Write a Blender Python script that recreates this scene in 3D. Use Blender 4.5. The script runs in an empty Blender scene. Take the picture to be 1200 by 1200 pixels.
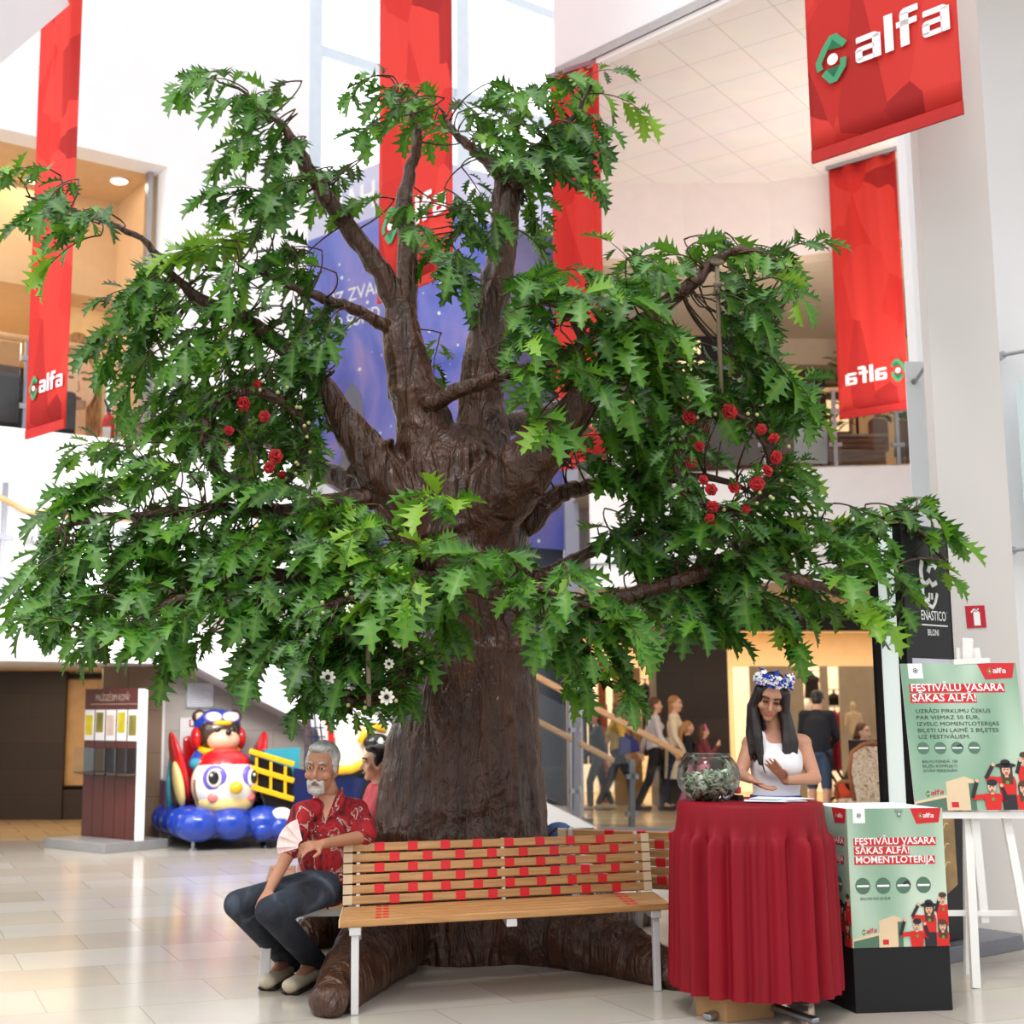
import bpy, math, random
import numpy as np
from mathutils import Vector, Matrix
V = Vector
random.seed(7); rng = np.random.default_rng(7)
PI = math.pi
sc = bpy.context.scene
col = sc.collection

# ---------------- camera ----------------
F = 1600.0; CX = 476.0; CY = 600.0; CH = 1.45
PITCH = math.atan(237 / F); cp, sp = math.cos(PITCH), math.sin(PITCH)
cam = bpy.data.cameras.new('camera'); camo = bpy.data.objects.new('camera', cam); col.objects.link(camo)
cam.sensor_width = 36; cam.lens = F / 1200 * 36; cam.shift_x = (600 - CX) / 1200; cam.clip_end = 300
camo.location = (0, 0, CH); camo.rotation_euler = (PI / 2 + PITCH, 0, 0)
cam.dof.use_dof = True; cam.dof.focus_distance = 7.6; cam.dof.aperture_fstop = 2.2
sc.camera = camo
# ---------------- world, sun, exposure ----------------
w = bpy.data.worlds.new('World'); sc.world = w; w.use_nodes = True
nt = w.node_tree; nt.nodes.clear()
tc = nt.nodes.new('ShaderNodeTexCoord'); sx = nt.nodes.new('ShaderNodeSeparateXYZ'); rp = nt.nodes.new('ShaderNodeValToRGB')
bg = nt.nodes.new('ShaderNodeBackground'); wo = nt.nodes.new('ShaderNodeOutputWorld')
nt.links.new(tc.outputs['Generated'], sx.inputs[0]); nt.links.new(sx.outputs['Z'], rp.inputs[0])
nt.links.new(rp.outputs[0], bg.inputs[0]); nt.links.new(bg.outputs[0], wo.inputs[0])
e = rp.color_ramp.elements
e[0].position = 0.0; e[0].color = (.42, .42, .425, 1); e[1].position = 0.55; e[1].color = (.93, .97, 1, 1)
bg.inputs[1].default_value = 1.6
sun = bpy.data.lights.new('sun', 'SUN'); sun.energy = 0.9; sun.angle = math.radians(12); sun.color = (1, .97, .92)
suno = bpy.data.objects.new('sun', sun); col.objects.link(suno); suno.rotation_euler = (math.radians(24), math.radians(-14), 0)
vs = sc.view_settings
sc.display_settings.display_device = 'sRGB'
vs.view_transform = 'Standard'; vs.look = 'None'; vs.gamma = 1; vs.use_curve_mapping = False; vs.exposure = 0.2
sc.cycles.max_bounces = 8; sc.cycles.diffuse_bounces = 4; sc.cycles.glossy_bounces = 4; sc.cycles.transparent_max_bounces = 16
sc.cycles.caustics_reflective = False; sc.cycles.caustics_refractive = False
sc.cycles.sample_clamp_indirect = 6

def area(name, loc, size, power, color=(1, .8, .55), rot=(0, 0, 0)):
    l = bpy.data.lights.new(name, 'AREA'); l.shape = 'RECTANGLE'; l.size, l.size_y = size; l.energy = power; l.color = color
    o = bpy.data.objects.new(name, l); col.objects.link(o); o.location = loc; o.rotation_euler = rot
    return o

# ---------------- helpers ----------------
def ray(px, py):
    fx = (px - CX) / F; fy = -(py - CY) / F
    return fx, cp - fy * sp, sp + fy * cp
def at(px, py, Y):
    x, y, z = ray(px, py)
    return V((x / y * Y, Y, CH + z / y * Y))
def gr(px, py, z=0.0):
    x, y, dz = ray(px, py); Y = (z - CH) * y / dz
    return V((x / y * Y, Y, z))

MATS = {}
def lin(c):
    return tuple(((v / 255) / 12.92 if v / 255 <= .04045 else ((v / 255 + .055) / 1.055) ** 2.4) for v in c)
def mat(name, rgb, rough=.5, metal=0.0, var=.06, scale=6.0, bump=0.0, bscale=40.0, emit=0.0, ecol=None, trans=0.0, ior=1.45, alpha=1.0, sheen=0, coat=0, stretch=None):
    if name in MATS: return MATS[name]
    m = bpy.data.materials.new(name); m.use_nodes = True; MATS[name] = m
    t = m.node_tree; b = t.nodes['Principled BSDF']
    c = lin(rgb)
    b.inputs['Roughness'].default_value = rough; b.inputs['Metallic'].default_value = metal
    b.inputs['IOR'].default_value = ior
    if trans: b.inputs['Transmission Weight'].default_value = trans
    if alpha < 1: b.inputs['Alpha'].default_value = alpha
    if sheen: b.inputs['Sheen Weight'].default_value = sheen
    if coat: b.inputs['Coat Weight'].default_value = coat
    if emit:
        b.inputs['Emission Color'].default_value = (*(lin(ecol) if ecol else c), 1); b.inputs['Emission Strength'].default_value = emit
    tcn = t.nodes.new('ShaderNodeTexCoord'); src = tcn.outputs['Object']
    if stretch:
        mp = t.nodes.new('ShaderNodeMapping'); mp.inputs['Scale'].default_value = stretch; t.links.new(src, mp.inputs[0]); src = mp.outputs[0]
    n = t.nodes.new('ShaderNodeTexNoise'); n.inputs['Scale'].default_value = scale; n.inputs['Detail'].default_value = 3
    t.links.new(src, n.inputs['Vector'])
    r = t.nodes.new('ShaderNodeValToRGB')
    r.color_ramp.elements[0].position = .3; r.color_ramp.elements[1].position = .7
    r.color_ramp.elements[0].color = (*[max(0, v * (1 - var)) for v in c], 1); r.color_ramp.elements[1].color = (*[min(1, v * (1 + var)) for v in c], 1)
    t.links.new(n.outputs['Fac'], r.inputs[0]); t.links.new(r.outputs[0], b.inputs['Base Color'])
    if bump:
        n2 = t.nodes.new('ShaderNodeTexNoise'); n2.inputs['Scale'].default_value = bscale; n2.inputs['Detail'].default_value = 4
        t.links.new(src, n2.inputs['Vector'])
        bp = t.nodes.new('ShaderNodeBump'); bp.inputs['Strength'].default_value = bump; bp.inputs['Distance'].default_value = .02
        t.links.new(n2.outputs['Fac'], bp.inputs['Height']); t.links.new(bp.outputs[0], b.inputs['Normal'])
    return m
def ramp_mat(name, stops, rough=.5, scale=8, detail=4, distort=0.0, stretch=(1, 1, 1), tex='noise', bump=0, coat=0):
    m = bpy.data.materials.new(name); m.use_nodes = True; MATS[name] = m
    t = m.node_tree; b = t.nodes['Principled BSDF']; b.inputs['Roughness'].default_value = rough
    if coat: b.inputs['Coat Weight'].default_value = coat
    tcn = t.nodes.new('ShaderNodeTexCoord'); mp = t.nodes.new('ShaderNodeMapping'); mp.inputs['Scale'].default_value = stretch
    t.links.new(tcn.outputs['Object'], mp.inputs[0])
    if tex == 'noise':
        n = t.nodes.new('ShaderNodeTexNoise'); n.inputs['Detail'].default_value = detail; n.inputs['Distortion'].default_value = distort; out = n.outputs['Fac']
    else:
        n = t.nodes.new('ShaderNodeTexVoronoi'); out = n.outputs['Color']
    n.inputs['Scale'].default_value = scale
    t.links.new(mp.outputs[0], n.inputs['Vector'])
    r = t.nodes.new('ShaderNodeValToRGB'); t.links.new(out, r.inputs[0])
    el = r.color_ramp.elements
    while len(el) < len(stops): el.new(.5)
    for k, (p, c) in enumerate(stops): el[k].position = p; el[k].color = (*lin(c), 1)
    t.links.new(r.outputs[0], b.inputs['Base Color'])
    if bump:
        bp = t.nodes.new('ShaderNodeBump'); bp.inputs['Strength'].default_value = bump; bp.inputs['Distance'].default_value = .02
        t.links.new(out, bp.inputs['Height']); t.links.new(bp.outputs[0], b.inputs['Normal'])
    return m
def brick_mat(name, c1, c2, mortar, bw, bh, msize=.006, rough=.5, axis='xy', rotz=0.0, bump=0.0, offset=.5, spec=.5):
    m = bpy.data.materials.new(name); m.use_nodes = True; MATS[name] = m
    t = m.node_tree; b = t.nodes['Principled BSDF']; b.inputs['Roughness'].default_value = rough
    b.inputs['Specular IOR Level'].default_value = spec
    tcn = t.nodes.new('ShaderNodeTexCoord'); mp = t.nodes.new('ShaderNodeMapping'); mp.vector_type = 'POINT'
    t.links.new(tcn.outputs['Object'], mp.inputs[0])
    mp.inputs['Rotation'].default_value = (0, 0, rotz)
    src = mp.outputs[0]
    if axis == 'xz':
        s = t.nodes.new('ShaderNodeSeparateXYZ'); cb = t.nodes.new('ShaderNodeCombineXYZ'); t.links.new(src, s.inputs[0])
        t.links.new(s.outputs['X'], cb.inputs['X']); t.links.new(s.outputs['Z'], cb.inputs['Y']); src = cb.outputs[0]
    n = t.nodes.new('ShaderNodeTexBrick'); n.offset = offset
    for k, v in (('Color1', c1), ('Color2', c2), ('Mortar', mortar)): n.inputs[k].default_value = (*lin(v), 1)
    n.inputs['Scale'].default_value = 1; n.inputs['Mortar Size'].default_value = msize; n.inputs['Brick Width'].default_value = bw; n.inputs['Row Height'].default_value = bh
    t.links.new(src, n.inputs['Vector'])
    nz = t.nodes.new('ShaderNodeTexNoise'); nz.inputs['Scale'].default_value = 2.5; nz.inputs['Detail'].default_value = 6
    t.links.new(tcn.outputs['Object'], nz.inputs['Vector'])
    mx = t.nodes.new('ShaderNodeMix'); mx.data_type = 'RGBA'; mx.blend_type = 'MULTIPLY'; mx.inputs['Factor'].default_value = .18
    t.links.new(n.outputs['Color'], mx.inputs['A']); t.links.new(nz.outputs['Color'], mx.inputs['B'])
    t.links.new(mx.outputs['Result'], b.inputs['Base Color'])
    return m

class MB:
    def __init__(s): s.v = []; s.f = []
    def add(s, vs, fs):
        k = len(s.v); s.v += [V(p) for p in vs]; s.f += [tuple(i + k for i in f) for f in fs]; return s
    def hexa(s, p):   # 8 points: bottom ring 0-3, top ring 4-7
        return s.add(p, [(0, 3, 2, 1), (4, 5, 6, 7), (0, 1, 5, 4), (1, 2, 6, 5), (2, 3, 7, 6), (3, 0, 4, 7)])
    def box(s, c, d, rz=0.0, M=None):
        x, y, z = d[0] / 2, d[1] / 2, d[2] / 2
        R = M if M is not None else Matrix.Rotation(rz, 3, 'Z')
        return s.hexa([R @ V(q) + V(c) for q in ((-x, -y, -z), (x, -y, -z), (x, y, -z), (-x, y, -z), (-x, -y, z), (x, -y, z), (x, y, z), (-x, y, z))])
    def bar(s, a, b, wd, h, up=(0, 0, 1)):
        a, b = V(a), V(b); d = (b - a).normalized(); u = V(up)
        r = d.cross(u)
        if r.length < 1e-4: r = d.cross(V((0, 1, 0)))
        r.normalize(); u = r.cross(d).normalized()
        q = []
        for e_ in (a, b): q += [e_ - r * wd / 2 - u * h / 2, e_ + r * wd / 2 - u * h / 2, e_ + r * wd / 2 + u * h / 2, e_ - r * wd / 2 + u * h / 2]
        return s.hexa(q)
    def tube(s, pts, rad, n=10, cap=True):
        pts = [V(p) for p in pts]; m = len(pts)
        if not hasattr(rad, '__len__'): rad = [rad] * m
        t0 = (pts[1] - pts[0]).normalized(); ref = V((0, 0, 1)) if abs(t0.z) < .9 else V((1, 0, 0))
        r = t0.cross(ref).normalized(); k = len(s.v)
        for i in range(m):
            t = (pts[min(i + 1, m - 1)] - pts[max(i - 1, 0)]).normalized()
            r = (r - t * r.dot(t)).normalized(); u = t.cross(r)
            for j in range(n):
                a = 2 * PI * j / n; s.v.append(pts[i] + (r * math.cos(a) + u * math.sin(a)) * rad[i])
        for i in range(m - 1):
            for j in range(n):
                s.f.append((k + i * n + j, k + i * n + (j + 1) % n, k + (i + 1) * n + (j + 1) % n, k + (i + 1) * n + j))
        if cap: s.f.append(tuple(k + j for j in reversed(range(n)))); s.f.append(tuple(k + (m - 1) * n + j for j in range(n)))
        return s
    def cyl(s, a, b, r, r2=None, n=16): return s.tube([a, b], [r, r if r2 is None else r2], n)
    def lathe(s, prof, c=(0, 0, 0), n=32, fn=None, close=False):
        k = len(s.v); m = len(prof)
        for i, (r, z) in enumerate(prof):
            for j in range(n):
                a = 2 * PI * j / n; rr = r * (fn(i, a) if fn else 1)
                s.v.append(V(c) + V((rr * math.cos(a), rr * math.sin(a), z)))
        for i in range(m - 1):
            for j in range(n): s.f.append((k + i * n + j, k + i * n + (j + 1) % n, k + (i + 1) * n + (j + 1) % n, k + (i + 1) * n + j))
        if close:
            s.f.append(tuple(k + j for j in reversed(range(n)))); s.f.append(tuple(k + (m - 1) * n + j for j in range(n)))
        return s
    def ell(s, c, r, R=None, nu=16, nv=10):
        if not hasattr(r, '__len__'): r = (r, r, r)
        k = len(s.v); c = V(c)
        def P_(p): return (R @ V(p) if R is not None else V(p)) + c
        s.v.append(P_((0, 0, -r[2])))
        for i in range(1, nv):
            ph = -PI / 2 + PI * i / nv
            for j in range(nu):
                a = 2 * PI * j / nu; s.v.append(P_((r[0] * math.cos(ph) * math.cos(a), r[1] * math.cos(ph) * math.sin(a), r[2] * math.sin(ph))))
        s.v.append(P_((0, 0, r[2]))); top = len(s.v) - 1
        for j in range(nu): s.f.append((k, k + 1 + (j + 1) % nu, k + 1 + j))
        for i in range(nv - 2):
            for j in range(nu): s.f.append((k + 1 + i * nu + j, k + 1 + i * nu + (j + 1) % nu, k + 1 + (i + 1) * nu + (j + 1) % nu, k + 1 + (i + 1) * nu + j))
        for j in range(nu): s.f.append((top, top - nu + j, top - nu + (j + 1) % nu))
        return s
    def lim(s, p0, p1, w0, w1, side=(1, 0, 0), n=14):
        # closed limb with elliptical sections: w = (half width along side, half depth)
        p0, p1 = V(p0), V(p1)
        if not hasattr(w0, '__len__'): w0 = (w0, w0)
        if not hasattr(w1, '__len__'): w1 = (w1, w1)
        t = (p1 - p0).normalized(); sd = V(side) - t * t.dot(V(side))
        if sd.length < 1e-3: sd = t.orthogonal()
        sd.normalize(); fr = t.cross(sd); rings = []
        for i in range(5):
            a = -PI / 2 + PI / 2 * i / 4.5 + .1; rings.append((p0 + t * min(w0) * math.sin(a), w0, math.cos(a)))
        for i in range(1, 4): rings.append((p0.lerp(p1, i / 4), (w0[0] + (w1[0] - w0[0]) * i / 4, w0[1] + (w1[1] - w0[1]) * i / 4), 1))
        for i in range(5):
            a = PI / 2 * i / 4.5; rings.append((p1 + t * min(w1) * math.sin(a), w1, math.cos(a)))
        k = len(s.v)
        for c, ww, q in rings:
            for j in range(n):
                a = 2 * PI * j / n; s.v.append(c + sd * (ww[0] * q * math.cos(a)) + fr * (ww[1] * q * math.sin(a)))
        m = len(rings)
        for i in range(m - 1):
            for j in range(n): s.f.append((k + i * n + j, k + i * n + (j + 1) % n, k + (i + 1) * n + (j + 1) % n, k + (i + 1) * n + j))
        s.f.append(tuple(k + j for j in reversed(range(n)))); s.f.append(tuple(k + (m - 1) * n + j for j in range(n)))
        return s
    def prism(s, poly, fr, d0, d1):
        # polygon in frame (o, r, u), extruded along the normal from d0 to d1
        o, r, u = fr; nn = r.cross(u); k = len(poly)
        a = [o + r * p[0] + u * p[1] + nn * d0 for p in poly]; b = [o + r * p[0] + u * p[1] + nn * d1 for p in poly]
        return s.add(a + b, [tuple(reversed(range(k))), tuple(range(k, 2 * k))] + [(i, (i + 1) % k, k + (i + 1) % k, k + i) for i in range(k)])
    def build(s, name, m, parent=None, smooth=False, world=False, origin=None, bevel=0.0, kind=None):
        vs = s.v
        if parent is not None and world:
            Mi = wm(parent).inverted(); vs = [Mi @ p for p in vs]
        loc = None
        if parent is None:
            if origin is None:
                xs = [p.x for p in vs]; ys = [p.y for p in vs]
                origin = V(((min(xs) + max(xs)) / 2, (min(ys) + max(ys)) / 2, min(p.z for p in vs)))
            loc = V(origin); vs = [p - loc for p in vs]
        me = bpy.data.meshes.new(name); me.from_pydata([tuple(p) for p in vs], [], s.f); me.update()
        if smooth: me.polygons.foreach_set('use_smooth', [True] * len(me.polygons))
        me.materials.append(m)
        o = bpy.data.objects.new(name, me); col.objects.link(o)
        if parent is not None: o.parent = parent
        else: o.location = loc
        if bevel:
            b = o.modifiers.new('bevel', 'BEVEL'); b.width = bevel; b.segments = 2; b.limit_method = 'ANGLE'
        if kind: o['kind'] = kind
        return o
def wm(o):
    M = o.matrix_basis.copy()
    while o.parent is not None: o = o.parent; M = o.matrix_basis @ M
    return M
def blob(o, voxel=.008, smooth=4, sub=0):
    r = o.modifiers.new('remesh', 'REMESH'); r.mode = 'VOXEL'; r.voxel_size = voxel; r.use_smooth_shade = True
    if smooth:
        q = o.modifiers.new('smooth', 'SMOOTH'); q.factor = .5; q.iterations = smooth
    return o
def thing(name, label, cat, loc=(0, 0, 0), rz=0.0, group=None):
    o = bpy.data.objects.new(name, None); col.objects.link(o); o.empty_display_size = .1
    o.location = loc; o.rotation_euler = (0, 0, rz)
    return tag(o, label, cat, group)
def tag(o, label, cat, group=None):
    o['label'] = label; o['category'] = cat
    if group: o['group'] = group
    return o
def struct(o): o['kind'] = 'structure'; return o
def copy_tree(o, parent=None):
    c = o.copy(); col.objects.link(c)
    if parent is not None: c.parent = parent
    for ch in list(o.children): copy_tree(ch, c)
    return c
def frame(o, r, u=None):
    r = V(r).normalized(); u = V((0, 0, 1)) if u is None else V(u)
    u = (u - r * u.dot(r)).normalized(); return (V(o), r, u)
def rrect(x0, y0, x1, y1, r=(0, 0, 0, 0), n=5):
    out = []
    for (cx, cy, sx_, sy_, a0, rr) in ((x0, y0, 1, 1, PI, r[0]), (x1, y0, -1, 1, 1.5 * PI, r[1]), (x1, y1, -1, -1, 0, r[2]), (x0, y1, 1, -1, PI / 2, r[3])):
        if rr <= 0: out.append((cx, cy)); continue
        ox, oy = cx + sx_ * rr, cy + sy_ * rr
        for i in range(n + 1):
            a = a0 + PI / 2 * i / n; out.append((ox + rr * math.cos(a), oy + rr * math.sin(a)))
    return out
def disc(cx, cy, r, n=20, ry=None, a0=0.0, a1=2 * PI):
    m = n if a1 - a0 >= 2 * PI - 1e-6 else n + 1
    return [(cx + r * math.cos(a0 + (a1 - a0) * i / n), cy + (ry or r) * math.sin(a0 + (a1 - a0) * i / n)) for i in range(m)]
def stroke(pts, wd):
    # thick polyline as one polygon
    L, R = [], []
    for i, p in enumerate(pts):
        a = pts[max(i - 1, 0)]; b = pts[min(i + 1, len(pts) - 1)]
        dx, dy = b[0] - a[0], b[1] - a[1]; l = math.hypot(dx, dy) or 1; nx, ny = -dy / l * wd / 2, dx / l * wd / 2
        L.append((p[0] + nx, p[1] + ny)); R.append((p[0] - nx, p[1] - ny))
    return R + L[::-1]
def tf(poly, x, y, s, sy=None, shear=0.0): return [(x + (px + shear * py) * s, y + py * (sy or s)) for px, py in poly]
_TX = {}
def txt_mesh(string, bold):
    key = (string, bold)
    if key not in _TX:
        c = bpy.data.curves.new('lettering', 'FONT'); c.body = string; c.size = 1; c.offset = bold; c.resolution_u = 3
        o = bpy.data.objects.new('lettering', c); me = bpy.data.meshes.new_from_object(o)
        _TX[key] = ([v.co.copy() for v in me.vertices], [tuple(p.vertices) for p in me.polygons])
        bpy.data.objects.remove(o); bpy.data.curves.remove(c); bpy.data.meshes.remove(me)
    return _TX[key]
def text(mb, string, fr, x, y, h, wd=None, bold=.012, off=.003, shear=0.0, center=False):
    # capital height h, left edge x, baseline y in the frame; wd fits the width
    vs_, fs = txt_mesh(string, bold)
    if not vs_: return
    o, r, u = fr; nn = r.cross(u); s = h / .727
    x0 = min(p.x for p in vs_); x1 = max(p.x for p in vs_)
    sx_ = s if wd is None else wd / (x1 - x0)
    if center: x -= (x1 - x0) * sx_ / 2
    mb.add([o + r * (x + (p.x - x0) * sx_ + shear * p.y * s) + u * (y + p.y * s) + nn * off for p in vs_], fs)
LET = {'a': [rrect(.04, .78, .95, 1, (0, 0, .22, .05)), rrect(.68, 0, 1, .9), rrect(0, 0, .75, .19, (.16, 0, 0, 0)), rrect(0, .1, .27, .5), rrect(0, .41, .75, .6, (0, 0, 0, .16))],
       'l': [rrect(0, 0, .33, 1.42)],
       'f': [rrect(.1, 0, .43, 1.25), rrect(.1, 1.18, .8, 1.42, (0, 0, .03, .22)), rrect(-.04, .76, .74, .98)]}
def alfa(mbw, mbg, fr, x, y, s, off=.004, mirror=False, shear=.0, dot=True):
    # logo: green diamond of two hooks, pale dot, then the word; s = x-height
    sg = -1 if mirror else 1; t = .006 * s
    def q(p): return [(x + sg * a * s, y + b * s) for a, b in p] if not mirror else [(x + sg * a * s, y + b * s) for a, b in reversed(p)]
    if mbg is not None:
        cx, cy = .62, .55
        mbg.prism(q(stroke([(cx - .52, cy - .28), (cx - .58, cy + .02), (cx - .3, cy + .5), (cx, cy + .86), (cx + .12, cy + .86), (cx + .52, cy + .42)], .26)), fr, off, off + t)
        mbg.prism(q(stroke([(cx - .38, cy - .42), (cx - .06, cy - .82), (cx + .06, cy - .82), (cx + .42, cy - .38), (cx + .44, cy - .08)], .26)), fr, off + t, off + 2 * t)
        if dot: mbw.prism(q(disc(cx, cy, .22)), fr, off, off + t)
    px = 1.55
    for ch, wd in (('a', 1.16), ('l', .5), ('f', .92), ('a', 1.0)):
        for pl in LET[ch]: mbw.prism(q([(px + a + shear * b, b) for a, b in pl]), fr, off, off + t)
        px += wd
# ---------------- setting materials ----------------
M_white = mat('white_plaster', (240, 241, 243), .75, var=.015, scale=2)
M_whitewarm = mat('white_board', (236, 233, 231), .7, var=.02, scale=2)
M_grey = mat('column_plaster', (214, 209, 205), .8, var=.03, scale=1.5)
M_floor = brick_mat('floor_tile', (206, 200, 192), (192, 180, 164), (166, 156, 146), .9, .6, .004, rough=.16, rotz=math.radians(-21))
M_floor2 = brick_mat('corridor_tile', (216, 188, 150), (206, 176, 138), (150, 110, 75), .6, .6, .006, rough=.2, rotz=math.radians(-21))
M_stone = brick_mat('stone_cladding', (196, 189, 183), (184, 177, 170), (168, 160, 152), .95, .42, .006, rough=.6, axis='xz', offset=.5)
M_brownstone = brick_mat('brown_cladding', (150, 124, 100), (140, 114, 92), (118, 96, 78), .95, .5, .006, rough=.5, axis='xz', offset=.5)
M_dark = brick_mat('dark_cladding', (58, 46, 38), (50, 40, 33), (40, 32, 28), 1.1, .35, .006, rough=.5, axis='xz')
M_tan = mat('tan_plaster', (214, 180, 138), .7, var=.03)
M_beige = mat('beige_plaster', (206, 186, 160), .75, var=.03)
M_brown = mat('brown_panel', (128, 98, 76), .5, var=.06)
M_ceil = brick_mat('ceiling_tile', (238, 230, 224), (236, 228, 222), (206, 196, 190), .6, .6, .006, rough=.8, rotz=math.radians(38), offset=0)
M_wood = ramp_mat('oak_rail', [(.3, (196, 150, 104)), (.7, (222, 180, 134))], .4, 6, stretch=(1, 1, 8))
M_steel = mat('brushed_steel', (168, 170, 176), .35, 1, var=.05)
M_frame = mat('pale_metal_frame', (206, 214, 224), .4, .2, var=.03)
M_greymetal = mat('grey_metal', (128, 130, 140), .4, .3, var=.04)
M_black = mat('black_lacquer', (15, 14, 17), .55, var=.1)
M_dkgrey = mat('dark_grey_panel', (52, 58, 60), .5, var=.06)
M_glass = bpy.data.materials.new('clear_glass'); M_glass.use_nodes = True
def _glass(m, tint, mix):
    t = m.node_tree; t.nodes.clear(); o = t.nodes.new('ShaderNodeOutputMaterial'); tr = t.nodes.new('ShaderNodeBsdfTransparent'); gl = t.nodes.new('ShaderNodeBsdfGlossy')
    tr.inputs[0].default_value = (*tint, 1); gl.inputs['Roughness'].default_value = .02
    fr = t.nodes.new('ShaderNodeFresnel'); fr.inputs[0].default_value = 1.45; mp = t.nodes.new('ShaderNodeMath'); mp.operation = 'MULTIPLY'; mp.inputs[1].default_value = mix
    mx = t.nodes.new('ShaderNodeMixShader'); t.links.new(fr.outputs[0], mp.inputs[0]); t.links.new(mp.outputs[0], mx.inputs[0]); t.links.new(tr.outputs[0], mx.inputs[1]); t.links.new(gl.outputs[0], mx.inputs[2]); t.links.new(mx.outputs[0], o.inputs[0])
_glass(M_glass, (.93, .96, .96), 1.0)
M_glow = mat('warm_lamp', (255, 236, 205), .5, emit=9, var=0)
M_glowsoft = mat('lit_panel', (255, 214, 160), .5, emit=1.1, var=.03)
M_sky = mat('bright_window', (250, 252, 255), .3, emit=1.3, var=0)
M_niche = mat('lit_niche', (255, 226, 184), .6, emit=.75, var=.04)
M_red = mat('red_plastic', (196, 24, 30), .35, var=.05)
M_wt = mat('white_print', (244, 244, 244), .6, var=.01)
M_blk = mat('black_print', (28, 26, 28), .6, var=.05)
M_cream = mat('cream_metal', (232, 226, 214), .45, var=.03)

def pl(px, py, A, B):
    # where a pixel's ray meets the vertical plane through ground points A and B
    d = V(ray(px, py)); n = V((B[1] - A[1], A[0] - B[0], 0)); k = n.dot(V((A[0], A[1], 0)) - V((0, 0, CH)).xy.to_3d()) / n.dot(d)
    return V((0, 0, CH)) + d * k
def sheet(name, pts, m, thick=None, kind='structure', parent=None):
    # a planar polygon with thickness pushed along its own normal
    pts = [V(p) for p in pts]; n = (pts[1] - pts[0]).cross(pts[2] - pts[0]).normalized(); k = len(pts)
    b = MB(); t = n * (thick or .05)
    b.add(pts + [p - t for p in pts], [tuple(range(k)), tuple(reversed(range(k, 2 * k)))] + [(i, k + i, k + (i + 1) % k, (i + 1) % k) for i in range(k)])
    o = b.build(name, m, parent, world=parent is not None)
    if kind: o['kind'] = kind
    return o
def strip(name, line, z0, z1, m, thick=.12, flip=1):
    # vertical band along a ground polyline, thickness pushed away from the viewer's side
    b = MB(); n = len(line); nm = []
    for i in range(n):
        a = line[max(i - 1, 0)]; c = line[min(i + 1, n - 1)]; d = V((c[0] - a[0], c[1] - a[1], 0)).normalized(); nm.append(V((-d.y, d.x, 0)) * flip * thick)
    for i in range(n):
        p = V((line[i][0], line[i][1], 0)); q = p + nm[i]
        b.v += [V((p.x, p.y, z0)), V((p.x, p.y, z1)), V((q.x, q.y, z1)), V((q.x, q.y, z0))]
    for i in range(n - 1):
        a, c = 4 * i, 4 * i + 4
        b.f += [(a, c, c + 1, a + 1), (a + 1, c + 1, c + 2, a + 2), (a + 2, c + 2, c + 3, a + 3), (a + 3, c + 3, c, a)]
    b.f += [(0, 1, 2, 3), (4 * n - 1, 4 * n - 2, 4 * n - 3, 4 * n - 4)]
    return struct(b.build(name, m))

# ---------------- floor ----------------
struct(MB().box((2, 11, -.05), (34, 38, .1)).build('floor', M_floor))
sheet('floor_corridor', [(-9, 16.36, .006), gr(188, 984, .006), (-2.75, 24, .006), (-9, 24, .006)], M_floor2, .004)
sheet('floor_shop_walk', [(1.4, 18.6, .006), (3.4, 18.2, .006), (14, 18.2, .006), (14, 29, .006), (1.4, 29, .006)], M_floor2, .004)

# ---------------- left wall with the upper opening ----------------
W0 = V((-4.5, 14.6, 0)); Wd = V((math.cos(math.radians(33)), math.sin(math.radians(33)), 0)); Wn = V((-Wd.y, Wd.x, 0))
ZF, ZT = 4.57, 7.97
def W(s, z, t=0.0): return W0 + Wd * s + Wn * t + V((0, 0, z))
def wbox(s0, s1, t0, t1, z0, z1, b=None):
    return (b or MB()).hexa([W(s0, z0, t0), W(s1, z0, t0), W(s1, z0, t1), W(s0, z0, t1), W(s0, z1, t0), W(s1, z1, t0), W(s1, z1, t1), W(s0, z1, t1)])
b = wbox(-6, 1.94, 0, .35, ZT, 15); wbox(1.94, 3.87, 0, .35, 2.9, 15, b); wbox(-6, 1.94, 0, .35, 2.05, ZF, b)
struct(b.build('wall_left', M_white))
struct(wbox(-6, 3.6, .36, 6.5, ZF - .3, ZF).build('floor_upper_left', M_beige))
struct(wbox(-6, 2.2, .35, 6.5, ZT, ZT + .2).build('ceiling_upper_left', M_tan))
struct(wbox(1.9, 2.05, .35, 1.5, ZF, ZT).build('wall_upper_side', M_tan))
b = wbox(-6, 1.98, 1.5, 1.62, 6.75, ZT); wbox(-6, 1.9, 1.48, 1.5, 6.68, 6.76, b)
struct(b.build('wall_upper_bulkhead', M_tan))
struct(wbox(-6, 3.6, 6.3, 6.5, ZF, ZT).build('wall_upper_shop', mat('shop_cream', (246, 214, 166), .7)))
struct(wbox(1.2, 2.9, 4.6, 4.75, 6.0, 6.45).build('trim_shop_fascia', mat('dark_fascia', (52, 40, 34), .5)))
struct(wbox(1.80, 1.86, .25, .35, ZF, ZT).build('trim_opening_edge', M_steel))
def downlight(p, r, label, nm='downlight', group='downlights in the upper left ceiling'):
    t = thing(nm, label, 'ceiling light', p, group=group)
    MB().lathe([(r, 0), (r * 1.18, -.004), (r * 1.18, -.02), (r, -.022)], n=24).build('rim', M_wt, t)
    MB().cyl((0, 0, -.004), (0, 0, -.014), r).build('diffuser', M_glow, t); return t
downlight(W(1.6, ZT - .001, .7), .1, 'round recessed downlight by the right corner of the upper left ceiling')
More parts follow.
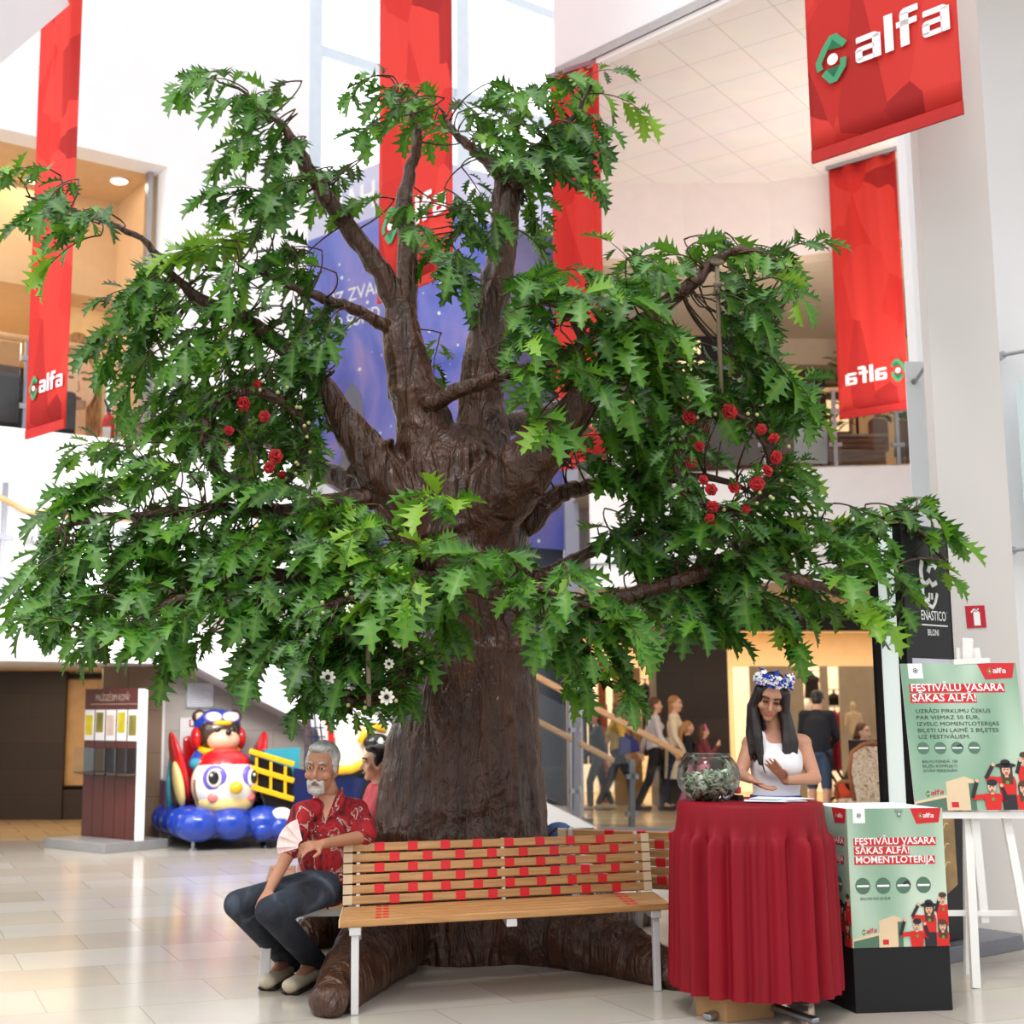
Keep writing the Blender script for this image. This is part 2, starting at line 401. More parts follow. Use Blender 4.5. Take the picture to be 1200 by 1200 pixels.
downlight(W(.72, ZT - .001, 1.25), .1, 'round recessed downlight left of the narrow red banner, deeper under the upper left ceiling')
for k, (s, t, zz, lb) in enumerate(((1.45, 3.2, 7.1, 'small spotlight left of the narrow red banner'), (2.3, 3.2, 7.1, 'left one of two small spotlights right of the red banner'), (2.46, 3.2, 7.1, 'right one of two small spotlights right of the red banner'))):
    l = thing('spotlight', lb + ' in the upper left shop', 'ceiling light', W(s, 6.72, t), group='spotlights in the upper left shop')
    MB().cyl((0, 0, .1), (0, 0, .02), .055, .06).build('housing', M_wt, l); MB().cyl((0, 0, .019), (0, 0, .012), .05).build('lamp', M_glow, l)
struct(wbox(-6, 3.6, 1.64, 6.3, 6.84, 6.92).build('ceiling_upper_shop', M_tan))
area('upper_left_shop_light', tuple(W(-.4, 6.75, 4.0)), (3, 2), 130, (1, .84, .60), (0, 0, math.radians(33)))
area('upper_left_hall_light', tuple(W(-.4, ZT - .05, 1.2)), (3, 1), 32, (1, .82, .58), (0, 0, math.radians(33)))
# window wall beside the lift
X0 = V((-1.72, 22.0, 0)); Xd = V((math.cos(math.radians(35)), math.sin(math.radians(35)), 0)); Xn = V((-Xd.y, Xd.x, 0))
def xbox(s0, s1, t0, t1, z0, z1, b=None):
    o = lambda s, t, z: X0 + Xd * s + Xn * t + V((0, 0, z))
    return (b or MB()).hexa([o(s0, t0, z0), o(s1, t0, z0), o(s1, t1, z0), o(s0, t1, z0), o(s0, t0, z1), o(s1, t0, z1), o(s1, t1, z1), o(s0, t1, z1)])
b = MB()
for s0 in (0, 3.2, 6.4): xbox(s0, s0 + .3, -.06, .3, 4, 22, b)
for z in (6.2, 8.3, 10.35, 12.7, 15): xbox(.3, 6.5, -.02, .3, z, z + .2, b)
win = struct(b.build('window_1', M_frame))
xbox(.1, 7, .1, .16, 4, 22).build('pane', M_sky, win, world=True)
# roof beam at the top left
struct(MB().bar(at(-30, 50, 11.5), at(60, -22, 12.6), .2, .5).build('trim_beam', M_white))

# balustrade, sofa, poster and extinguisher of the upper left gallery
g = thing('glass_balustrade', 'clear glass balustrade with oak handrail along the upper left gallery', 'balustrade', W(-1, ZF, .1))
wbox(-6, .3, .12, .14, ZF + .08, ZF + 1.0).build('glass_panel', M_glass, g, world=True); wbox(.45, 1.78, .12, .14, ZF + .08, ZF + 1.0).build('glass_panel', M_glass, g, world=True)
MB().tube([W(-6, ZF + 1.06, .13), W(1.85, ZF + 1.06, .13)], .035, 12).build('handrail', M_wood, g, world=True, smooth=True)
for s in (-2.2, .38, 1.82):
    po = wbox(s - .03, s + .03, .11, .15, ZF, ZF + 1.05).build('post', M_greymetal, g, world=True)
    for z in (.25, .8): wbox(s - .08, s + .08, .1, .16, ZF + z, ZF + z + .06).build('clamp', M_steel, po, world=True)
M_sofa = mat('charcoal_fabric', (62, 58, 62), .9, var=.12, bump=.2)
sf = thing('sofa', 'charcoal sofa behind the upper left glass balustrade', 'sofa', W(-.6, ZF, .6), math.radians(33))
MB().box((0, .1, .2), (3.2, .6, .4)).build('seat', M_sofa, sf, bevel=.04); MB().box((-.3, -.16, .36), (2.6, .18, .68)).build('backrest', M_sofa, sf, bevel=.05); MB().box((1.3, -.16, .3), (.7, .2, .56)).build('armrest', M_sofa, sf, bevel=.05)
pf = frame(W(1.25, ZF + .12, 1.75), Wd)
po = thing('poster', 'tall shop poster of a long-haired face on the upper left gallery', 'poster', W(1.55, ZF + .1, 1.75))
MB().prism(rrect(-.05, 0, .62, 1.9), pf, -.03, 0).build('board', mat('poster_ochre', (232, 190, 130), .6, var=.08), po, world=True)
MB().prism(disc(.27, 1.02, .30, 28, .56), pf, .0, .004).prism(rrect(-.03, .2, .12, 1.1), pf, 0, .004).prism(rrect(.4, .2, .6, 1.0, (.1, .1, .1, .1)), pf, 0, .004).build('printed_hair', ramp_mat('hair_print', [(.3, (112, 74, 40)), (.7, (196, 150, 92))], .6, 8, stretch=(6, 6, 1)), po, world=True)
MB().prism(disc(.28, .92, .235, 28, .36), pf, .004, .008).prism(rrect(.16, .2, .4, .7), pf, .004, .008).build('printed_face', mat('face_print', (226, 182, 146), .6, var=.03), po, world=True)
b = MB()
for ex in (.19, .37): b.prism(disc(ex, .98, .04, 12, .02), pf, .008, .011); b.prism(stroke([(ex - .06, 1.05), (ex, 1.07), (ex + .06, 1.05)], .018), pf, .008, .011)
b.prism(disc(.28, .72, .06, 14, .02), pf, .008, .011); b.prism(stroke([(.285, .95), (.305, .82), (.27, .81)], .012), pf, .008, .011)
b.build('printed_features', mat('feature_print', (120, 66, 48), .6), po, world=True)
def extinguisher(p, label):
    t = thing('fire_extinguisher', label, 'fire extinguisher', p)
    MB().lathe([(0, 0), (.075, 0), (.08, .02), (.08, .36), (.07, .41), (.03, .45), (.025, .48), (0, .48)], n=20).build('cylinder', M_red, t, smooth=True)
    MB().box((0, 0, .5), (.05, .04, .05)).bar((0, 0, .52), (-.02, -.13, .6), .02, .02).bar((0, 0, .51), (.0, -.13, .54), .02, .015).build('valve', M_blk, t)
    MB().tube([(.03, 0, .5), (.1, 0, .46), (.105, 0, .3), (.1, 0, .15)], .012, 8).build('hose', M_blk, t, smooth=True)
    MB().prism(rrect(-.05, .12, .05, .28), frame((0, -.0815, 0), (1, 0, 0)), 0, .002).build('label_plate', M_wt, t); return t
extinguisher(W(1.58, ZF, .75), 'red fire extinguisher on the upper left gallery floor')

# ---------------- right hall: ceiling, fascia, galleries ----------------
ZC, ZS, ZG = 8.2, 7.17, 4.55
edge = [(9, 1), (6.2, 7.5), (4.5, 10.3), (2.968, 12.186), (1.589, 13.775), (1.75, 15.2), (2.1, 16.95)]
fl = [gr(p, q, ZC) for p, q in ((690, 210), (740, 214), (800, 216), (900, 213), (975, 203), (1080, 180), (1210, 145))]
fl2 = [(p.x, p.y) for p in fl]
cpoly = [(x, y, ZC) for x, y in edge] + [(x, y, ZC) for x, y in fl2] + [(14, 13.5, ZC), (14, 1, ZC)]
b = MB(); k = len(cpoly); b.add(cpoly + [(x, y, z + .1) for x, y, z in cpoly], [tuple(reversed(range(k))), tuple(range(k, 2 * k))] + [(i, k + i, k + (i + 1) % k, (i + 1) % k) for i in range(k)])
struct(b.build('ceiling', M_ceil))
strip('wall_upstand', [(x, y) for x, y in edge], ZC + .0, 15, M_white, .15, flip=-1)
strip('trim_ceiling_edge', [(x + .012, y + .012) for x, y in edge], ZC - .06, ZC + .1, M_whitewarm, .1, flip=-1)
strip('wall_fascia', fl2, ZS, ZC, mat('fascia_white', (232, 222, 218), .75, var=.02), .2)
sheet('ceiling_gallery', [(x, y, ZS) for x, y in fl2] + [(12, 13.5, ZS), (12, 26, ZS), (fl2[0][0], 26, ZS)], M_beige, -.1)
lat = brick_mat('lattice_ceiling', (84, 72, 62), (76, 64, 56), (150, 132, 112), .16, .16, .03, rough=.6, offset=0)
sheet('ceiling_lattice', [gr(862, 372, ZS - .01), gr(905, 352, ZS - .01), gr(1100, 318, ZS - .01), gr(1100, 366, ZS - .01)][::-1], lat, -.02)
struct(MB().box((7.5, 20.2, 6.93), (9.4, .3, .52)).build('wall_gallery_bulkhead', M_beige))
gl = [gr(p, q, ZG) for p, q in ((690, 563), (760, 556), (900, 548), (1000, 545), (1065, 543), (1150, 539))]; gl2 = [(p.x, p.y) for p in gl]
sheet('floor_gallery', [(x, y, ZG) for x, y in gl2] + [(14, gl2[-1][1], ZG), (14, 26, ZG), (gl2[0][0], 26, ZG)], M_beige, .02)
strip('wall_gallery_front', gl2, 3.42, ZG, mat('gallery_white', (238, 238, 240), .7, var=.015), .2)
strip('trim_gallery_line', gl2, 3.40, 3.43, M_greymetal, .15)
strip('wall_gallery_lower', [(x + .0, y + .03) for x, y in gl2], 3.1, 3.40, M_white, .2)
sheet('ceiling_walk', [(x, y + .2, 3.1) for x, y in gl2] + [(14, gl2[-1][1], 3.1), (14, 26, 3.1), (gl2[0][0], 26, 3.1)], M_beige, -.1)
# gallery back wall
b = MB().box((6.3, 23, 5.9), (11, .2, 2.7)); struct(b.build('wall_gallery_back', M_brown))
struct(MB().box((at(1052, 400, 19.6).x, 19.6, 5.75), (1.45, .12, 2.4)).build('wall_restroom', mat('tan_lit', (222, 180, 126), .6, var=.02)))
for px in (846, 908, 960): struct(MB().box((at(px, 430, 20.6).x, 20.6, 5.8), (.13, .13, 2.6)).build('trim_gallery_post', mat('dark_bronze', (74, 60, 52), .5)))
struct(MB().box((at(933, 430, 20.7).x, 20.75, 5.8), (.7, .05, 2.6)).build('wall_gallery_panel', mat('brown_door', (134, 104, 82), .45, var=.04)))
struct(MB().box((at(968, 405, 21.5).x, 21.5, 6.2), (.6, .06, .5)).build('wall_gallery_light', M_glowsoft))
area('gallery_light', (6, 18.8, ZS - .05), (6, 2), 420, (1, .86, .66))
area('ceiling_fill', (6.5, 14.5, 4.9), (5, 2), 150, (1, .93, .86), (PI, 0, 0))  # added fill aimed upward to brighten the ceiling, no visible fitting
# gallery sign
sg = thing('shop_sign', 'black shop sign with pale capital letters high behind the tree crown', 'sign', at(830, 445, 19.9))
fr = frame(at(775, 450, 19.9), (1, 0, 0)); fr[0].y = 19.9
MB().prism(rrect(0, 0, 1.5, .82), fr, -.1, 0).build('panel', M_blk, sg, world=True)
b = MB(); text(b, '-SI', fr, .33, .47, .2, bold=.03, off=.004); text(b, 'STO', fr, .23, .16, .2, bold=.03, off=.004); b.prism(rrect(.23, .09, .7, .105), fr, 0, .006)
b.build('lettering', mat('lit_letters', (255, 232, 180), .5, emit=.8, var=0), sg, world=True)
ps = thing('picture', 'small gilded picture hung at the far right of the gallery, left of the column', 'picture', at(1079, 392, 19.5))
fr = frame(at(1069, 392, 19.5), (1, 0, 0))
MB().prism(rrect(0, 0, .32, .42), fr, -.03, 0).build('frame', mat('bronze_frame', (90, 66, 34), .5), ps, world=True); MB().prism(rrect(.03, .03, .29, .39), fr, 0, .004).build('print', ramp_mat('gold_print', [(.3, (190, 140, 50)), (.7, (250, 214, 110))], .5, 12), ps, world=True)
# gallery railing
g = thing('glass_balustrade', 'curved glass balustrade with oak handrail along the right gallery', 'balustrade', (gl2[3][0], gl2[3][1], ZG))
def off(line, d): return [V((x, y + d, 0)) for x, y in line]
gp = off(gl2, .1)
b = MB()
for i in range(len(gp) - 1):
    a, c = gp[i], gp[i + 1]; b.bar(a + V((0, 0, ZG + .5)), c + V((0, 0, ZG + .5)), .012, .86)
b.build('glass_panel', M_glass, g, world=True)
MB().tube([p + V((0, 0, ZG + 1.0)) for p in gp], .035, 10).build('handrail', M_wood, g, world=True, smooth=True)
for px in (900, 983, 1057):
    q = gr(px, 545, ZG); po = MB().box((q.x, q.y + .1, ZG + .5), (.045, .03, 1.0)).build('post', M_steel, g, world=True)
    for z in (.28, .72): MB().box((q.x, q.y + .1, ZG + z), (.16, .05, .05)).build('clamp', M_steel, po, world=True)
wp_ = thing('info_board', 'white blank board leaning behind the right gallery glass, left of the planter', 'board', at(950, 545, 17.3))
MB().bar(at(950, 543, 17.3), at(950, 494, 17.3), .42, .03, (0, 1, 0)).build('panel', M_wt, wp_, world=True)
pt = thing('potted_tree', 'leafy indoor plant in a slatted wooden planter on the right gallery', 'plant', at(1007, 545, 17.5))
q = at(1007, 545, 17.5); q.z = ZG
pb = MB()
for i in range(6): pb.box((q.x, q.y, ZG + .05 + i * .07), (.56, .4, .06))
pb.build('planter', ramp_mat('planter_wood', [(.3, (120, 84, 56)), (.7, (168, 124, 86))], .5, 6, stretch=(1, 1, 10)), pt, world=True); MB().box((q.x, q.y, ZG + .46), (.62, .46, .035)).build('planter_rim', mat('planter_rim', (176, 164, 152), .5), pt, world=True)
PLANT_AT = (q.x, q.y, ZG + .48); PLANT = pt
rs = thing('restroom_sign', 'dark man and woman figures with an arrow on the tan gallery wall', 'sign', at(1040, 540, 19.5))
fr = frame((at(1031, 540, 19.53).x, 19.53, ZG + .22), (1, 0, 0)); b = MB()
for ox, wmn in ((0, False), (.36, True)):
    b.prism(disc(ox, 1.02, .055), fr, 0, .01)
    b.prism(rrect(ox - .07, 0, ox - .015, .5), fr, 0, .01); b.prism(rrect(ox + .015, 0, ox + .07, .5), fr, 0, .01)
    if wmn: b.prism([(ox - .15, .38), (ox + .15, .38), (ox + .08, .93), (ox - .08, .93)], fr, 0, .01)
    else: b.prism(rrect(ox - .14, .45, ox + .14, .95, (.05, .05, .08, .08)), fr, 0, .01)
b.prism(stroke([(-.22, .3), (-.32, .2), (-.22, .1)], .035), fr, 0, .01)
b.build('figures', mat('figure_brown', (92, 62, 40), .6), rs, world=True)

# ---------------- lift shaft with the advertisement ----------------
EK = 1.413
def zk(z): return 1.45 + (z - 1.45) * EK
EC, EL = V((.166, 18.8, 0)), V((-1.66, 20.6, 0)); ER = EC + V((2.18, 1.27, 0)); EB = ER + EL - EC
def ppr(name, poly, z0, z1, m, parent=None):
    k = len(poly); b = MB().add([V((p.x, p.y, z0)) for p in poly] + [V((p.x, p.y, z1)) for p in poly], [tuple(reversed(range(k))), tuple(range(k, 2 * k))] + [(i, (i + 1) % k, k + (i + 1) % k, k + i) for i in range(k)])
    return b.build(name, m, parent, world=parent is not None)
M_ad = ramp_mat('nebula_print', [(.28, (150, 136, 196)), (.45, (108, 116, 198)), (.58, (82, 94, 184)), (.74, (204, 150, 176))], .35, .55, 5, 1.5)
M_lift = mat('lift_glass', (66, 72, 84), .25, var=.05)
struct(ppr('wall_lift_shaft', [EC + V((0, .03, 0)), ER + V((-.01, .03, 0)), EB + V((0, -.03, 0)), EL + V((.03, .01, 0))], 0, 9.2, M_lift))
lf = frame(EL, EC - EL); rf = frame(EC, ER - EC); LW = (EC - EL).length; RW = (ER - EC).length
ad = thing('advertisement', 'violet starry-sky advertisement wrapped over two faces of the lift shaft', 'advertisement', (EC.x, EC.y, 3.85))
MB().prism(rrect(0, zk(3.15), LW, zk(6.62)), lf, .0, .012).prism(rrect(0, zk(3.15), RW, zk(6.55)), rf, 0, .012).build('print', M_ad, ad, world=True)
MB().prism(rrect(0, zk(6.62), LW, zk(7.2)), lf, .0, .012).prism(rrect(0, zk(6.55), RW, zk(7.1)), rf, 0, .012).build('pale_band', mat('pale_lilac_print', (200, 200, 226), .4, var=.05, scale=1.5), ad, world=True)
b = MB(); rr_ = random.Random(3)
for fr, wd in ((lf, LW), (rf, RW)):
    for _ in range(60): b.prism(disc(rr_.uniform(.05, wd - .05), rr_.uniform(zk(3.2), zk(6.5)), rr_.choice((.008, .012, .018, .026)), 8), fr, .012, .015)
text(b, 'UZ ZVAIGŽ', lf, 0.636, zk(5.78), 0.212, wd=1.554, bold=0, off=.016); text(b, 'NO ŠUHD TV', lf, 0.593, zk(5.5), 0.212, wd=1.625, bold=0, off=.016)
text(b, 'NAH', lf, 0.636, zk(6.74), 0.424, wd=1.060, bold=.02, off=.016); text(b, 'AR', rf, 0.170, zk(5.78), 0.254, bold=0, off=.016); text(b, 'KO', rf, 0.876, zk(5.5), 0.226, bold=0, off=.016); text(b, 'S', rf, 0.820, zk(6.66), 0.396, bold=.03, off=.016)
b.build('lettering', M_wt, ad, world=True)
MB().prism([(x * EK, zk(z)) for x, z in [(.62, 3.15), (.62, 3.9), (.7, 4.1), (.72, 4.25), (.68, 4.45), (.72, 4.75), (.86, 4.9), (1.0, 4.75), (1.05, 4.5), (.98, 4.22), (1.02, 4.1), (1.1, 3.9), (1.1, 3.15)]][::-1], lf, .012, .018).build('printed_silhouette', mat('grey_print', (108, 112, 132), .5), ad, world=True)
MB().prism(rrect(RW * .58, zk(4.6), RW, zk(6.55)), rf, .012, .016).build('printed_dusk', ramp_mat('dusk_print', [(.3, (82, 78, 118)), (.7, (110, 98, 140))], .4, 1.5), ad, world=True)
struct(MB().box((at(671, 700, 19.9).x, 19.9, 4.5), (.2, .2, 9.0)).build('trim_lift_post', mat('lift_post', (168, 172, 190), .45, .1)))
struct(MB().box((at(735, 640, 20.6).x, 20.6, 4.2), (1.5, .08, 2.9)).box((at(735, 640, 20.6).x, 20.54, 4.3), (1.3, .06, 1.6)).build('wall_lift_side', M_whitewarm))

# ---------------- left: landing, stair, stone wall ----------------
LA, LB = (-4.3, 14.3), (-2.55, 15.25)
LD = (V((*LB, 0)) - V((*LA, 0))).normalized(); LN = V((-LD.y, LD.x, 0))
def lbox(s0, s1, t0, t1, z0, z1, b=None):
    o = V((*LA, 0)); f = lambda s, t, z: o + LD * s + LN * t + V((0, 0, z))
    return (b or MB()).hexa([f(s0, t0, z0), f(s1, t0, z0), f(s1, t1, z0), f(s0, t1, z0), f(s0, t0, z1), f(s1, t0, z1), f(s1, t1, z1), f(s0, t1, z1)])
struct(lbox(-5, 1.95, 0, 1.9, 2.1, 2.68).build('floor_landing', M_white)); struct(lbox(-5, 1.95, -.03, 1.9, 2.0, 2.1).build('trim_landing', mat('landing_grey', (196, 192, 190), .6)))
g = thing('glass_balustrade', 'glass balustrade with oak handrails along the stair landing at left', 'balustrade', V((*LA, 2.68)))
lbox(-3, -.1, .06, .075, 2.74, 3.5).build('glass_panel', M_glass, g, world=True); lbox(.4, 1.8, .06, .075, 2.74, 3.5).build('glass_panel', M_glass, g, world=True)
o3 = V((*LA, 0)); lf3 = lambda s, z, t=.06: o3 + LD * s + LN * t + V((0, 0, z))
MB().tube([lf3(-.25, 3.85), lf3(.3, 3.6), lf3(1.7, 3.6)], .035, 10).build('handrail', M_wood, g, world=True, smooth=True)
MB().tube([lf3(-3.5, 4.02, 1.2), lf3(1.8, 4.02, 1.2)], .04, 10).build('handrail', M_wood, g, world=True, smooth=True)
for s, z in ((.06, 3.9), (.46, 3.5), (1.35, 3.5)):
    po = lbox(s - .03, s + .03, .05, .09, 2.68, z).build('post', M_greymetal, g, world=True)
    for dz in (.2, .6): lbox(s - .1, s + .1, .03, .1, 2.68 + dz, 2.74 + dz).build('clamp', M_greymetal, po, world=True)
SA, SB = (-2.85, 15.35), (2.49, 17.72)
SD = (V((*SB, 0)) - V((*SA, 0))).normalized(); SN = V((-SD.y, SD.x, 0))
def sp_(px, py): return pl(px, py, SA, SB)
def slab(pts, d0, d1, b=None):
    a = [p + SN * d0 for p in pts]; c = [p + SN * d1 for p in pts]; k = len(pts)
    return (b or MB()).add(a + c, [tuple(range(k)), tuple(reversed(range(k, 2 * k)))] + [(i, k + i, k + (i + 1) % k, (i + 1) % k) for i in range(k)])
spts = [sp_(*p) for p in ((150, 690), (440, 838), (632, 936), (700, 970), (600, 972), (440, 890), (265, 800), (150, 738))]
slab([sp_(*p) + SN * 1.95 for p in ((200, 480), (352, 480), (480, 560), (480, 1010), (352, 1010), (200, 1010))], 0, .1).build('wall_stair_back', M_white)['kind'] = 'structure'
st = thing('staircase', 'white staircase rising left from the floor behind the tree trunk', 'staircase', V((SB[0], SB[1], 0)))
b = slab(spts, 0, .1); slab(spts, 1.3, 1.4, b); b.build('stringer', M_white, st, world=True)
b = MB(); n = 18; a0, a1 = spts[3], spts[0]
for i in range(n):
    p = a0.lerp(a1, (i + .5) / n); d = (a1 - a0) / n; M_ = Matrix((SD, SN, V((0, 0, 1)))).transposed()
    b.box(p + SN * .7 + V((0, 0, -.05)), (abs(V((d.x, d.y, 0)).length) * 1.02, 1.18, .16), M=M_)
b.build('treads', mat('tread_stone', (186, 180, 174), .5), st, world=True)
slab([spts[0] - V((0, 0, .42)), spts[3] - V((0, 0, .0)), spts[4] + V((0, 0, -.01)), spts[7]], .12, 1.28).build('soffit', M_whitewarm, st, world=True)
gp_ = [sp_(*p) for p in ((445, 716), (674, 832), (674, 950), (445, 838))]
slab(gp_, .04, .055).build('glass_panel', M_glass, st, world=True)
gp_ = [sp_(*p) for p in ((682, 838), (741, 868), (741, 968), (700, 968), (682, 956))]
slab(gp_, .04, .055).build('glass_panel', M_glass, st, world=True)
for a, c, d in (((300, 615), (803, 885), .05), ((560, 788), (763, 894), .9)):
    MB().bar(sp_(*a) + SN * d, sp_(*c) + SN * d, .05, .08).build('handrail', M_wood, st, world=True, bevel=.015)
for px, y0, y1 in ((677, 822, 957), (743, 890, 972)):
    q0, q1 = sp_(px, y0), sp_(px, y1)
    po = MB().bar(q1 + SN * .05, q0 + SN * .05, .07, .05, SN).build('post', M_greymetal, st, world=True)
    for f_ in (.22, .75): MB().bar(q1.lerp(q0, f_) + SN * .05 - SD * .09, q1.lerp(q0, f_) + SN * .05 + SD * .09, .05, .06).build('clamp', M_steel, po, world=True)
# guard glass at the stair foot
gd = thing('glass_guard', 'low glass guard with steel base rail at the foot of the staircase', 'glass guard', gr(760, 974))
A_, B_ = gr(700, 973), gr(812, 974)
MB().bar(A_ + V((0, 0, .42)), B_ + V((0, 0, .42)), .012, .76).build('glass_panel', M_glass, gd, world=True); MB().bar(A_ + V((0, 0, .02)), B_ + V((0, 0, .02)), .05, .04).build('base_rail', M_steel, gd, world=True)
# stone wall below the stair, passage
SW, SWd = V((-2.84, 16.25, 0)), V((math.cos(math.radians(14)), math.sin(math.radians(14)), 0)); SWn = V((-SWd.y, SWd.x, 0))
def stw(s, z, t=0.0): return SW + SWd * s + SWn * t + V((0, 0, z))
def stbox(s0, s1, t0, t1, z0, z1, b=None):
    return (b or MB()).hexa([stw(s0, z0, t0), stw(s1, z0, t0), stw(s1, z0, t1), stw(s0, z0, t1), stw(s0, z1, t0), stw(s1, z1, t0), stw(s1, z1, t1), stw(s0, z1, t1)])
struct(stbox(0, 3.6, 0, .2, 0, 2.6).build('wall_stone', M_stone))
struct(stbox(-.72, 0, .02, .6, 0, 2.05).build('wall_pier', M_brownstone)); struct(stbox(-.03, .0, -.005, .02, 0, 2.05).build('trim_corner', M_wt))
struct(MB().box((-6.9, 19.4, 1.02), (4.25, .2, 2.05)).build('wall_passage', M_dark)); struct(MB().box((-9, 18, 2.1), (12.4, 5, .1)).build('ceiling_passage', M_beige))
dw = struct(MB().box((-4.55, 19.5, 1.2), (.55, .1, 1.5)).build('window_2', M_brown))
MB().box((-4.55, 19.44, 1.2), (.5, .02, 1.46)).build('pane', mat('display_tan', (200, 164, 118), .4, var=.1), dw, world=True)
struct(MB().box((-4.05, 19.6, 1.1), (.4, .1, 1.75)).build('wall_display_light', M_glowsoft)); struct(MB().box((-4.4, 19.5, .2), (1.0, .3, .42)).build('wall_passage_base', M_dark))
struct(MB().box((-3.4, 20.5, 1.05), (1.4, .1, 2.1)).build('wall_passage_end', M_brown))
struct(MB().box((-5.5, 21.5, 2.3), (12, .1, 4.6)).build('wall_back_left', M_dark))
area('left_side_fill', (-7.5, 9.5, 6.5), (5, 5), 240, (.96, .98, 1), (math.radians(58), 0, math.radians(-38)))  # fill lamp added out of view at left to lift the stone wall
area('stone_wall_fill', (-1.9, 12.6, 3.3), (2.2, .6), 130, (1, .96, .92), (math.radians(66), 0, math.radians(2)))  # unseen lamp added to brighten the stone wall under the stair
area('passage_light', (-4.6, 17.6, 2.02), (2, 1.2), 40, (1, .78, .5))
pn = thing('dark_sign_panel', 'dark grey panel with a pale web address under the stair, left of the trunk', 'sign', stw(2.15, 0, -.1))
pa, pb_ = stw(2.0, 0, -.08), stw(3.4, 0, -.08)
q0 = pl(404, 872, (pa.x, pa.y), (pb_.x, pb_.y)); q1 = pl(540, 942, (pa.x, pa.y), (pb_.x, pb_.y))
fr = frame(V((q0.x, q0.y, .12)), SWd)
wq = (q1.xy - q0.xy).length
MB().prism([(0, 0), (wq, 0), (wq, q1.z - .14), (0, q0.z - .14)], fr, -.05, 0).build('panel', M_dkgrey, pn, world=True)
b = MB(); text(b, 'ng.lv', fr, .0, .25, .23, wd=.5, bold=-.006, off=.003); b.build('lettering', mat('grey_letters', (190, 198, 200), .6), pn, world=True)
# ---------------- right column, boards, wall beyond ----------------
cw = MB().box((4.04, 9.67, 7.5), (.5, .14, 15)); struct(cw.build('column', M_grey))
struct(MB().box((6.5, 11.4, 7.5), (4.3, .2, 15)).build('wall_right', M_white))
bd = thing('glass_board', 'tall white glass board on steel standoffs at the column\'s left side', 'board', (3.62, 10.5, 2.4))
q0, q1 = at(1067, 640, 10.2), at(1064, 420, 10.2)
x0_ = at(1066, 530, 10.3).x; x1_ = at(1096, 530, 10.3).x
MB().box(((x0_ + x1_) / 2, 10.3, (2.3 + q1.z) / 2), (x1_ - x0_, .012, q1.z - 2.3)).build('panel', mat('white_glass', (232, 238, 242), .2, var=.01), bd, world=True)
for z in (2.6, q1.z - .16): MB().cyl((x0_ + .06, 10.28, z), (x0_ + .06, 10.33, z), .022).cyl((x0_ + .06, 10.25, z), (3.83, 9.735, z + .01), .014).build('standoff', M_steel, bd, world=True)
bd = thing('glass_board', 'pale glass board on steel standoffs at the photo\'s right edge', 'board', (4.9, 10.8, 3))
x_ = at(1193, 480, 10.9).x
MB().box((x_ + .5, 10.9, 3.5), (1.0, .02, 1.3)).build('panel', mat('pale_green_glass', (214, 230, 232), .15, var=.02), bd, world=True)
for px, py in ((1176, 418), (1188, 646)):
    q = at(px, py, 11.2); MB().cyl((q.x - .03, 11.15, q.z), (q.x + .35, 10.95, q.z + .03), .016).cyl((q.x - .03, 11.28, q.z), (q.x - .03, 11.15, q.z), .035).build('standoff', M_steel, bd, world=True)
es = thing('extinguisher_sign', 'red square sign with a white fire extinguisher on the grey column', 'sign', (4.1, 9.59, 2.05))
q = at(1134, 736, 9.59); fr = frame((q.x, 9.597, q.z), (1, 0, .04), (0, 0, 1))
MB().prism(rrect(0, 0, .135, .155), fr, -.004, .004).build('plate', mat('sign_red', (190, 16, 40), .5), es, world=True)
MB().prism(rrect(.05, .015, .095, .115, (0, 0, .015, .015)), fr, .004, .007).prism(rrect(.065, .11, .08, .135), fr, .004, .007).prism(stroke([(.09, .13), (.055, .128), (.035, .108)], .01), fr, .004, .007).build('pictogram', M_wt, es, world=True)
# ---------------- shop behind the walk (right, ground floor) ----------------
SY = 21.6
struct(MB().box((9, SY + 5.4, 1.55), (15, .2, 3.1)).build('wall_shop_back', mat('shop_wall', (236, 208, 164), .7, var=.03)))
struct(MB().box((9.3, SY, 2.93), (15.6, .2, .36)).build('wall_shop_fascia', M_black))
xc0, xc1 = at(776, 850, SY).x, at(862, 850, SY).x
struct(MB().box(((xc0 + xc1) / 2, SY + .75, 1.4), (xc1 - xc0, .7, 2.8)).build('wall_shop_pier', M_dark))
struct(MB().box((at(755, 750, SY).x, SY - .02, 2.78), (.62, .2, .6)).build('wall_shop_header', M_beige)); struct(MB().box((at(765, 758, SY).x, SY - .2, 2.52), (.75, .3, .1)).build('trim_shop_header', M_black))
struct(MB().box((at(653, 860, SY - .6).x - .1, SY - .6, 1.4), (.3, .2, 2.8)).build('wall_shop_side', M_dark))
struct(MB().box((9, SY + 2.7, 3.05), (15, 5.2, .05)).build('ceiling_shop', mat('shop_ceiling', (250, 236, 214), .7, var=.01)))
area('shop_light', (5.5, SY + 2.6, 3.0), (9, 3.5), 300, (1, .86, .68)); area('walk_light', (5.5, 19.0, 3.05), (6, 2), 60, (1, .82, .6))
M_screen = mat('frosted_divider', (176, 160, 132), .35, var=.05)
for n_, (p0, p1) in enumerate(((880, 943), (963, 972), (985, 1028))):
    x0, x1 = at(p0, 850, SY + 1.2).x, at(p1, 850, SY + 1.2).x
    struct(MB().box(((x0 + x1) / 2, SY + 1.2, 1.12), (x1 - x0, .06, 2.24)).build('wall_shop_divider', M_screen))
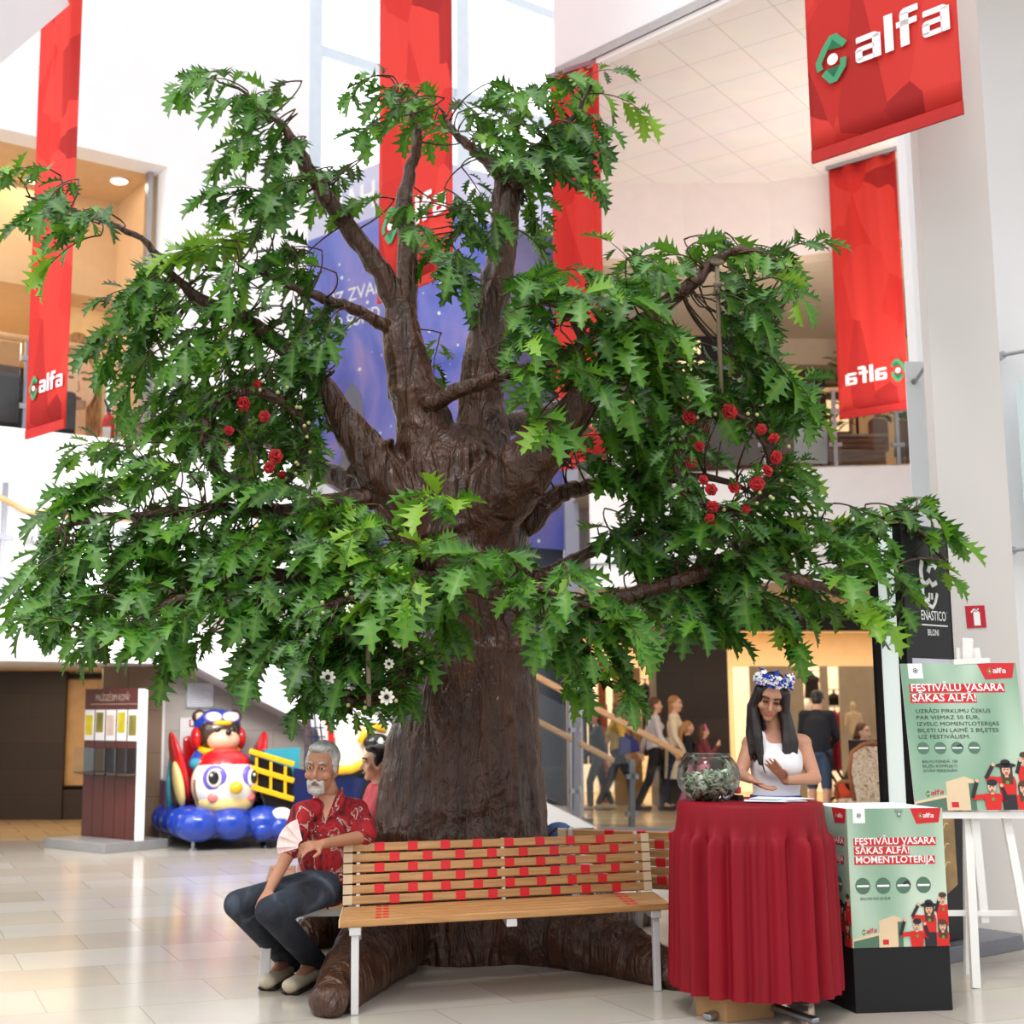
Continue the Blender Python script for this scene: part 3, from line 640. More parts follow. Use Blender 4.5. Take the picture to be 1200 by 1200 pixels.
for p0, p1 in ((943, 963), (970, 986), (862, 880), (682, 700), (712, 726), (1018, 1030)):
    x0, x1 = at(p0, 850, SY + 2).x, at(p1, 850, SY + 2).x
    struct(MB().box(((x0 + x1) / 2, SY + 2.0, 1.2), (x1 - x0, .06, 2.1)).build('wall_lit_niche', M_niche))
struct(MB().box((at(706, 850, SY + 1).x, SY + 1, 1.2), (.12, .1, 2.4)).build('trim_shop_red', mat('terracotta', (176, 96, 66), .5))); struct(MB().box((at(735, 850, SY + .8).x, SY + .8, 1.1), (.45, .06, 2.2)).build('wall_shop_screen', mat('tan_screen', (200, 160, 106), .5, var=.06)))
def hang(name, px, py, Y, cols, label, rail, n=5, ln=.9, gname=None, ax=.3, wf=1.0):
    q = at(px, py, Y); k = len(cols)
    rl_ = thing('clothes_rail', 'steel clothes rail ' + rail, 'clothes rail', (q.x, Y, 0)); hw = n * .05 + .12
    MB().cyl((q.x - hw, Y, q.z + .06), (q.x + hw, Y, q.z + .06), .012).build('bar', M_steel, rl_, world=True)
    for sg_ in (-1, 1): MB().cyl((q.x + sg_ * hw, Y, 0), (q.x + sg_ * hw, Y, q.z + .06), .012).build('post', M_steel, rl_, world=True)
    for i in range(n):
        m = mat('garment_%d_%d_%d' % cols[i % k], cols[i % k], .85, var=.12, bump=.2)
        x = q.x + (i - (n - 1) / 2) * .1
        b = MB(); b.lathe([(.02, .05), (.02, 0), (.13, -.06), (.14, -.12), (.11, -.35 * ln), (.13, -ln + .02), (.13, -ln), (0, -ln + .01)], (x, Y, q.z), 16, lambda i_, a: wf / math.sqrt((math.cos(a) * wf) ** 2 + (math.sin(a)) ** 2) * (1 + .08 * math.sin(a * 5 + i))); b.v = [V((x + (p.x - x) * ax, Y + (p.y - Y) * (1.35 - ax), p.z)) for p in b.v]
        o = b.build(name, m, None, smooth=True, origin=(x, Y, q.z - ln)); tag(o, label, 'garment', gname)
hang('dress', 978, 832, SY + 1.55, [(140, 16, 56), (96, 14, 44), (170, 24, 70)], 'one of the crimson and plum garments hanging in the shop by the dark-sweater man', 'carrying the crimson garments', 5, 1.0, 'crimson garments on the shop rail')
hang('coat', 692, 830, SY + 1.1, [(44, 34, 32), (60, 46, 40)], 'one of the dark garments hanging in the shop left of the walkers', 'carrying the dark garments in the left shop', 3, .9, 'dark garments in the left shop')
hang('jacket', 951, 790, SY + 1.5, [(40, 36, 38)], 'black jacket hanging high in the lit shop niche above the dark-sweater man', 'carrying the black jacket', 1, .4, ax=1.0)
hang('blouse', 949, 822, SY + 1.75, [(238, 230, 220)], 'white blouse hanging in the lit shop niche under the black jacket', 'carrying the white blouse', 1, .7, ax=1.0)
hang('handbag', 977, 812, SY + 1.8, [(30, 26, 30)], 'black handbag hanging above the crimson garments', 'carrying the black handbag', 1, .24, ax=1.0)
hang('coat', 756, 800, SY + 1.3, [(58, 44, 36)], 'single dark garment hanging in the shop beside the dark stone pier', 'carrying the single dark garment', 1, 1.2, ax=.6)
def mannequin(p, label, h=1.0):
    t = thing('mannequin', label, 'mannequin', p); t.scale = (.62, .62, .62); m = mat('mannequin_cream', (206, 182, 146), .5, var=.02)
    b = MB().lim((0, 0, .05), (0, 0, .25), (.13, .1), (.12, .09)).lim((0, 0, .25), (0, 0, .48), (.12, .09), (.17, .1)).lim((0, 0, .5), (0, 0, .62), .05, .045).ell((0, 0, .72), (.075, .09, .11)).lim((-.16, 0, .5), (-.22, 0, .22), .05, .035).lim((.16, 0, .5), (.22, 0, .22), .05, .035)
    blob(b.build('body', m, t), .02, 3); MB().cyl((0, 0, -p[2] / .62), (0, 0, .06), .02).cyl((0, 0, -p[2] / .62), (0, 0, -p[2] / .62 + .02), .16).build('stand', M_steel, t)
q = at(1001, 860, SY + .75); mannequin(q, 'cream headed mannequin torso in the right shop window')
for px, lb in ((977, 'left one of two ceiling spotlights at the right shop front'), (986, 'right one of two ceiling spotlights at the right shop front')):
    q = at(px, 734, SY + .6); t = thing('spotlight', lb, 'ceiling light', (q.x, q.y, 2.85), group='spotlights at the right shop front')
    MB().cyl((0, 0, .16), (0, -.06, .0), .05, .07).build('housing', M_wt, t); MB().ell((0, -.06, 0), .055).build('lamp', M_glow, t)

# ---------------- the tree ----------------
TC = at(538, 900, 8.8); TC.z = 0
M_bark = bpy.data.materials.new('wrapped_brown_film'); M_bark.use_nodes = True
t = M_bark.node_tree; b_ = t.nodes['Principled BSDF']; b_.inputs['Roughness'].default_value = .34
tcn = t.nodes.new('ShaderNodeTexCoord'); mp = t.nodes.new('ShaderNodeMapping'); mp.inputs['Scale'].default_value = (6, 6, 1.0); t.links.new(tcn.outputs['Object'], mp.inputs[0])
n1 = t.nodes.new('ShaderNodeTexNoise'); n1.inputs['Scale'].default_value = 1.6; n1.inputs['Detail'].default_value = 4; n1.inputs['Distortion'].default_value = .9; n1.inputs['Roughness'].default_value = .5; t.links.new(mp.outputs[0], n1.inputs['Vector'])
n2 = t.nodes.new('ShaderNodeTexNoise'); n2.inputs['Scale'].default_value = 8; n2.inputs['Detail'].default_value = 4; n2.inputs['Distortion'].default_value = 2; t.links.new(tcn.outputs['Object'], n2.inputs['Vector'])
ad_ = t.nodes.new('ShaderNodeMath'); ad_.operation = 'MULTIPLY_ADD'; ad_.inputs[1].default_value = .2; t.links.new(n2.outputs['Fac'], ad_.inputs[0]); t.links.new(n1.outputs['Fac'], ad_.inputs[2])
bp = t.nodes.new('ShaderNodeBump'); bp.inputs['Strength'].default_value = 1.0; bp.inputs['Distance'].default_value = .08; t.links.new(ad_.outputs[0], bp.inputs['Height']); t.links.new(bp.outputs[0], b_.inputs['Normal'])
r = t.nodes.new('ShaderNodeValToRGB'); r.color_ramp.elements[0].position = .3; r.color_ramp.elements[0].color = (*lin((54, 32, 21)), 1); r.color_ramp.elements[1].position = .75; r.color_ramp.elements[1].color = (*lin((90, 56, 36)), 1)
t.links.new(n1.outputs['Fac'], r.inputs[0]); t.links.new(r.outputs[0], b_.inputs['Base Color'])

M_leaf = bpy.data.materials.new('oak_leaf'); M_leaf.use_nodes = True
t = M_leaf.node_tree; b_ = t.nodes['Principled BSDF']; b_.inputs['Roughness'].default_value = .38
at_ = t.nodes.new('ShaderNodeAttribute'); at_.attribute_name = 'leafinfo'; s_ = t.nodes.new('ShaderNodeSeparateColor'); t.links.new(at_.outputs['Color'], s_.inputs[0])
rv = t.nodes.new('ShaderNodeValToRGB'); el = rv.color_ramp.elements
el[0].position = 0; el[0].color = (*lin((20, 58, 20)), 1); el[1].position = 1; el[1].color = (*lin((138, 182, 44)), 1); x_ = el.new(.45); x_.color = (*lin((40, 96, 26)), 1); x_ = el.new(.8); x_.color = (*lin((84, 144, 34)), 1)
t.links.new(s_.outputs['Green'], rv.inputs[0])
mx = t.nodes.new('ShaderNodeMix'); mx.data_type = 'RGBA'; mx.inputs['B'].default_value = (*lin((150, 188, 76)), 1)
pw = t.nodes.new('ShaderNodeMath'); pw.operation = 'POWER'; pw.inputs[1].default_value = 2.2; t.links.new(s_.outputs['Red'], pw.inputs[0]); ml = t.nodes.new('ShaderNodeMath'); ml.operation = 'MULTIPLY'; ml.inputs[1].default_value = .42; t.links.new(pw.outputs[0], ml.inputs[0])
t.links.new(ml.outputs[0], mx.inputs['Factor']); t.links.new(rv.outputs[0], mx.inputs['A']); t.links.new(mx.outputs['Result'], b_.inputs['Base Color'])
trn = t.nodes.new('ShaderNodeBsdfTranslucent'); t.links.new(mx.outputs['Result'], trn.inputs[0]); ms = t.nodes.new('ShaderNodeMixShader'); ms.inputs[0].default_value = .3
out = t.nodes['Material Output']; t.links.new(b_.outputs[0], ms.inputs[1]); t.links.new(trn.outputs[0], ms.inputs[2]); t.links.new(ms.outputs[0], out.inputs[0])

# one lobed leaf: rows of (left edge, midrib, right edge)
LT = [(0, .01), (.1, .012), (.16, .05), (.24, .2), (.27, .10), (.33, .12), (.42, .33), (.45, .14), (.51, .15), (.62, .36), (.65, .13), (.70, .13), (.80, .24), (.82, .08), (.87, .07), (.93, .08), (.95, .03), (1, .0)]
LV = []; LFc = []; LI = []
for tt, ww in LT:
    for sgn in (-1, 0, 1): LV.append((tt + (.06 if ww > .19 and sgn else 0), sgn * ww * 1.02, abs(sgn) * ww)); LI.append(1 - min(1, abs(sgn) * 1))
for i in range(len(LT) - 1):
    a = 3 * i
    LFc += [(a, a + 1, a + 4, a + 3), (a + 1, a + 2, a + 5, a + 4)]
LV = np.array(LV); LFc = np.array(LFc); LI = np.array(LI)
class Leaves:
    def __init__(s): s.v = []; s.c = []; s.n = 0; s.tw = MB()
    def leaf(s, p, d, nrm, L, curl, rnd):
        d = d.normalized(); sd = d.cross(nrm)
        if sd.length < 1e-3: sd = d.orthogonal()
        sd.normalize(); n = sd.cross(d)
        q = LV; fold = .35 + .3 * rnd
        X = q[:, 0] * L; Y = q[:, 1] * L; Z = (q[:, 2] * fold - curl * q[:, 0] ** 2) * L
        D = np.array([d, sd, n]); P = np.stack([X, Y, Z], 1) @ D + np.array(p)
        s.v.append(P); cc = np.zeros((len(P), 4)); cc[:, 0] = LI; cc[:, 1] = rnd; cc[:, 3] = 1; s.c.append(cc); s.n += 1
    def spray(s, p, d, ln, rs, L=.21, droop=.5, tone=.5, n=9):
        d = d.normalized(); st = ln / n; pts = [p.copy()]
        side = d.cross(V((0, 0, 1)))
        if side.length < .1: side = V((1, 0, 0))
        side.normalize(); f = rs.choice((-1, 1))
        for i in range(n):
            p = p + d * st; pts.append(p.copy())
            if i >= 1:
                f = -f; a = rs.uniform(.5, 1.0)
                ld = d * .7 + side * f * a + V((0, 0, -droop * rs.uniform(-.2, 1.1))) + V((rs.gauss(0, .3), rs.gauss(0, .3), rs.gauss(0, .25)))
                nr = V((rs.gauss(0, .6), rs.gauss(0, .6) - .3, 1))
                s.leaf(p, ld, nr, L * rs.uniform(.75, 1.25), rs.uniform(.05, .4), min(1, max(0, tone + rs.gauss(0, .22))))
            d = (d + V((rs.gauss(0, .07), rs.gauss(0, .07), -droop * .16))).normalized()
        s.leaf(p, d, V((rs.gauss(0, .3), -.4, 1)), L * 1.2, .3, min(1, max(0, tone + .15)))
        s.tw.tube(pts, [.006 - .004 * i / len(pts) for i in range(len(pts))], 5)
    def build(s, name, parent, twig=True):
        if not s.n: return
        nv = len(LV); v = np.concatenate(s.v); c = np.concatenate(s.c); f = np.concatenate([LFc + i * nv for i in range(s.n)])
        Mi = np.array(wm(parent).inverted()); v = v @ Mi[:3, :3].T + Mi[:3, 3]
        me = bpy.data.meshes.new(name); me.from_pydata(v.tolist(), [], f.tolist()); me.update()
        a = me.color_attributes.new('leafinfo', 'FLOAT_COLOR', 'POINT'); a.data.foreach_set('color', c.ravel())
        me.polygons.foreach_set('use_smooth', [True] * len(me.polygons)); me.materials.append(M_leaf)
        o = bpy.data.objects.new(name, me); col.objects.link(o); o.parent = parent; o['kind'] = 'stuff'
        if twig: w_ = s.tw.build('twigs', M_bark, parent, smooth=True, world=True); w_['kind'] = 'stuff'
        return o
def smooth_path(pts, n=6):
    P_ = [pts[0]] + pts + [pts[-1]]; out = []
    for i in range(1, len(P_) - 2):
        p0, p1, p2, p3 = P_[i - 1:i + 3]
        for k in range(n):
            t_ = k / n; out.append(tuple(.5 * ((2 * b) + (-a + c) * t_ + (2 * a - 5 * b + 4 * c - d) * t_ * t_ + (-a + 3 * b - 3 * c + d) * t_ ** 3) for a, b, c, d in zip(p0, p1, p2, p3)))
    out.append(tuple(pts[-1])); return out
tree = thing('tree', 'huge artificial oak tree with film-wrapped brown trunk inside the ring of benches', 'tree', TC)
# trunk and main forks as one skin
tb = MB()
def lim_px(a, b_, side=(1, 0, 0), b=None):   # (px, py, depth, half width px)
    p, q = at(*a[:3]), at(*b_[:3]); (b or tb).lim(p, q, a[3] * a[2] / F, b_[3] * b_[2] / F, side, 20)
TY = 8.8
chain = [(538, 1105, TY, 108), (538, 1000, TY, 99), (540, 900, TY, 92), (552, 800, TY, 78), (560, 755, TY, 70), (556, 690, TY, 68), (545, 640, TY, 76), (536, 600, TY, 78), (530, 565, TY, 70)]
for a, c in zip(chain, chain[1:]): lim_px(a, c)
forkL = [(505, 590, 8.75, 46), (500, 530, 8.75, 38), (496, 490, 8.75, 33), (480, 440, 8.75, 29), (470, 395, 8.75, 24), (470, 360, 8.75, 19)]
forkR = [(560, 590, 8.8, 46), (565, 530, 8.85, 36), (564, 480, 8.9, 29), (566, 430, 8.9, 26), (574, 370, 8.95, 22), (586, 310, 9.0, 19), (590, 265, 9.0, 17), (592, 222, 9.0, 15)]
stub = [(560, 610, 8.6, 44), (595, 570, 8.4, 40), (630, 532, 8.25, 33), (660, 500, 8.15, 26), (682, 470, 8.1, 20)]
stubL = [(485, 610, 8.7, 40), (448, 560, 8.6, 30), (428, 528, 8.6, 25), (405, 495, 8.6, 19)]
for ch in (forkL, forkR, stub, stubL):
    for a, c in zip(ch, ch[1:]): lim_px(a, c)
lim_px((600, 232, 8.85, 12), (588, 320, 8.85, 14)); lim_px((588, 320, 8.85, 14), (572, 400, 8.88, 15))
for pts in ([gr(470, 1100), gr(445, 1140), gr(415, 1165), gr(385, 1190)], [gr(590, 1120), gr(660, 1128), gr(735, 1142), gr(792, 1158)], [gr(430, 1075), gr(400, 1100), gr(360, 1112)], [TC + V((.3, .3, 0)), TC + V((.9, .8, 0)), TC + V((1.3, 1.0, 0))]):
    rad = [.34, .24, .17, .1] if len(pts) == 4 else [.34, .2, .1]
    p0 = TC + V((0, 0, .42)); prev, pr = p0.lerp(pts[0], .3), .4
    for p, r_ in zip(pts, rad):
        q = V((p.x, p.y, r_ * .62)); tb.lim(prev, q, pr, r_); prev, pr = q, r_
# deep vertical pleats of the film on the lower trunk
for k in range(30):
    a = 2 * PI * k / 30 + .1 * math.sin(k * 3.1); rr2 = .512
    z0 = 1.5 + .08 * math.sin(k * 1.7); p0 = TC + V((rr2 * .80 * math.cos(a) + .06, rr2 * .80 * math.sin(a), z0 + .1)); p1 = TC + V((rr2 * 1.03 * math.cos(a + .05), rr2 * 1.03 * math.sin(a + .05), .5))
    tb.lim(p0, p1, .03, .05)
# wraps: tilted rings of gathered film up the trunk and forks
def ring_px(px, py, Y, hw, tilt, th=.02):
    c = at(px, py, Y); R_ = hw * Y / F; pts = [c + V((R_ * math.cos(a), R_ * math.sin(a), R_ * math.cos(a) * tilt)) for a in np.linspace(0, 2 * PI, 22)]
    tb.tube(pts, th, 6)
for px, py, Y, hw, ti in ((560, 762, TY, 72, .02), (556, 700, TY, 68, .2), (548, 655, TY, 76, -.12), (538, 625, TY, 79, .25), (500, 545, 8.75, 40, .3), (497, 505, 8.75, 34, -.2), (486, 460, 8.75, 30, .2), (566, 500, 8.9, 31, -.3), (565, 455, 8.9, 28, .1), (606, 560, 8.36, 38, -.9), (642, 522, 8.2, 31, -.9), (434, 536, 8.6, 26, .8)): ring_px(px, py, Y, hw * .985, ti)
trunk = tb.build('trunk', M_bark, tree, world=True); blob(trunk, .022, 3)
dm = bpy.data.textures.new('film_wrinkles', 'CLOUDS'); dm.noise_scale = .13; dm.noise_depth = 3
md = trunk.modifiers.new('wrinkles', 'DISPLACE'); md.texture = dm; md.strength = .045; md.mid_level = .5; md.texture_coords = 'LOCAL'

BR = {  # branch centre lines: (px, py, depth, half width px)
 'upper_left': [(470, 365, 8.75, 17), (440, 310, 8.7, 13), (400, 255, 8.65, 11), (372, 215, 8.6, 10), (352, 182, 8.55, 8), (325, 140, 8.5, 4), (285, 108, 8.4, 2), (245, 90, 8.3, 1)],
 'upright': [(472, 370, 8.75, 17), (479, 300, 8.8, 13), (473, 250, 8.8, 11), (480, 205, 8.85, 8), (489, 165, 8.9, 6), (478, 130, 8.9, 4), (455, 108, 8.9, 2)],
 'crown_left': [(592, 230, 9.0, 13), (585, 205, 9.0, 9), (560, 180, 9.0, 7), (536, 158, 9.0, 5), (522, 140, 9.05, 2)],
 'crown_right': [(601, 235, 8.85, 10), (615, 195, 8.9, 8), (640, 165, 8.95, 6), (670, 140, 9, 4), (692, 100, 9, 2)],
 'left_high': [(405, 495, 8.6, 18), (368, 440, 8.6, 13), (320, 398, 8.6, 11), (275, 368, 8.6, 9), (238, 353, 8.6, 8), (205, 325, 8.5, 5), (165, 280, 8.4, 4), (110, 255, 8.3, 3), (30, 230, 8.1, 1)],
 'left_twin': [(458, 388, 8.72, 9), (420, 365, 8.6, 7), (378, 350, 8.5, 6), (330, 330, 8.4, 4), (280, 310, 8.3, 2)],
 'left_mid': [(450, 580, 8.6, 16), (390, 590, 8.5, 12), (330, 600, 8.4, 10), (250, 598, 8.3, 8), (150, 605, 8.2, 5), (60, 620, 8.1, 2)],
 'left_low': [(480, 640, 8.5, 20), (430, 670, 8.2, 15), (360, 680, 8.0, 13), (290, 675, 7.9, 11), (220, 700, 7.8, 8), (150, 735, 7.7, 5), (110, 760, 7.7, 2)],
 'left_back': [(470, 590, 9.0, 18), (400, 560, 9.3, 13), (320, 520, 9.6, 10), (240, 470, 9.8, 7), (170, 420, 10, 3)],
 'front_low': [(500, 660, 8.35, 12), (470, 650, 8.0, 9), (520, 668, 7.8, 8), (570, 695, 7.6, 6), (640, 690, 7.4, 4), (710, 720, 7.3, 2)],
 'hanging_low': [(470, 640, 8.3, 14), (440, 680, 7.9, 9), (425, 720, 7.7, 5), (415, 745, 7.7, 2)],
 'right_high': [(680, 473, 8.1, 19), (705, 430, 8.1, 15), (745, 385, 8.1, 12), (800, 342, 8.1, 9), (852, 297, 8.1, 6), (900, 300, 8.0, 3), (940, 330, 7.9, 1)],
 'right_small': [(688, 455, 8.1, 9), (676, 425, 8.0, 6), (680, 395, 7.9, 5), (660, 360, 7.8, 2)],
 'cross': [(500, 476, 8.6, 12), (545, 455, 8.45, 9), (600, 437, 8.3, 7), (650, 420, 8.2, 4), (700, 400, 8.1, 2)],
 'right_back': [(585, 500, 9.0, 16), (660, 480, 9.3, 12), (740, 460, 9.5, 9), (830, 455, 9.7, 6), (900, 470, 9.8, 2)],
 'right_mid': [(615, 615, 8.75, 16), (650, 582, 8.7, 13), (690, 570, 8.7, 9), (760, 562, 8.6, 7), (840, 560, 8.5, 4), (900, 590, 8.4, 2)],
 'right_thin': [(600, 690, 8.7, 12), (655, 665, 8.6, 8), (700, 642, 8.6, 7), (745, 625, 8.6, 5), (780, 610, 8.6, 2)],
 'right_low': [(600, 715, 8.6, 16), (680, 710, 8.4, 12), (770, 690, 8.3, 10), (860, 660, 8.2, 9), (900, 670, 8.1, 8), (955, 685, 8.0, 6), (1015, 704, 7.9, 3)],
 'right_far': [(770, 690, 8.3, 9), (850, 655, 8.5, 7), (930, 640, 8.6, 6), (1000, 615, 8.6, 4), (1060, 610, 8.5, 3), (1110, 660, 8.3, 2)],
}
branch = {}; bpts = []
for nm, ln in BR.items():
    sm = smooth_path([(*at(*q[:3]), q[3] * q[2] / F) for q in ln], 6); rs = random.Random(nm)
    pts = [V(q[:3]) + V((rs.gauss(0, .006), rs.gauss(0, .006), rs.gauss(0, .006))) for q in sm]
    branch[nm] = [MB().tube(pts, [max(.006, q[3]) * rs.uniform(.93, 1.08) for q in sm], 12).build('branch', M_bark, tree, smooth=True, world=True), Leaves(), pts]
    bpts += [(p, nm) for p in pts[len(pts) // 5:]]
# foliage masses: (px, py, rx, ry, depth, tone)
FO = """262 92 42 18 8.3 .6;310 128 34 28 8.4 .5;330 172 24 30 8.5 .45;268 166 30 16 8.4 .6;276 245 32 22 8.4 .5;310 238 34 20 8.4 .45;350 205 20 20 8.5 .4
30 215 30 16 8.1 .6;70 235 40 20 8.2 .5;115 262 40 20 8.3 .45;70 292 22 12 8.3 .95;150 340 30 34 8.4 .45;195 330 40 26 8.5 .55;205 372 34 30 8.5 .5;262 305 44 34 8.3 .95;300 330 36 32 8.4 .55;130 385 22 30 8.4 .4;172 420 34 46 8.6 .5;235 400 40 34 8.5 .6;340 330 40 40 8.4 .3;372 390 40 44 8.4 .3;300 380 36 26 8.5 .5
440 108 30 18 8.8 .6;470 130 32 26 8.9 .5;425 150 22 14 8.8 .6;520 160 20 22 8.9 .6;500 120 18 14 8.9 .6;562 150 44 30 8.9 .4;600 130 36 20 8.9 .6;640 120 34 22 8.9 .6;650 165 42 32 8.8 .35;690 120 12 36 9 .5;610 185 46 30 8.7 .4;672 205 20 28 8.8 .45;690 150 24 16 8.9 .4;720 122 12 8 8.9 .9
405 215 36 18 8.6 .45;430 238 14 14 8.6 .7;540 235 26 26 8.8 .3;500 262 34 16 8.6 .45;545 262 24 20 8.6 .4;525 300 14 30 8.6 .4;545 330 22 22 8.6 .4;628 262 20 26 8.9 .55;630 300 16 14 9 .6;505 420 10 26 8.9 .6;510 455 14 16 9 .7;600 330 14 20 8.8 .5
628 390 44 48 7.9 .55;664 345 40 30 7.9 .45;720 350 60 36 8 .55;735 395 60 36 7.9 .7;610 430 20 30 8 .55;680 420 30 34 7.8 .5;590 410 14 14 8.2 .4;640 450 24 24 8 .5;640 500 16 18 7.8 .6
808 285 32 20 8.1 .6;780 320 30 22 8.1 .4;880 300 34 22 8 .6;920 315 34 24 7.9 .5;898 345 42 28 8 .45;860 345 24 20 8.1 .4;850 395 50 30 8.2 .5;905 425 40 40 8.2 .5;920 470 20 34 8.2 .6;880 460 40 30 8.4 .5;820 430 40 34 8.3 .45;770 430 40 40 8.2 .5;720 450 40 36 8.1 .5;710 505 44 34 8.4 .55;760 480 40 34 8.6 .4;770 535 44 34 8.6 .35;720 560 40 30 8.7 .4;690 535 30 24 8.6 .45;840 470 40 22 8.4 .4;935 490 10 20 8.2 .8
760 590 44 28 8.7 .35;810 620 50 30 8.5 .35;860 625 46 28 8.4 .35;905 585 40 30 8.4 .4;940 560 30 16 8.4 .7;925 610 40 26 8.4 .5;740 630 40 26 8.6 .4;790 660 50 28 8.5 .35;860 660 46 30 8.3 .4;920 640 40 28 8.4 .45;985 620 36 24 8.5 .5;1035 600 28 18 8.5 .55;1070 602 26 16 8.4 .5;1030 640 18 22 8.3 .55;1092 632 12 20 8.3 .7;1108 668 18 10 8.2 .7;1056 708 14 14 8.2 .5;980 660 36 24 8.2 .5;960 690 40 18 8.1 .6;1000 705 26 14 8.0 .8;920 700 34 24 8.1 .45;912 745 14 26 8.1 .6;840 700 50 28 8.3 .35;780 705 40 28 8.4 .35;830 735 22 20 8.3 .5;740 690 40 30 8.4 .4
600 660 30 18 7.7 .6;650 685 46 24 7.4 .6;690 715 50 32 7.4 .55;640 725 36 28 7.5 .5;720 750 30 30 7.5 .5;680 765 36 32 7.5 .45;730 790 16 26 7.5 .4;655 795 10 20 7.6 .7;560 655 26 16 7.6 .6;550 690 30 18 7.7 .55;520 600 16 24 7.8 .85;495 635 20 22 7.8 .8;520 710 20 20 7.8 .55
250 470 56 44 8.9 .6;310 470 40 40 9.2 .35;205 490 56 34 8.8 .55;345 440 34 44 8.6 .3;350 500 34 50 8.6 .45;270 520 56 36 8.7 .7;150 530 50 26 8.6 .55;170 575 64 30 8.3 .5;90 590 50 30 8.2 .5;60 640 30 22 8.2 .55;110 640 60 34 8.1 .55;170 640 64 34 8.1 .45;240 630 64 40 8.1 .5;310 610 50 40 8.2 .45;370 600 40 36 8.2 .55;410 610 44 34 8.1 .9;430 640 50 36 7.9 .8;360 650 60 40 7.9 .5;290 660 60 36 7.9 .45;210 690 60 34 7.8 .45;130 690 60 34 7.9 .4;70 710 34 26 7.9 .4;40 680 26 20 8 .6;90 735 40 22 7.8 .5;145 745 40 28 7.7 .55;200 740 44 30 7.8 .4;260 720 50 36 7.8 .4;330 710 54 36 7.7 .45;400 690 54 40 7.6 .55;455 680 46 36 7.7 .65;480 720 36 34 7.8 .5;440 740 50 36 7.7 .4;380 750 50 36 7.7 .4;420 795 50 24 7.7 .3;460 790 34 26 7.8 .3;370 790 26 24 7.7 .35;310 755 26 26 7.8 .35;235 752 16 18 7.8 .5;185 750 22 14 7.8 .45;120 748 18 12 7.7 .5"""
rs = random.Random(11)
def nearest(p):
    return min(bpts, key=lambda q: (q[0] - p).length_squared)
for row in FO.replace('\n', ';').split(';'):
    cx, cy, rx, ry, Y, tone = map(float, row.split())
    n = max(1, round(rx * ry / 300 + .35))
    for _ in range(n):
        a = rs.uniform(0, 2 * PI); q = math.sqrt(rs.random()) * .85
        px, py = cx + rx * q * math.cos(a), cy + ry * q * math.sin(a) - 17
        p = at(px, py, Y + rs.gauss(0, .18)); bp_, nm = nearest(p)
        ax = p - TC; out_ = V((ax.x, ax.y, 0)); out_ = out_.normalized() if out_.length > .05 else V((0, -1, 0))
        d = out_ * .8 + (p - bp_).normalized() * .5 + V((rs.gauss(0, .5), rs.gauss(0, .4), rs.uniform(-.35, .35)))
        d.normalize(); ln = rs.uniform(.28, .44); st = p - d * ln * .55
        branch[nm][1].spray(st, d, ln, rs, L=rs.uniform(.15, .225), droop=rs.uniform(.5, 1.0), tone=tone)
        bp2, _n = min(((q2, 0) for q2 in branch[nm][2]), key=lambda z: (z[0] - st).length_squared)
        dl = (st - bp2).length; c1 = bp2.lerp(st, .5) - d * dl * .25 + V((0, 0, .04 * dl)); q_ = [bp2 * (1 - u) ** 2 + c1 * 2 * u * (1 - u) + st * u * u for u in np.linspace(0, 1, 7)]
        branch[nm][1].tw.tube(q_, [.008, .007, .006, .006, .005, .005, .005], 5)
for nm, (o, lv, pts) in branch.items(): lv.build('foliage', o)
# the planter's plant on the gallery
lv = Leaves(); rs = random.Random(5)
for k in range(26):
    p = V(PLANT_AT) + V((rs.gauss(0, .12), rs.gauss(0, .1), rs.uniform(.1, 1.0))); lv.spray(p, V((rs.gauss(0, 1), rs.gauss(0, .7), .5)), .35, rs, L=.16, droop=.4, tone=.15, n=7)
lv.tw.tube([V(PLANT_AT), V(PLANT_AT) + V((0, 0, 1.0))], .02, 6)
lv.build('foliage', PLANT)
# ---------------- banners ----------------
M_ban = bpy.data.materials.new('red_banner_cloth'); M_ban.use_nodes = True
t = M_ban.node_tree; b_ = t.nodes['Principled BSDF']; b_.inputs['Roughness'].default_value = .75
tcn = t.nodes.new('ShaderNodeTexCoord'); mp = t.nodes.new('ShaderNodeMapping'); mp.inputs['Scale'].default_value = (1.6, 1.6, 1.0); mp.inputs['Rotation'].default_value = (.5, .8, .3); t.links.new(tcn.outputs['Object'], mp.inputs[0])
vo = t.nodes.new('ShaderNodeTexVoronoi'); vo.inputs['Scale'].default_value = 1.5; t.links.new(mp.outputs[0], vo.inputs['Vector'])
r = t.nodes.new('ShaderNodeValToRGB'); r.color_ramp.elements[0].position = .15; r.color_ramp.elements[0].color = (*lin((190, 40, 38)), 1); r.color_ramp.elements[1].position = .75; r.color_ramp.elements[1].color = (*lin((236, 74, 64)), 1)
r.color_ramp.elements.new(.45).color = (*lin((226, 56, 48)), 1)
t.links.new(vo.outputs['Color'], r.inputs[0]); t.links.new(r.outputs[0], b_.inputs['Base Color'])
tl = t.nodes.new('ShaderNodeBsdfTranslucent'); t.links.new(r.outputs[0], tl.inputs[0]); ms = t.nodes.new('ShaderNodeMixShader'); ms.inputs[0].default_value = .4
o_ = t.nodes['Material Output']; t.links.new(b_.outputs[0], ms.inputs[1]); t.links.new(tl.outputs[0], ms.inputs[2]); t.links.new(ms.outputs[0], o_.inputs[0])
M_hem = mat('red_hem', (186, 36, 32), .75, var=.06); M_logo_g = mat('logo_green', (64, 150, 104), .6, var=.02); M_logo_w = mat('logo_white', (246, 240, 240), .7, var=.01)
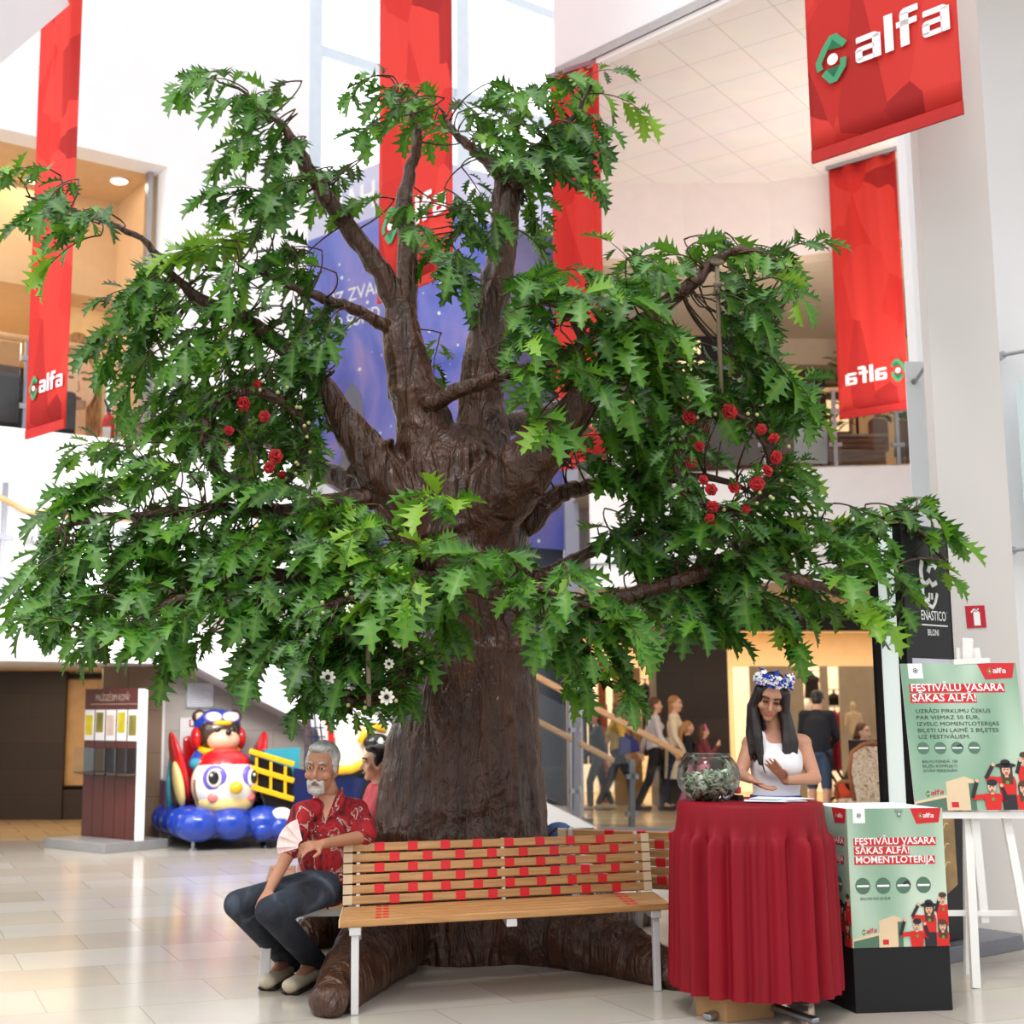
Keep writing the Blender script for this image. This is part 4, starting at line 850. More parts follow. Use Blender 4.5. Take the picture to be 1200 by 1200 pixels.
def banner(label, L, R, YL, YR, ztop, s, lx, ly, mirror=False, hem=.09):
    A, B = at(*L, YL), at(*R, YR); zb = min(A.z, B.z); o = V((A.x, A.y, zb)); d = V((B.x - A.x, B.y - A.y, 0)); wd = d.length; fr = frame(o, d); H_ = ztop - zb
    t = thing('banner', label, 'banner', ((A.x + B.x) / 2, (A.y + B.y) / 2, zb), group='red hanging banners'); nn = fr[1].cross(fr[2])
    b = MB(); nu, nv = 24, 16; ph = A.x * 3
    for j in range(nv + 1):
        for i in range(nu + 1):
            u, v = i / nu, j / nv; amp = .004 + .02 * v
            b.v.append(o + fr[1] * (wd * u) + V((0, 0, hem + (H_ - hem) * v)) + nn * amp * (math.sin(u * 16 + ph) + .6 * math.sin(u * 29 + ph + v * 2)))
    for j in range(nv):
        for i in range(nu): a = j * (nu + 1) + i; b.f.append((a, a + 1, a + nu + 2, a + nu + 1))
    cl = b.build('cloth', M_ban, t, smooth=True, world=True); m_ = cl.modifiers.new('thickness', 'SOLIDIFY'); m_.thickness = .003
    MB().prism(rrect(0, 0, wd, hem), fr, -.012, .012).build('hem', M_hem, t, world=True)
    MB().prism(rrect(-.02, H_, wd + .02, H_ + .05), fr, -.02, .02).build('top_rail', M_steel, t, world=True)
    bw, bg_ = MB(), MB(); alfa(bw, bg_, fr, lx * wd, ly, s, .02, mirror)
    bw.build('logo_lettering', M_logo_w, t, world=True); bg_.build('logo_emblem', M_logo_g, t, world=True)
    return t
banner('narrow red banner in front of the upper left gallery', (30, 515), (76, 500), 13.3, 12.75, 10.5, .125, .1, .42)
banner('red banner hanging behind the upper trunk fork, before the violet advertisement', (443, 356), (531, 318), 13.0, 12.05, 11.5, .195, .09, .62)
banner('red banner hanging from the ceiling edge, behind the tree\'s top right crown', (651, 552), (712, 536), 13.72, 13.36, 8.15, .09, .1, .4)
banner('large red banner at the top right, nearest of the red banners', (952, 192), (1129, 131), 9.5, 8.66, 8.1, .195, .08, .62)
banner('red banner with its lettering mirrored, left of the grey column', (984, 492), (1066, 477), 16.2, 15.6, 8.15, .145, .98, .4, mirror=True)

# ---------------- ring of benches ----------------
M_oak = ramp_mat('oak_slat', [(.2, (156, 108, 62)), (.5, (186, 136, 84)), (.8, (202, 154, 100))], .42, 5, detail=6, stretch=(1, 14, 14))
M_oakend = mat('oak_endgrain', (222, 196, 160), .6, var=.06); M_tape = mat('red_tape', (214, 28, 34), .45, var=.04); M_bsteel = mat('white_bench_steel', (216, 214, 214), .4, .1, var=.02)
SL = gr(402, 1079, .45); SRr = gr(788, 1058, .45)
BD = (SRr - SL); BL = BD.length; BA = math.atan2(BD.y, BD.x)
def bench(label, loc, rz, sk=0.0):
    t = thing('bench', label, 'bench', loc, rz, group='slatted benches around the tree'); h = BL / 2
    for i in range(5):
        y = .045 + i * .092
        s_ = MB().box((0, y, .432), (BL, .082, .036)).build('seat_slat', M_oak, t, bevel=.006)
        MB().box((-h - .002, y, .432), (.006, .08, .034)).box((h + .002, y, .432), (.006, .08, .034)).build('end_cap', M_oakend, s_)
        tb_ = MB()
        for x in (-h + .2, -h + .24, h - .24, h - .2): tb_.box((x, y, .4325), (.03, .05, .0375))
        tb_.build('tape', M_tape, s_)
    lean = math.radians(14)
    for i in range(6):
        z = .475 + i * .053; y = .50 + i * .0132; R = Matrix.Rotation(-lean, 3, 'X')
        s_ = MB().box((0, y, z), (BL, .024, .044), M=R).build('back_slat', M_oak, t, bevel=.004)
        MB().box((-h + .022, y, z), (.052, .027, .047), M=R).box((h - .022, y, z), (.052, .027, .047), M=R).build('end_cap', M_oakend, s_)
        tb_ = MB(); n = 8
        for k in range(n):
            x = -h + .2 + (BL - .32) * (k + (0 if i % 2 else .45)) / n; tb_.box((x, y, z), (.056, .028, .048), M=R)
        tb_.build('tape', M_tape, s_)
    for x in (-h + .08, h - .08):
        MB().bar((x, .03, 0), (x, .05, .41), .055, .04, (1, 0, 0)).build('leg', M_bsteel, t, bevel=.004)
        MB().bar((x, .62, 0), (x, .47, .41), .055, .04, (1, 0, 0)).build('leg', M_bsteel, t, bevel=.004)
        MB().bar((x, .50, .40), (x, .595, .77), .05, .02, (1, 0, 0)).build('back_support', M_bsteel, t)
    for x in (-h + .08, 0, h - .08): MB().box((x, .25, .393), (.06, .48, .04)).build('seat_bearer', M_bsteel, t, bevel=.004)
    MB().bar((0, .50, .40), (0, .59, .76), .05, .02, (1, 0, 0)).build('back_support', M_bsteel, t)
    for o in t.children_recursive:
        for v in o.data.vertices: v.co.x += sk * (v.co.y - .05)
    return t
bu = V((math.cos(BA), math.sin(BA), 0)); bn = V((-bu.y, bu.x, 0)); FM = (SL + SRr) / 2; FM.z = 0
bench('front bench of the ring, oak slats with red tape, facing the viewer', FM, BA, .36)
LMp = gr(303, 1066, .45) * (7.5 / 7.28); LMp.z = 0; la = math.radians(94)
bench('left bench of the ring, seen end on, with the grey-haired man sitting on it', LMp + V((math.cos(la), math.sin(la), 0)) * (BL / 2), la - PI)
r0, r1 = V((.93, 8.5, 0)), V((2.66, 7.87, 0)); rd_ = (r1 - r0).normalized(); rn_ = V((-rd_.y, rd_.x, 0))
bench('right bench of the ring, seen from behind between trunk and red table', r0 + rd_ * (BL / 2) + rn_ * .56, math.atan2(rd_.y, rd_.x) + PI)
fa = math.radians(62); fdv = V((math.cos(fa), math.sin(fa), 0)); fl_ = V((-fdv.y, fdv.x, 0))
bench('far bench of the ring behind the trunk, under the person in pink', V((-.12, 9.5, 0)) + fdv * (BL / 2) + fl_ * .28, fa + PI)

# ---------------- red skirted table ----------------
TBC = V((1.725, 7.0, 0))
M_skirt = ramp_mat('red_satin', [(.3, (122, 4, 22)), (.7, (142, 6, 28))], .6, 3, stretch=(1, 1, .4)); M_skirt.node_tree.nodes['Principled BSDF'].inputs['Specular IOR Level'].default_value = .25
tbl = thing('table', 'round standing table under a gathered red skirt', 'table', TBC)
MB().lathe([(0, .995), (.34, .995), (.345, 1.0), (.345, 1.014), (0, 1.014)], n=48).build('tabletop', M_cream, tbl, smooth=False)
MB().cyl((0, 0, .05), (0, 0, .995), .035).build('pole', M_steel, tbl)
for a in (215, 305, 35, 125): MB().bar((.02 * math.cos(math.radians(a)), .02 * math.sin(math.radians(a)), .05), (.36 * math.cos(math.radians(a)), .36 * math.sin(math.radians(a)), .022), .05, .03).build('foot', M_steel, tbl, bevel=.008)
ts = thing('tablecloth', 'red gathered satin skirt and cover on the round standing table', 'tablecloth', TBC)
prof = [(0, 1.022), (.2, 1.022), (.33, 1.021), (.352, 1.016), (.358, 1.0), (.362, .93), (.367, .872), (.37, .862), (.374, .85), (.377, .82), (.380, .75), (.384, .6), (.388, .4), (.393, .2), (.395, .14), (.395, .12)]
def pleat(i, a):
    if i <= 5: return 1
    k = min(1, (i - 5) / 4.0); q = math.sin(a * 21 + 1.1 * math.sin(a * 3) + .6 * math.sin(a * 7)); q = q * (.6 + .4 * math.sin(a * 5 + 1)); return 1 + k * .10 * q + k * .018 * math.sin(a * 47 + 1 + i * .3) + .012 * (1 - k) * math.sin(a * 60)
MB().lathe(prof, n=300, fn=pleat).build('skirt', M_skirt, ts, smooth=True)
def cardboard(p, rz, d, label):
    o = MB().box((0, 0, d[2] / 2), d); b = o.build('cardboard_box', mat('cardboard', (176, 134, 90), .8, var=.06), None, origin=(0, 0, 0), bevel=.003); b.location = p; b.rotation_euler = (0, 0, rz); return tag(b, label, 'box')
cardboard((1.60, 6.93, 0), .5, (.3, .22, .12), 'brown cardboard box on the floor under the red skirted table')
# fishbowl with tickets
BWp = at(831, 936, 6.98); BWp.z = 1.024
M_bowl = bpy.data.materials.new('bowl_glass'); M_bowl.use_nodes = True; _glass(M_bowl, (.95, .97, .96), .9)
bw_ = thing('fishbowl', 'round glass fishbowl of paper tickets on the red table', 'bowl', BWp)
BR_ = .158
bp_ = [(0, 0), (.08, .002), (.115, .02), (.148, .065), (BR_, .115), (.15, .165), (.122, .208), (.105, .224), (.108, .23)]
MB().lathe(bp_, n=48).build('glass', M_bowl, bw_, smooth=True); MB().lathe([(.104, .226), (.107, .228), (.106, .231), (.103, .229), (.104, .226)], n=40).build('rim', M_bowl, bw_, smooth=True)
rs = random.Random(4); b = MB()
mt_w = ramp_mat('ticket_paper', [(.36, (70, 92, 62)), (.46, (150, 170, 136)), (.58, (224, 228, 214)), (.7, (110, 60, 60))], .6, 26, 2)
for k in range(330):
    a, rr2 = rs.uniform(0, 2 * PI), math.sqrt(rs.random()); z = rs.uniform(.012, .135) + .02 * math.cos(a - .3) * rr2; mx_ = np.interp(z, [p[1] for p in bp_], [p[0] for p in bp_]) - .03
    c = V((rr2 * mx_ * math.cos(a), rr2 * mx_ * math.sin(a), z)); R = Matrix.Rotation(rs.uniform(0, PI), 3, V((rs.gauss(0, 1), rs.gauss(0, 1), rs.gauss(0, 1))).normalized())
    b.box(c, (.042, .016, .003), M=R); b.box(c + R @ V((.022, 0, .006)), (.003, .016, .012), M=R)
o = b.build('paper_tickets', mt_w, None, origin=BWp) if False else None
b.v = [p + BWp for p in b.v]; o = b.build('paper_tickets', mt_w, None, kind='stuff'); tag(o, 'heap of small curled paper tickets inside the glass fishbowl', 'tickets')
rs = random.Random(9)
for k, (dx, dy, rz) in enumerate(((.13, -.08, .2), (.02, -.14, -.25), (.2, -.02, .7), (.07, -.02, 1.1))):
    c = TBC + V((.02 + dx * .9, dy - .02, 1.026 + .003 * k))
    o = MB().box((0, 0, .001), (.2, .14, .002)).build('paper_sheet', mat('paper_white', (232, 236, 240), .7, var=.02), None, origin=(0, 0, 0)); o.location = c; o.rotation_euler = (0, 0, rz)
    tag(o, ('white paper sheet on the red table, topmost of the loose sheets', 'white paper sheet nearest the front edge of the red table', 'white paper sheet farthest right on the red table', 'white paper sheet in the middle of the red table')[[3, 1, 2, 0][k]], 'paper', 'papers on the red table')
q = TBC + V((-.06, .05, 1.024)); st_ = thing('stapler', 'small red and black stapler between fishbowl and papers', 'stapler', q, .3)
MB().box((0, 0, .012), (.035, .11, .022)).build('base', M_blk, st_, bevel=.004); MB().box((0, .005, .048), (.03, .09, .035)).build('top_arm', M_red, st_, bevel=.006)

# ---------------- lottery box, easel and totem ----------------
M_pgreen = ramp_mat('poster_green', [(.3, (118, 156, 128)), (.48, (158, 188, 164)), (.66, (206, 222, 202))], .5, 1.6, 1, stretch=(2, 2, .6))
M_pred = mat('poster_red', (206, 36, 44), .5, var=.03); M_pskin = mat('printed_skin', (226, 178, 150), .6, var=.04); M_psw = mat('printed_sweater', (214, 40, 34), .6, var=.06); M_pdk = mat('printed_dark', (44, 40, 44), .6, var=.06); M_phair = mat('printed_hair', (84, 60, 44), .6, var=.1); M_pbld = mat('printed_building', (226, 200, 164), .6, var=.05); M_pgr = mat('printed_grey_green', (86, 118, 98), .6, var=.05)
def festival(par, fr, Wd_, H_, lines, body=None, tail=None, title_y=.87):
    # printed festival poster: green ground, titles on red strips, badges, four people, a mall building
    o, r_, u = fr; g_ = lambda x, y: (x * Wd_, y * H_)
    sh = lambda m, name, polys, off: [None for _ in [0]] and None
    layers = {}
    def P_(key, poly, off): poly = [(min(max(a, 0), Wd_), max(b, 0)) for a, b in poly]; layers.setdefault(key, MB()).prism(poly, fr, off, off + .001)
    P_('ground', rrect(0, 0, Wd_, H_), .0)
    P_('badge', rrect(.06 * Wd_, H_ - .105 * H_, .185 * Wd_, H_), .001)
    P_('strip', [(.66 * Wd_, H_), (.72 * Wd_, .885 * H_), (.955 * Wd_, .895 * H_), (.985 * Wd_, H_)][::1], .001)
    cx, cy = .122 * Wd_, .95 * H_
    for k in range(6): a = k * PI / 3; P_('dark', stroke([(cx + .018 * Wd_ * math.cos(a + s_), cy + .018 * Wd_ * math.sin(a + s_) * 1.1) for s_ in (0, .35, .7)], .008 * Wd_), .002)
    P_('dark', disc(cx, cy, .009 * Wd_, 10), .002)
    bw2, bt = MB(), MB(); alfa(bw2, layers.setdefault('tile_green', MB()), fr, .745 * Wd_, .93 * H_, .031 * Wd_, .002)
    fs = .052 * H_ if body else .05 * H_; y = title_y * H_ - fs
    for ln, wl in lines:
        P_('strip', rrect(.055 * Wd_, y - .012 * H_, .075 * Wd_ + wl * Wd_, y + fs * .95), .001)
        text(bw2, ln, fr, .07 * Wd_, y, fs, wd=wl * Wd_, bold=.018, off=.003); y -= fs * 1.35
    if body:
        y -= .01 * H_; b5 = layers.setdefault('body', MB())
        for ln, wl in body: text(b5, ln, fr, .09 * Wd_, y, .027 * H_, wd=wl * Wd_, bold=0, off=.003); y -= .044 * H_
    by = y - .02 * H_ if body else .44 * H_
    for k in range(4):
        bx = (.13 + k * .21) * Wd_ if not body else (.12 + k * .145) * Wd_; rr3 = (.078 if not body else .052) * Wd_
        P_('grey_green', disc(bx, by, rr3), .001); P_('badge', rrect(bx - rr3 * .8, by - rr3 * .12, bx + rr3 * .8, by + rr3 * .12), .002)
        if k == 2: P_('dark', stroke([(bx, by + rr3 * .2), (bx + rr3 * .6, by + rr3 * .5), (bx + rr3 * .9, by)], rr3 * .25), .003)
    yy = by - .1 * H_
    for ln in (tail or []): text(layers.setdefault('body', MB()), ln, fr, .1 * Wd_, yy, .02 * H_, bold=-.004, off=.003); yy -= .031 * H_
    # building with name
    P_('building', [(0, 0), (.3 * Wd_, 0), (.3 * Wd_, .17 * H_), (.46 * Wd_, .22 * H_), (.5 * Wd_, .2 * H_), (.5 * Wd_, 0), (.52 * Wd_, 0), (.52 * Wd_, .21 * H_), (.44 * Wd_, .24 * H_), (.28 * Wd_, .2 * H_), (.28 * Wd_, .1 * H_), (0, .055 * H_)][::1] if False else [(0, 0), (.52 * Wd_, 0), (.52 * Wd_, .2 * H_), (.44 * Wd_, .225 * H_), (.28 * Wd_, .19 * H_), (.28 * Wd_, .105 * H_), (0, .06 * H_)], .001)
    P_('grey_green', [(.01 * Wd_, 0), (.27 * Wd_, 0), (.27 * Wd_, .085 * H_), (.01 * Wd_, .045 * H_)], .002); P_('grey_green', rrect(.47 * Wd_, 0, .52 * Wd_, .18 * H_), .002); P_('strip', rrect(.31 * Wd_, .02 * H_, .37 * Wd_, .055 * H_), .002)
    rb = layers.setdefault('strip', MB()); fr2 = (o, (r_ + u * .12).normalized(), u); alfa(rb, layers.setdefault('tile_green', MB()), fr2, .1 * Wd_, .095 * H_ - .1 * Wd_ * .12, .03 * Wd_, .002, dot=False)
    # people in red sweaters
    def fig(x, y, s, hair, hat, arms, z):
        X = lambda a, c: (x + a * s, y + c * s)
        P_('sweater', [X(-.3, -1.3), X(.3, -1.3), X(.36, -.5), X(.3, -.28), X(-.3, -.28), X(-.36, -.5)], z)
        if hair == 'long': P_('hair', [X(-.2, -.55), X(.24, -.6), X(.26, .1), X(.12, .28), X(-.12, .28), X(-.24, .1)], z + .0005)
        P_('skin', disc(x, y - .02 * s, .17 * s, 16, .22 * s), z + .001); P_('skin', [X(-.07, -.32), X(.07, -.32), X(.07, -.15), X(-.07, -.15)], z + .001)
        if hat == 'brim': P_('dark', disc(x, y + .16 * s, .42 * s, 18, .1 * s), z + .002); P_('dark', disc(x, y + .26 * s, .2 * s, 16, .14 * s), z + .002)
        elif hat == 'beanie': P_('dark', disc(x + .03 * s, y + .17 * s, .22 * s, 16, .14 * s), z + .002)
        else: P_('hair', disc(x, y + .17 * s, .2 * s, 16, .13 * s), z + .002)
        P_('dark', rrect(*X(-.1, -.02), *X(-.04, .02)), z + .002); P_('dark', rrect(*X(.04, -.02), *X(.1, .02)), z + .002); P_('sweater', rrect(*X(-.05, -.14), *X(.05, -.11)), z + .002)
        P_('tile_green', disc(x, y - .52 * s, .08 * s, 10), z + .002)
        for pts in arms:
            P_('sweater', stroke([X(*p) for p in pts[:2]], .2 * s), z + .0005); P_('dark', stroke([X(*p) for p in pts[1:3]], .15 * s), z + .0015); P_('skin', disc(*X(*pts[2]), .08 * s, 10), z + .002)
    k = Wd_
    fig(.8 * k, .27 * H_, .21 * k, 'long', 'brim', [[(-.3, -.4), (-.85, -.35), (-.5, .2)]], .003)
    fig(.97 * k if body else .95 * k, .34 * H_, .2 * k, 'short', '', [[(-.25, -.4), (-.4, -.6), (-.2, -.05)]], .002)
    fig(.66 * k, .155 * H_, .2 * k, 'short', 'beanie', [[(-.3, -.4), (-.85, -.45), (-.6, .25)], [(.3, -.4), (.6, -.55), (.42, .05)]], .007)
    fig(.93 * k, .145 * H_, .2 * k, 'long', '', [], .006)
    P_('dark', rrect(.74 * k, 0, .86 * k, .1 * H_), .0075)
    mm = {'ground': M_pgreen, 'badge': M_wt, 'strip': M_pred, 'dark': M_pdk, 'tile_green': mat('badge_olive', (120, 140, 70), .6), 'body': mat('print_olive', (44, 56, 48), .6), 'grey_green': M_pgr, 'building': M_pbld, 'sweater': M_psw, 'hair': M_phair, 'skin': M_pskin}
    nmz = {'ground': 'print', 'badge': 'printed_badges', 'strip': 'printed_red_strips', 'dark': 'printed_darks', 'tile_green': 'printed_emblems', 'body': 'body_text', 'grey_green': 'printed_badge_discs', 'building': 'printed_building', 'sweater': 'printed_sweaters', 'hair': 'printed_hair', 'skin': 'printed_faces'}
    root = layers.pop('ground').build('poster_print', M_pgreen, par, world=True)
    for key, b in layers.items(): b.build(nmz[key], mm[key], root, world=True)
    bw2.build('title_text', M_wt, root, world=True)
BX = V((2.201, 6.969, 0)); bxr = V((.988, .152, 0)).normalized(); bxn = V((-bxr.y, bxr.x, 0)); BW_, BDp, BH_ = .513, .475, .985
box = thing('ballot_box', 'tall lottery box with a green poster front and black base', 'box', BX + bxr * BW_ / 2 + bxn * BDp / 2, math.atan2(bxr.y, bxr.x))
MB().box((0, 0, .155), (BW_, BDp, .31)).build('base', M_black, box, bevel=.004)
b = MB()
for c, d in (((0, -BDp / 2 + .006, .645), (BW_, .012, .67)), ((0, BDp / 2 - .006, .645), (BW_, .012, .67)), ((-BW_ / 2 + .006, 0, .645), (.012, BDp - .024, .67)), ((BW_ / 2 - .006, 0, .645), (.012, BDp - .024, .67)), ((0, 0, .955), (BW_ - .024, BDp - .024, .01))): b.box(c, d)
b.build('carcass', M_wt, box)
festival(box, frame(BX + V((0, 0, .31)), bxr), BW_, .672, [('FESTIVĀLU VASARA', .84), ('SĀKAS ALFĀ!', .56), ('MOMENTLOTERIJA', .82)], None, ['BALVAS NO 50 EUR'], title_y=.79)
festival(box, frame(BX + bxn * BDp + V((0, 0, .31)), -bxn), BDp, .672, [('FESTIVĀLU VASARA', .84), ('SĀKAS ALFĀ!', .56), ('MOMENTLOTERIJA', .82)], None, [], title_y=.79)
MB().box((.02, -BDp / 2 - .004, .97), (.04, .004, .008)).cyl((.02, -BDp / 2 - .002, .955), (.02, -BDp / 2 - .01, .945), .008).build('latch', M_steel, box)
# easel with festival poster
M_ew = mat('white_painted_wood', (238, 236, 232), .5, var=.02)
ea = thing('easel', 'white wooden easel behind the lottery box', 'easel', gr(1137, 1142))
e0 = at(1073, 953, 7.75); eL = at(1098, 955, 7.72); eR = at(1260, 955, 7.72)
MB().bar(gr(1137, 1142), at(1133, 752, 7.95), .06, .03, (0, 1, 0)).build('mast', M_ew, ea, world=True)
mt = at(1133, 752, 7.9); MB().bar(at(1116, 776, 7.78), at(1158, 774, 7.78), .05, .03).build('top_clamp', M_ew, ea, world=True); MB().bar(at(1133, 748, 7.86), at(1133, 778, 7.86), .065, .04, (0, 1, 0)).build('mast_head', M_ew, ea, world=True, bevel=.01)
MB().bar(at(1066, 955, 7.7), at(1262, 955, 7.7), .06, .035).build('ledge', M_ew, ea, world=True)
for a, c in (((1124, 760, 7.9), gr(1106, 1140)), ((1142, 760, 7.9), gr(1232, 1165))):
    p = at(*a); q = V((c.x, 7.6, 0)); MB().bar(p, q, .045, .03, (0, 1, 0)).build('leg', M_ew, ea, world=True)
MB().bar(at(1106, 1070, 7.72), at(1226, 1070, 7.72), .05, .025).build('crossbar', M_ew, ea, world=True)
MB().bar(at(1140, 940, 7.72), at(1154, 1082, 7.72), .05, .025, (0, 1, 0)).build('centre_strut', M_ew, ea, world=True, bevel=.008)
pp = thing('poster', 'green festival poster standing on the white easel', 'poster', at(1130, 950, 7.67))
p0, p1, p2 = at(1073, 950, 7.66), at(1212, 949, 7.66), at(1064, 778, 7.76)
pw, ph = (p1 - p0).length, (p2 - p0).length; fr = frame(p0, p1 - p0, p2 - p0)
MB().prism(rrect(0, 0, pw, ph), fr, -.008, 0).build('board', M_wt, pp, world=True)
festival(pp, fr, pw, ph, [('FESTIVĀLU VASARA', .8), ('SĀKAS ALFĀ!', .55)], [('UZRĀDI PIRKUMU ČEKUS', .64), ('PAR VISMAZ 50 EUR,', .54), ('IZVELC MOMENTLOTERIJAS', .7), ('BIĻETI UN LAIMĒ 2 BIĻETES', .69), ('UZ FESTIVĀLIEM.', .44)], ['BALVU FONDĀ: 100', 'BIĻEŠU KOMPLEKTI', 'DIVĀM PERSONĀM'], title_y=.86)
# totem
TA, TBr = V((3.05, 8.35, 0)), V((3.46, 8.66, 0)); td = (TBr - TA).normalized(); tn = V((-td.y, td.x, 0)); tw = (TBr - TA).length
to = thing('totem', 'tall black advertising totem with a glowing white side', 'totem', TA.lerp(TBr, .5) + tn * .12, math.atan2(td.y, td.x))
TH = 2.62
b = MB().box((0, -.11, TH / 2 + .05), (tw, .02, TH - .1)).box((0, .11, TH / 2 + .05), (tw, .02, TH - .1)).box((tw / 2 - .01, 0, TH / 2 + .05), (.02, .24, TH - .1)).box((-tw / 2 + .01, .085, TH / 2 + .05), (.02, .05, TH - .1)).box((-tw / 2 + .01, -.085, TH / 2 + .05), (.02, .05, TH - .1)).box((0, 0, TH - .01), (tw, .2, .02))
b.build('casing', M_black, to); MB().box((-tw / 2 + .012, 0, TH / 2 + .05), (.012, .12, TH - .14)).build('light_strip', mat('lit_strip', (232, 244, 240), .4, emit=.45, var=0), to)
MB().box((.12, .02, .045), (1.15, .5, .09)).build('plinth', mat('plinth_grey', (110, 112, 120), .4, .2), to, bevel=.004)
fr = frame((-tw / 2, -.1201, 0), (1, 0, 0)); b = MB()
text(b, 'ENASTICO', fr, .17, 2.03, .062, wd=.27, bold=.01, off=.003); text(b, '™', fr, .445, 2.075, .012, off=.003, bold=0); b.prism(rrect(.15, 1.995, .455, 2.003), fr, .0, .003); text(b, 'BILONI', fr, .23, 1.935, .04, wd=.12, bold=.01, off=.003)
for pts, wd in (([(.21, 2.40), (.19, 2.34), (.2, 2.27), (.235, 2.25)], .035), ([(.36, 2.36), (.33, 2.385), (.29, 2.37), (.27, 2.33)], .034), ([(.235, 2.25), (.28, 2.28), (.31, 2.25), (.36, 2.27)], .03), ([(.2, 2.23), (.2, 2.19), (.23, 2.15), (.27, 2.16)], .03), ([(.24, 2.13), (.3, 2.11), (.33, 2.14), (.36, 2.2)], .024), ([(.27, 2.2), (.27, 2.16)], .016), ([(.3, 2.2), (.3, 2.16)], .016)): b.prism(stroke(pts, wd), fr, 0, .004)
b.build('sign_lettering', M_wt, to)
pl2 = MB().prism(rrect(.05, 1.55, tw - .01, 1.79), fr, 0, .003).build('name_plate', mat('plate_lilac', (206, 208, 220), .5), to)
b, g2 = MB(), MB(); alfa(b, g2, fr, .19, 1.655, .043, .004, dot=False); b.build('logo_lettering', mat('logo_maroon', (150, 24, 56), .5), pl2); g2.build('logo_emblem', mat('logo_grey', (70, 72, 76), .5), pl2)
gdp = MB().prism([(.05, .28), (.4, .42), (.4, .95), (.05, .95)], fr, 0, .004).build('gold_print', ramp_mat('gold_foil', [(.3, (120, 92, 50)), (.7, (176, 140, 84))], .4, 6), to)
b = MB()
for z in (.55, .66, .78): b.prism(stroke([(.12 + .03 * k, z + .02 * math.sin(k * 2.2)) for k in range(8)], .008), fr, .004, .006)
b.build('gold_script', mat('gold_pale', (226, 194, 130), .4), gdp)

# ---------------- donation stand, wall fittings ----------------
M_maroon = mat('maroon_laminate', (92, 44, 36), .3, var=.06)
sA, sB = at(100, 900, 15.75), at(164, 900, 15.1); sd_ = V((sB.x - sA.x, sB.y - sA.y, 0)); sw = sd_.length; sd_.normalize(); rz_ = math.atan2(sd_.y, sd_.x)
ds = thing('donation_stand', 'maroon donation stand with five clear boxes by the passage', 'stand', V(((sA.x + sB.x) / 2, (sA.y + sB.y) / 2, 0)), rz_)
MB().box((0, -.05, .05), (sw + .1, .85, .1)).build('base', mat('stand_grey', (150, 150, 150), .4, .2), ds, bevel=.005)
for i in range(5):
    x = -sw / 2 + sw * (i + .5) / 5; MB().box((x, 0, .9), (sw / 5 - .008, .06, 1.6)).build('panel', M_maroon, ds)
    MB().box((x, -.035, 1.33), (sw / 5 - .03, .008, .34)).build('leaflet', M_wt, ds)
    lf_ = ds.children[-1]; MB().box((x, -.041, 1.36 if i % 2 else 1.33), (sw / 5 - .07, .004, .22)).build('leaflet_print', [mat('leaf_yellow', (214, 196, 40), .5, var=.2), mat('leaf_olive', (132, 122, 52), .5, var=.3), mat('leaf_pink', (214, 190, 176), .5, var=.1), mat('leaf_yellow', (214, 196, 40), .5), mat('leaf_olive', (132, 122, 52), .5)][i], lf_)
    MB().box((x, -.10, .93), (sw / 5 - .015, .14, .3)).build('clear_box', M_glass, ds)
    cb = ds.children[-1]; MB().box((x, -.1, .80), (sw / 5 - .03, .12, .02)).build('coins', mat('coins', (150, 126, 90), .4, .6, var=.3, scale=60), cb)
MB().box((0, .0, 1.71), (sw, .062, .05)).box((0, 0, 1.6), (sw, .062, .18)).build('header', M_maroon, ds)
hd = ds.children[-1]; b = MB(); text(b, 'PALĪDZĒSIM KOPĀ!', frame((-sw / 2, -.031, 0), (1, 0, 0)), .2, 1.6, .075, wd=sw * .62, bold=-.005, off=.002); b.prism(rrect(.1, 1.56, sw - .04, 1.565), frame((-sw / 2, -.031, 0), (1, 0, 0)), 0, .002); b.build('lettering', mat('stand_letters', (206, 186, 172), .5), hd)
MB().box((sw / 2 + .02, 0, .91), (.04, .1, 1.63)).build('side_panel', M_wt, ds)
SP0, SP1 = stw(0, 0), stw(3, 0)
def wall_at(px, py): return pl(px, py, (SP0.x, SP0.y), (SP1.x, SP1.y))
nf = thing('notice_board', 'framed paper notice on the stone wall above the hose cabinet', 'notice', wall_at(234, 830))
p0, p1 = wall_at(217, 830), wall_at(252, 799); fr = frame(p0, SWd); w_, h_ = (p1.xy - p0.xy).length, p1.z - p0.z
MB().prism(rrect(0, 0, w_, h_), fr, .002, .025).build('frame', M_steel, nf, world=True); MB().prism(rrect(.02, .02, w_ - .02, h_ - .02), fr, .025, .028).build('sheet', mat('notice_paper', (226, 230, 238), .5), nf, world=True)
b = MB()
for k in range(9): b.prism(rrect(.04, .04 + k * .028, w_ - .05 - (k % 3) * .04, .046 + k * .028), fr, .028, .029)
b.build('ruled_lines', mat('ink_grey', (170, 176, 190), .6), nf, world=True)
hc = thing('hose_cabinet', 'white fire hose cabinet on the stone wall behind the bear ride', 'cabinet', wall_at(236, 915))
p0, p1 = wall_at(209, 912), wall_at(262, 841); fr = frame(p0, SWd); w_, h_ = (p1.xy - p0.xy).length, p1.z - p0.z
MB().prism(rrect(0, 0, w_, h_), fr, .002, .06).build('door', M_wt, hc, world=True, bevel=.004); MB().prism(rrect(w_ * .27, .1, w_ * .75, h_ * .78), fr, .06, .064).build('window', mat('cabinet_window', (66, 40, 46), .2, var=.2), hc, world=True)
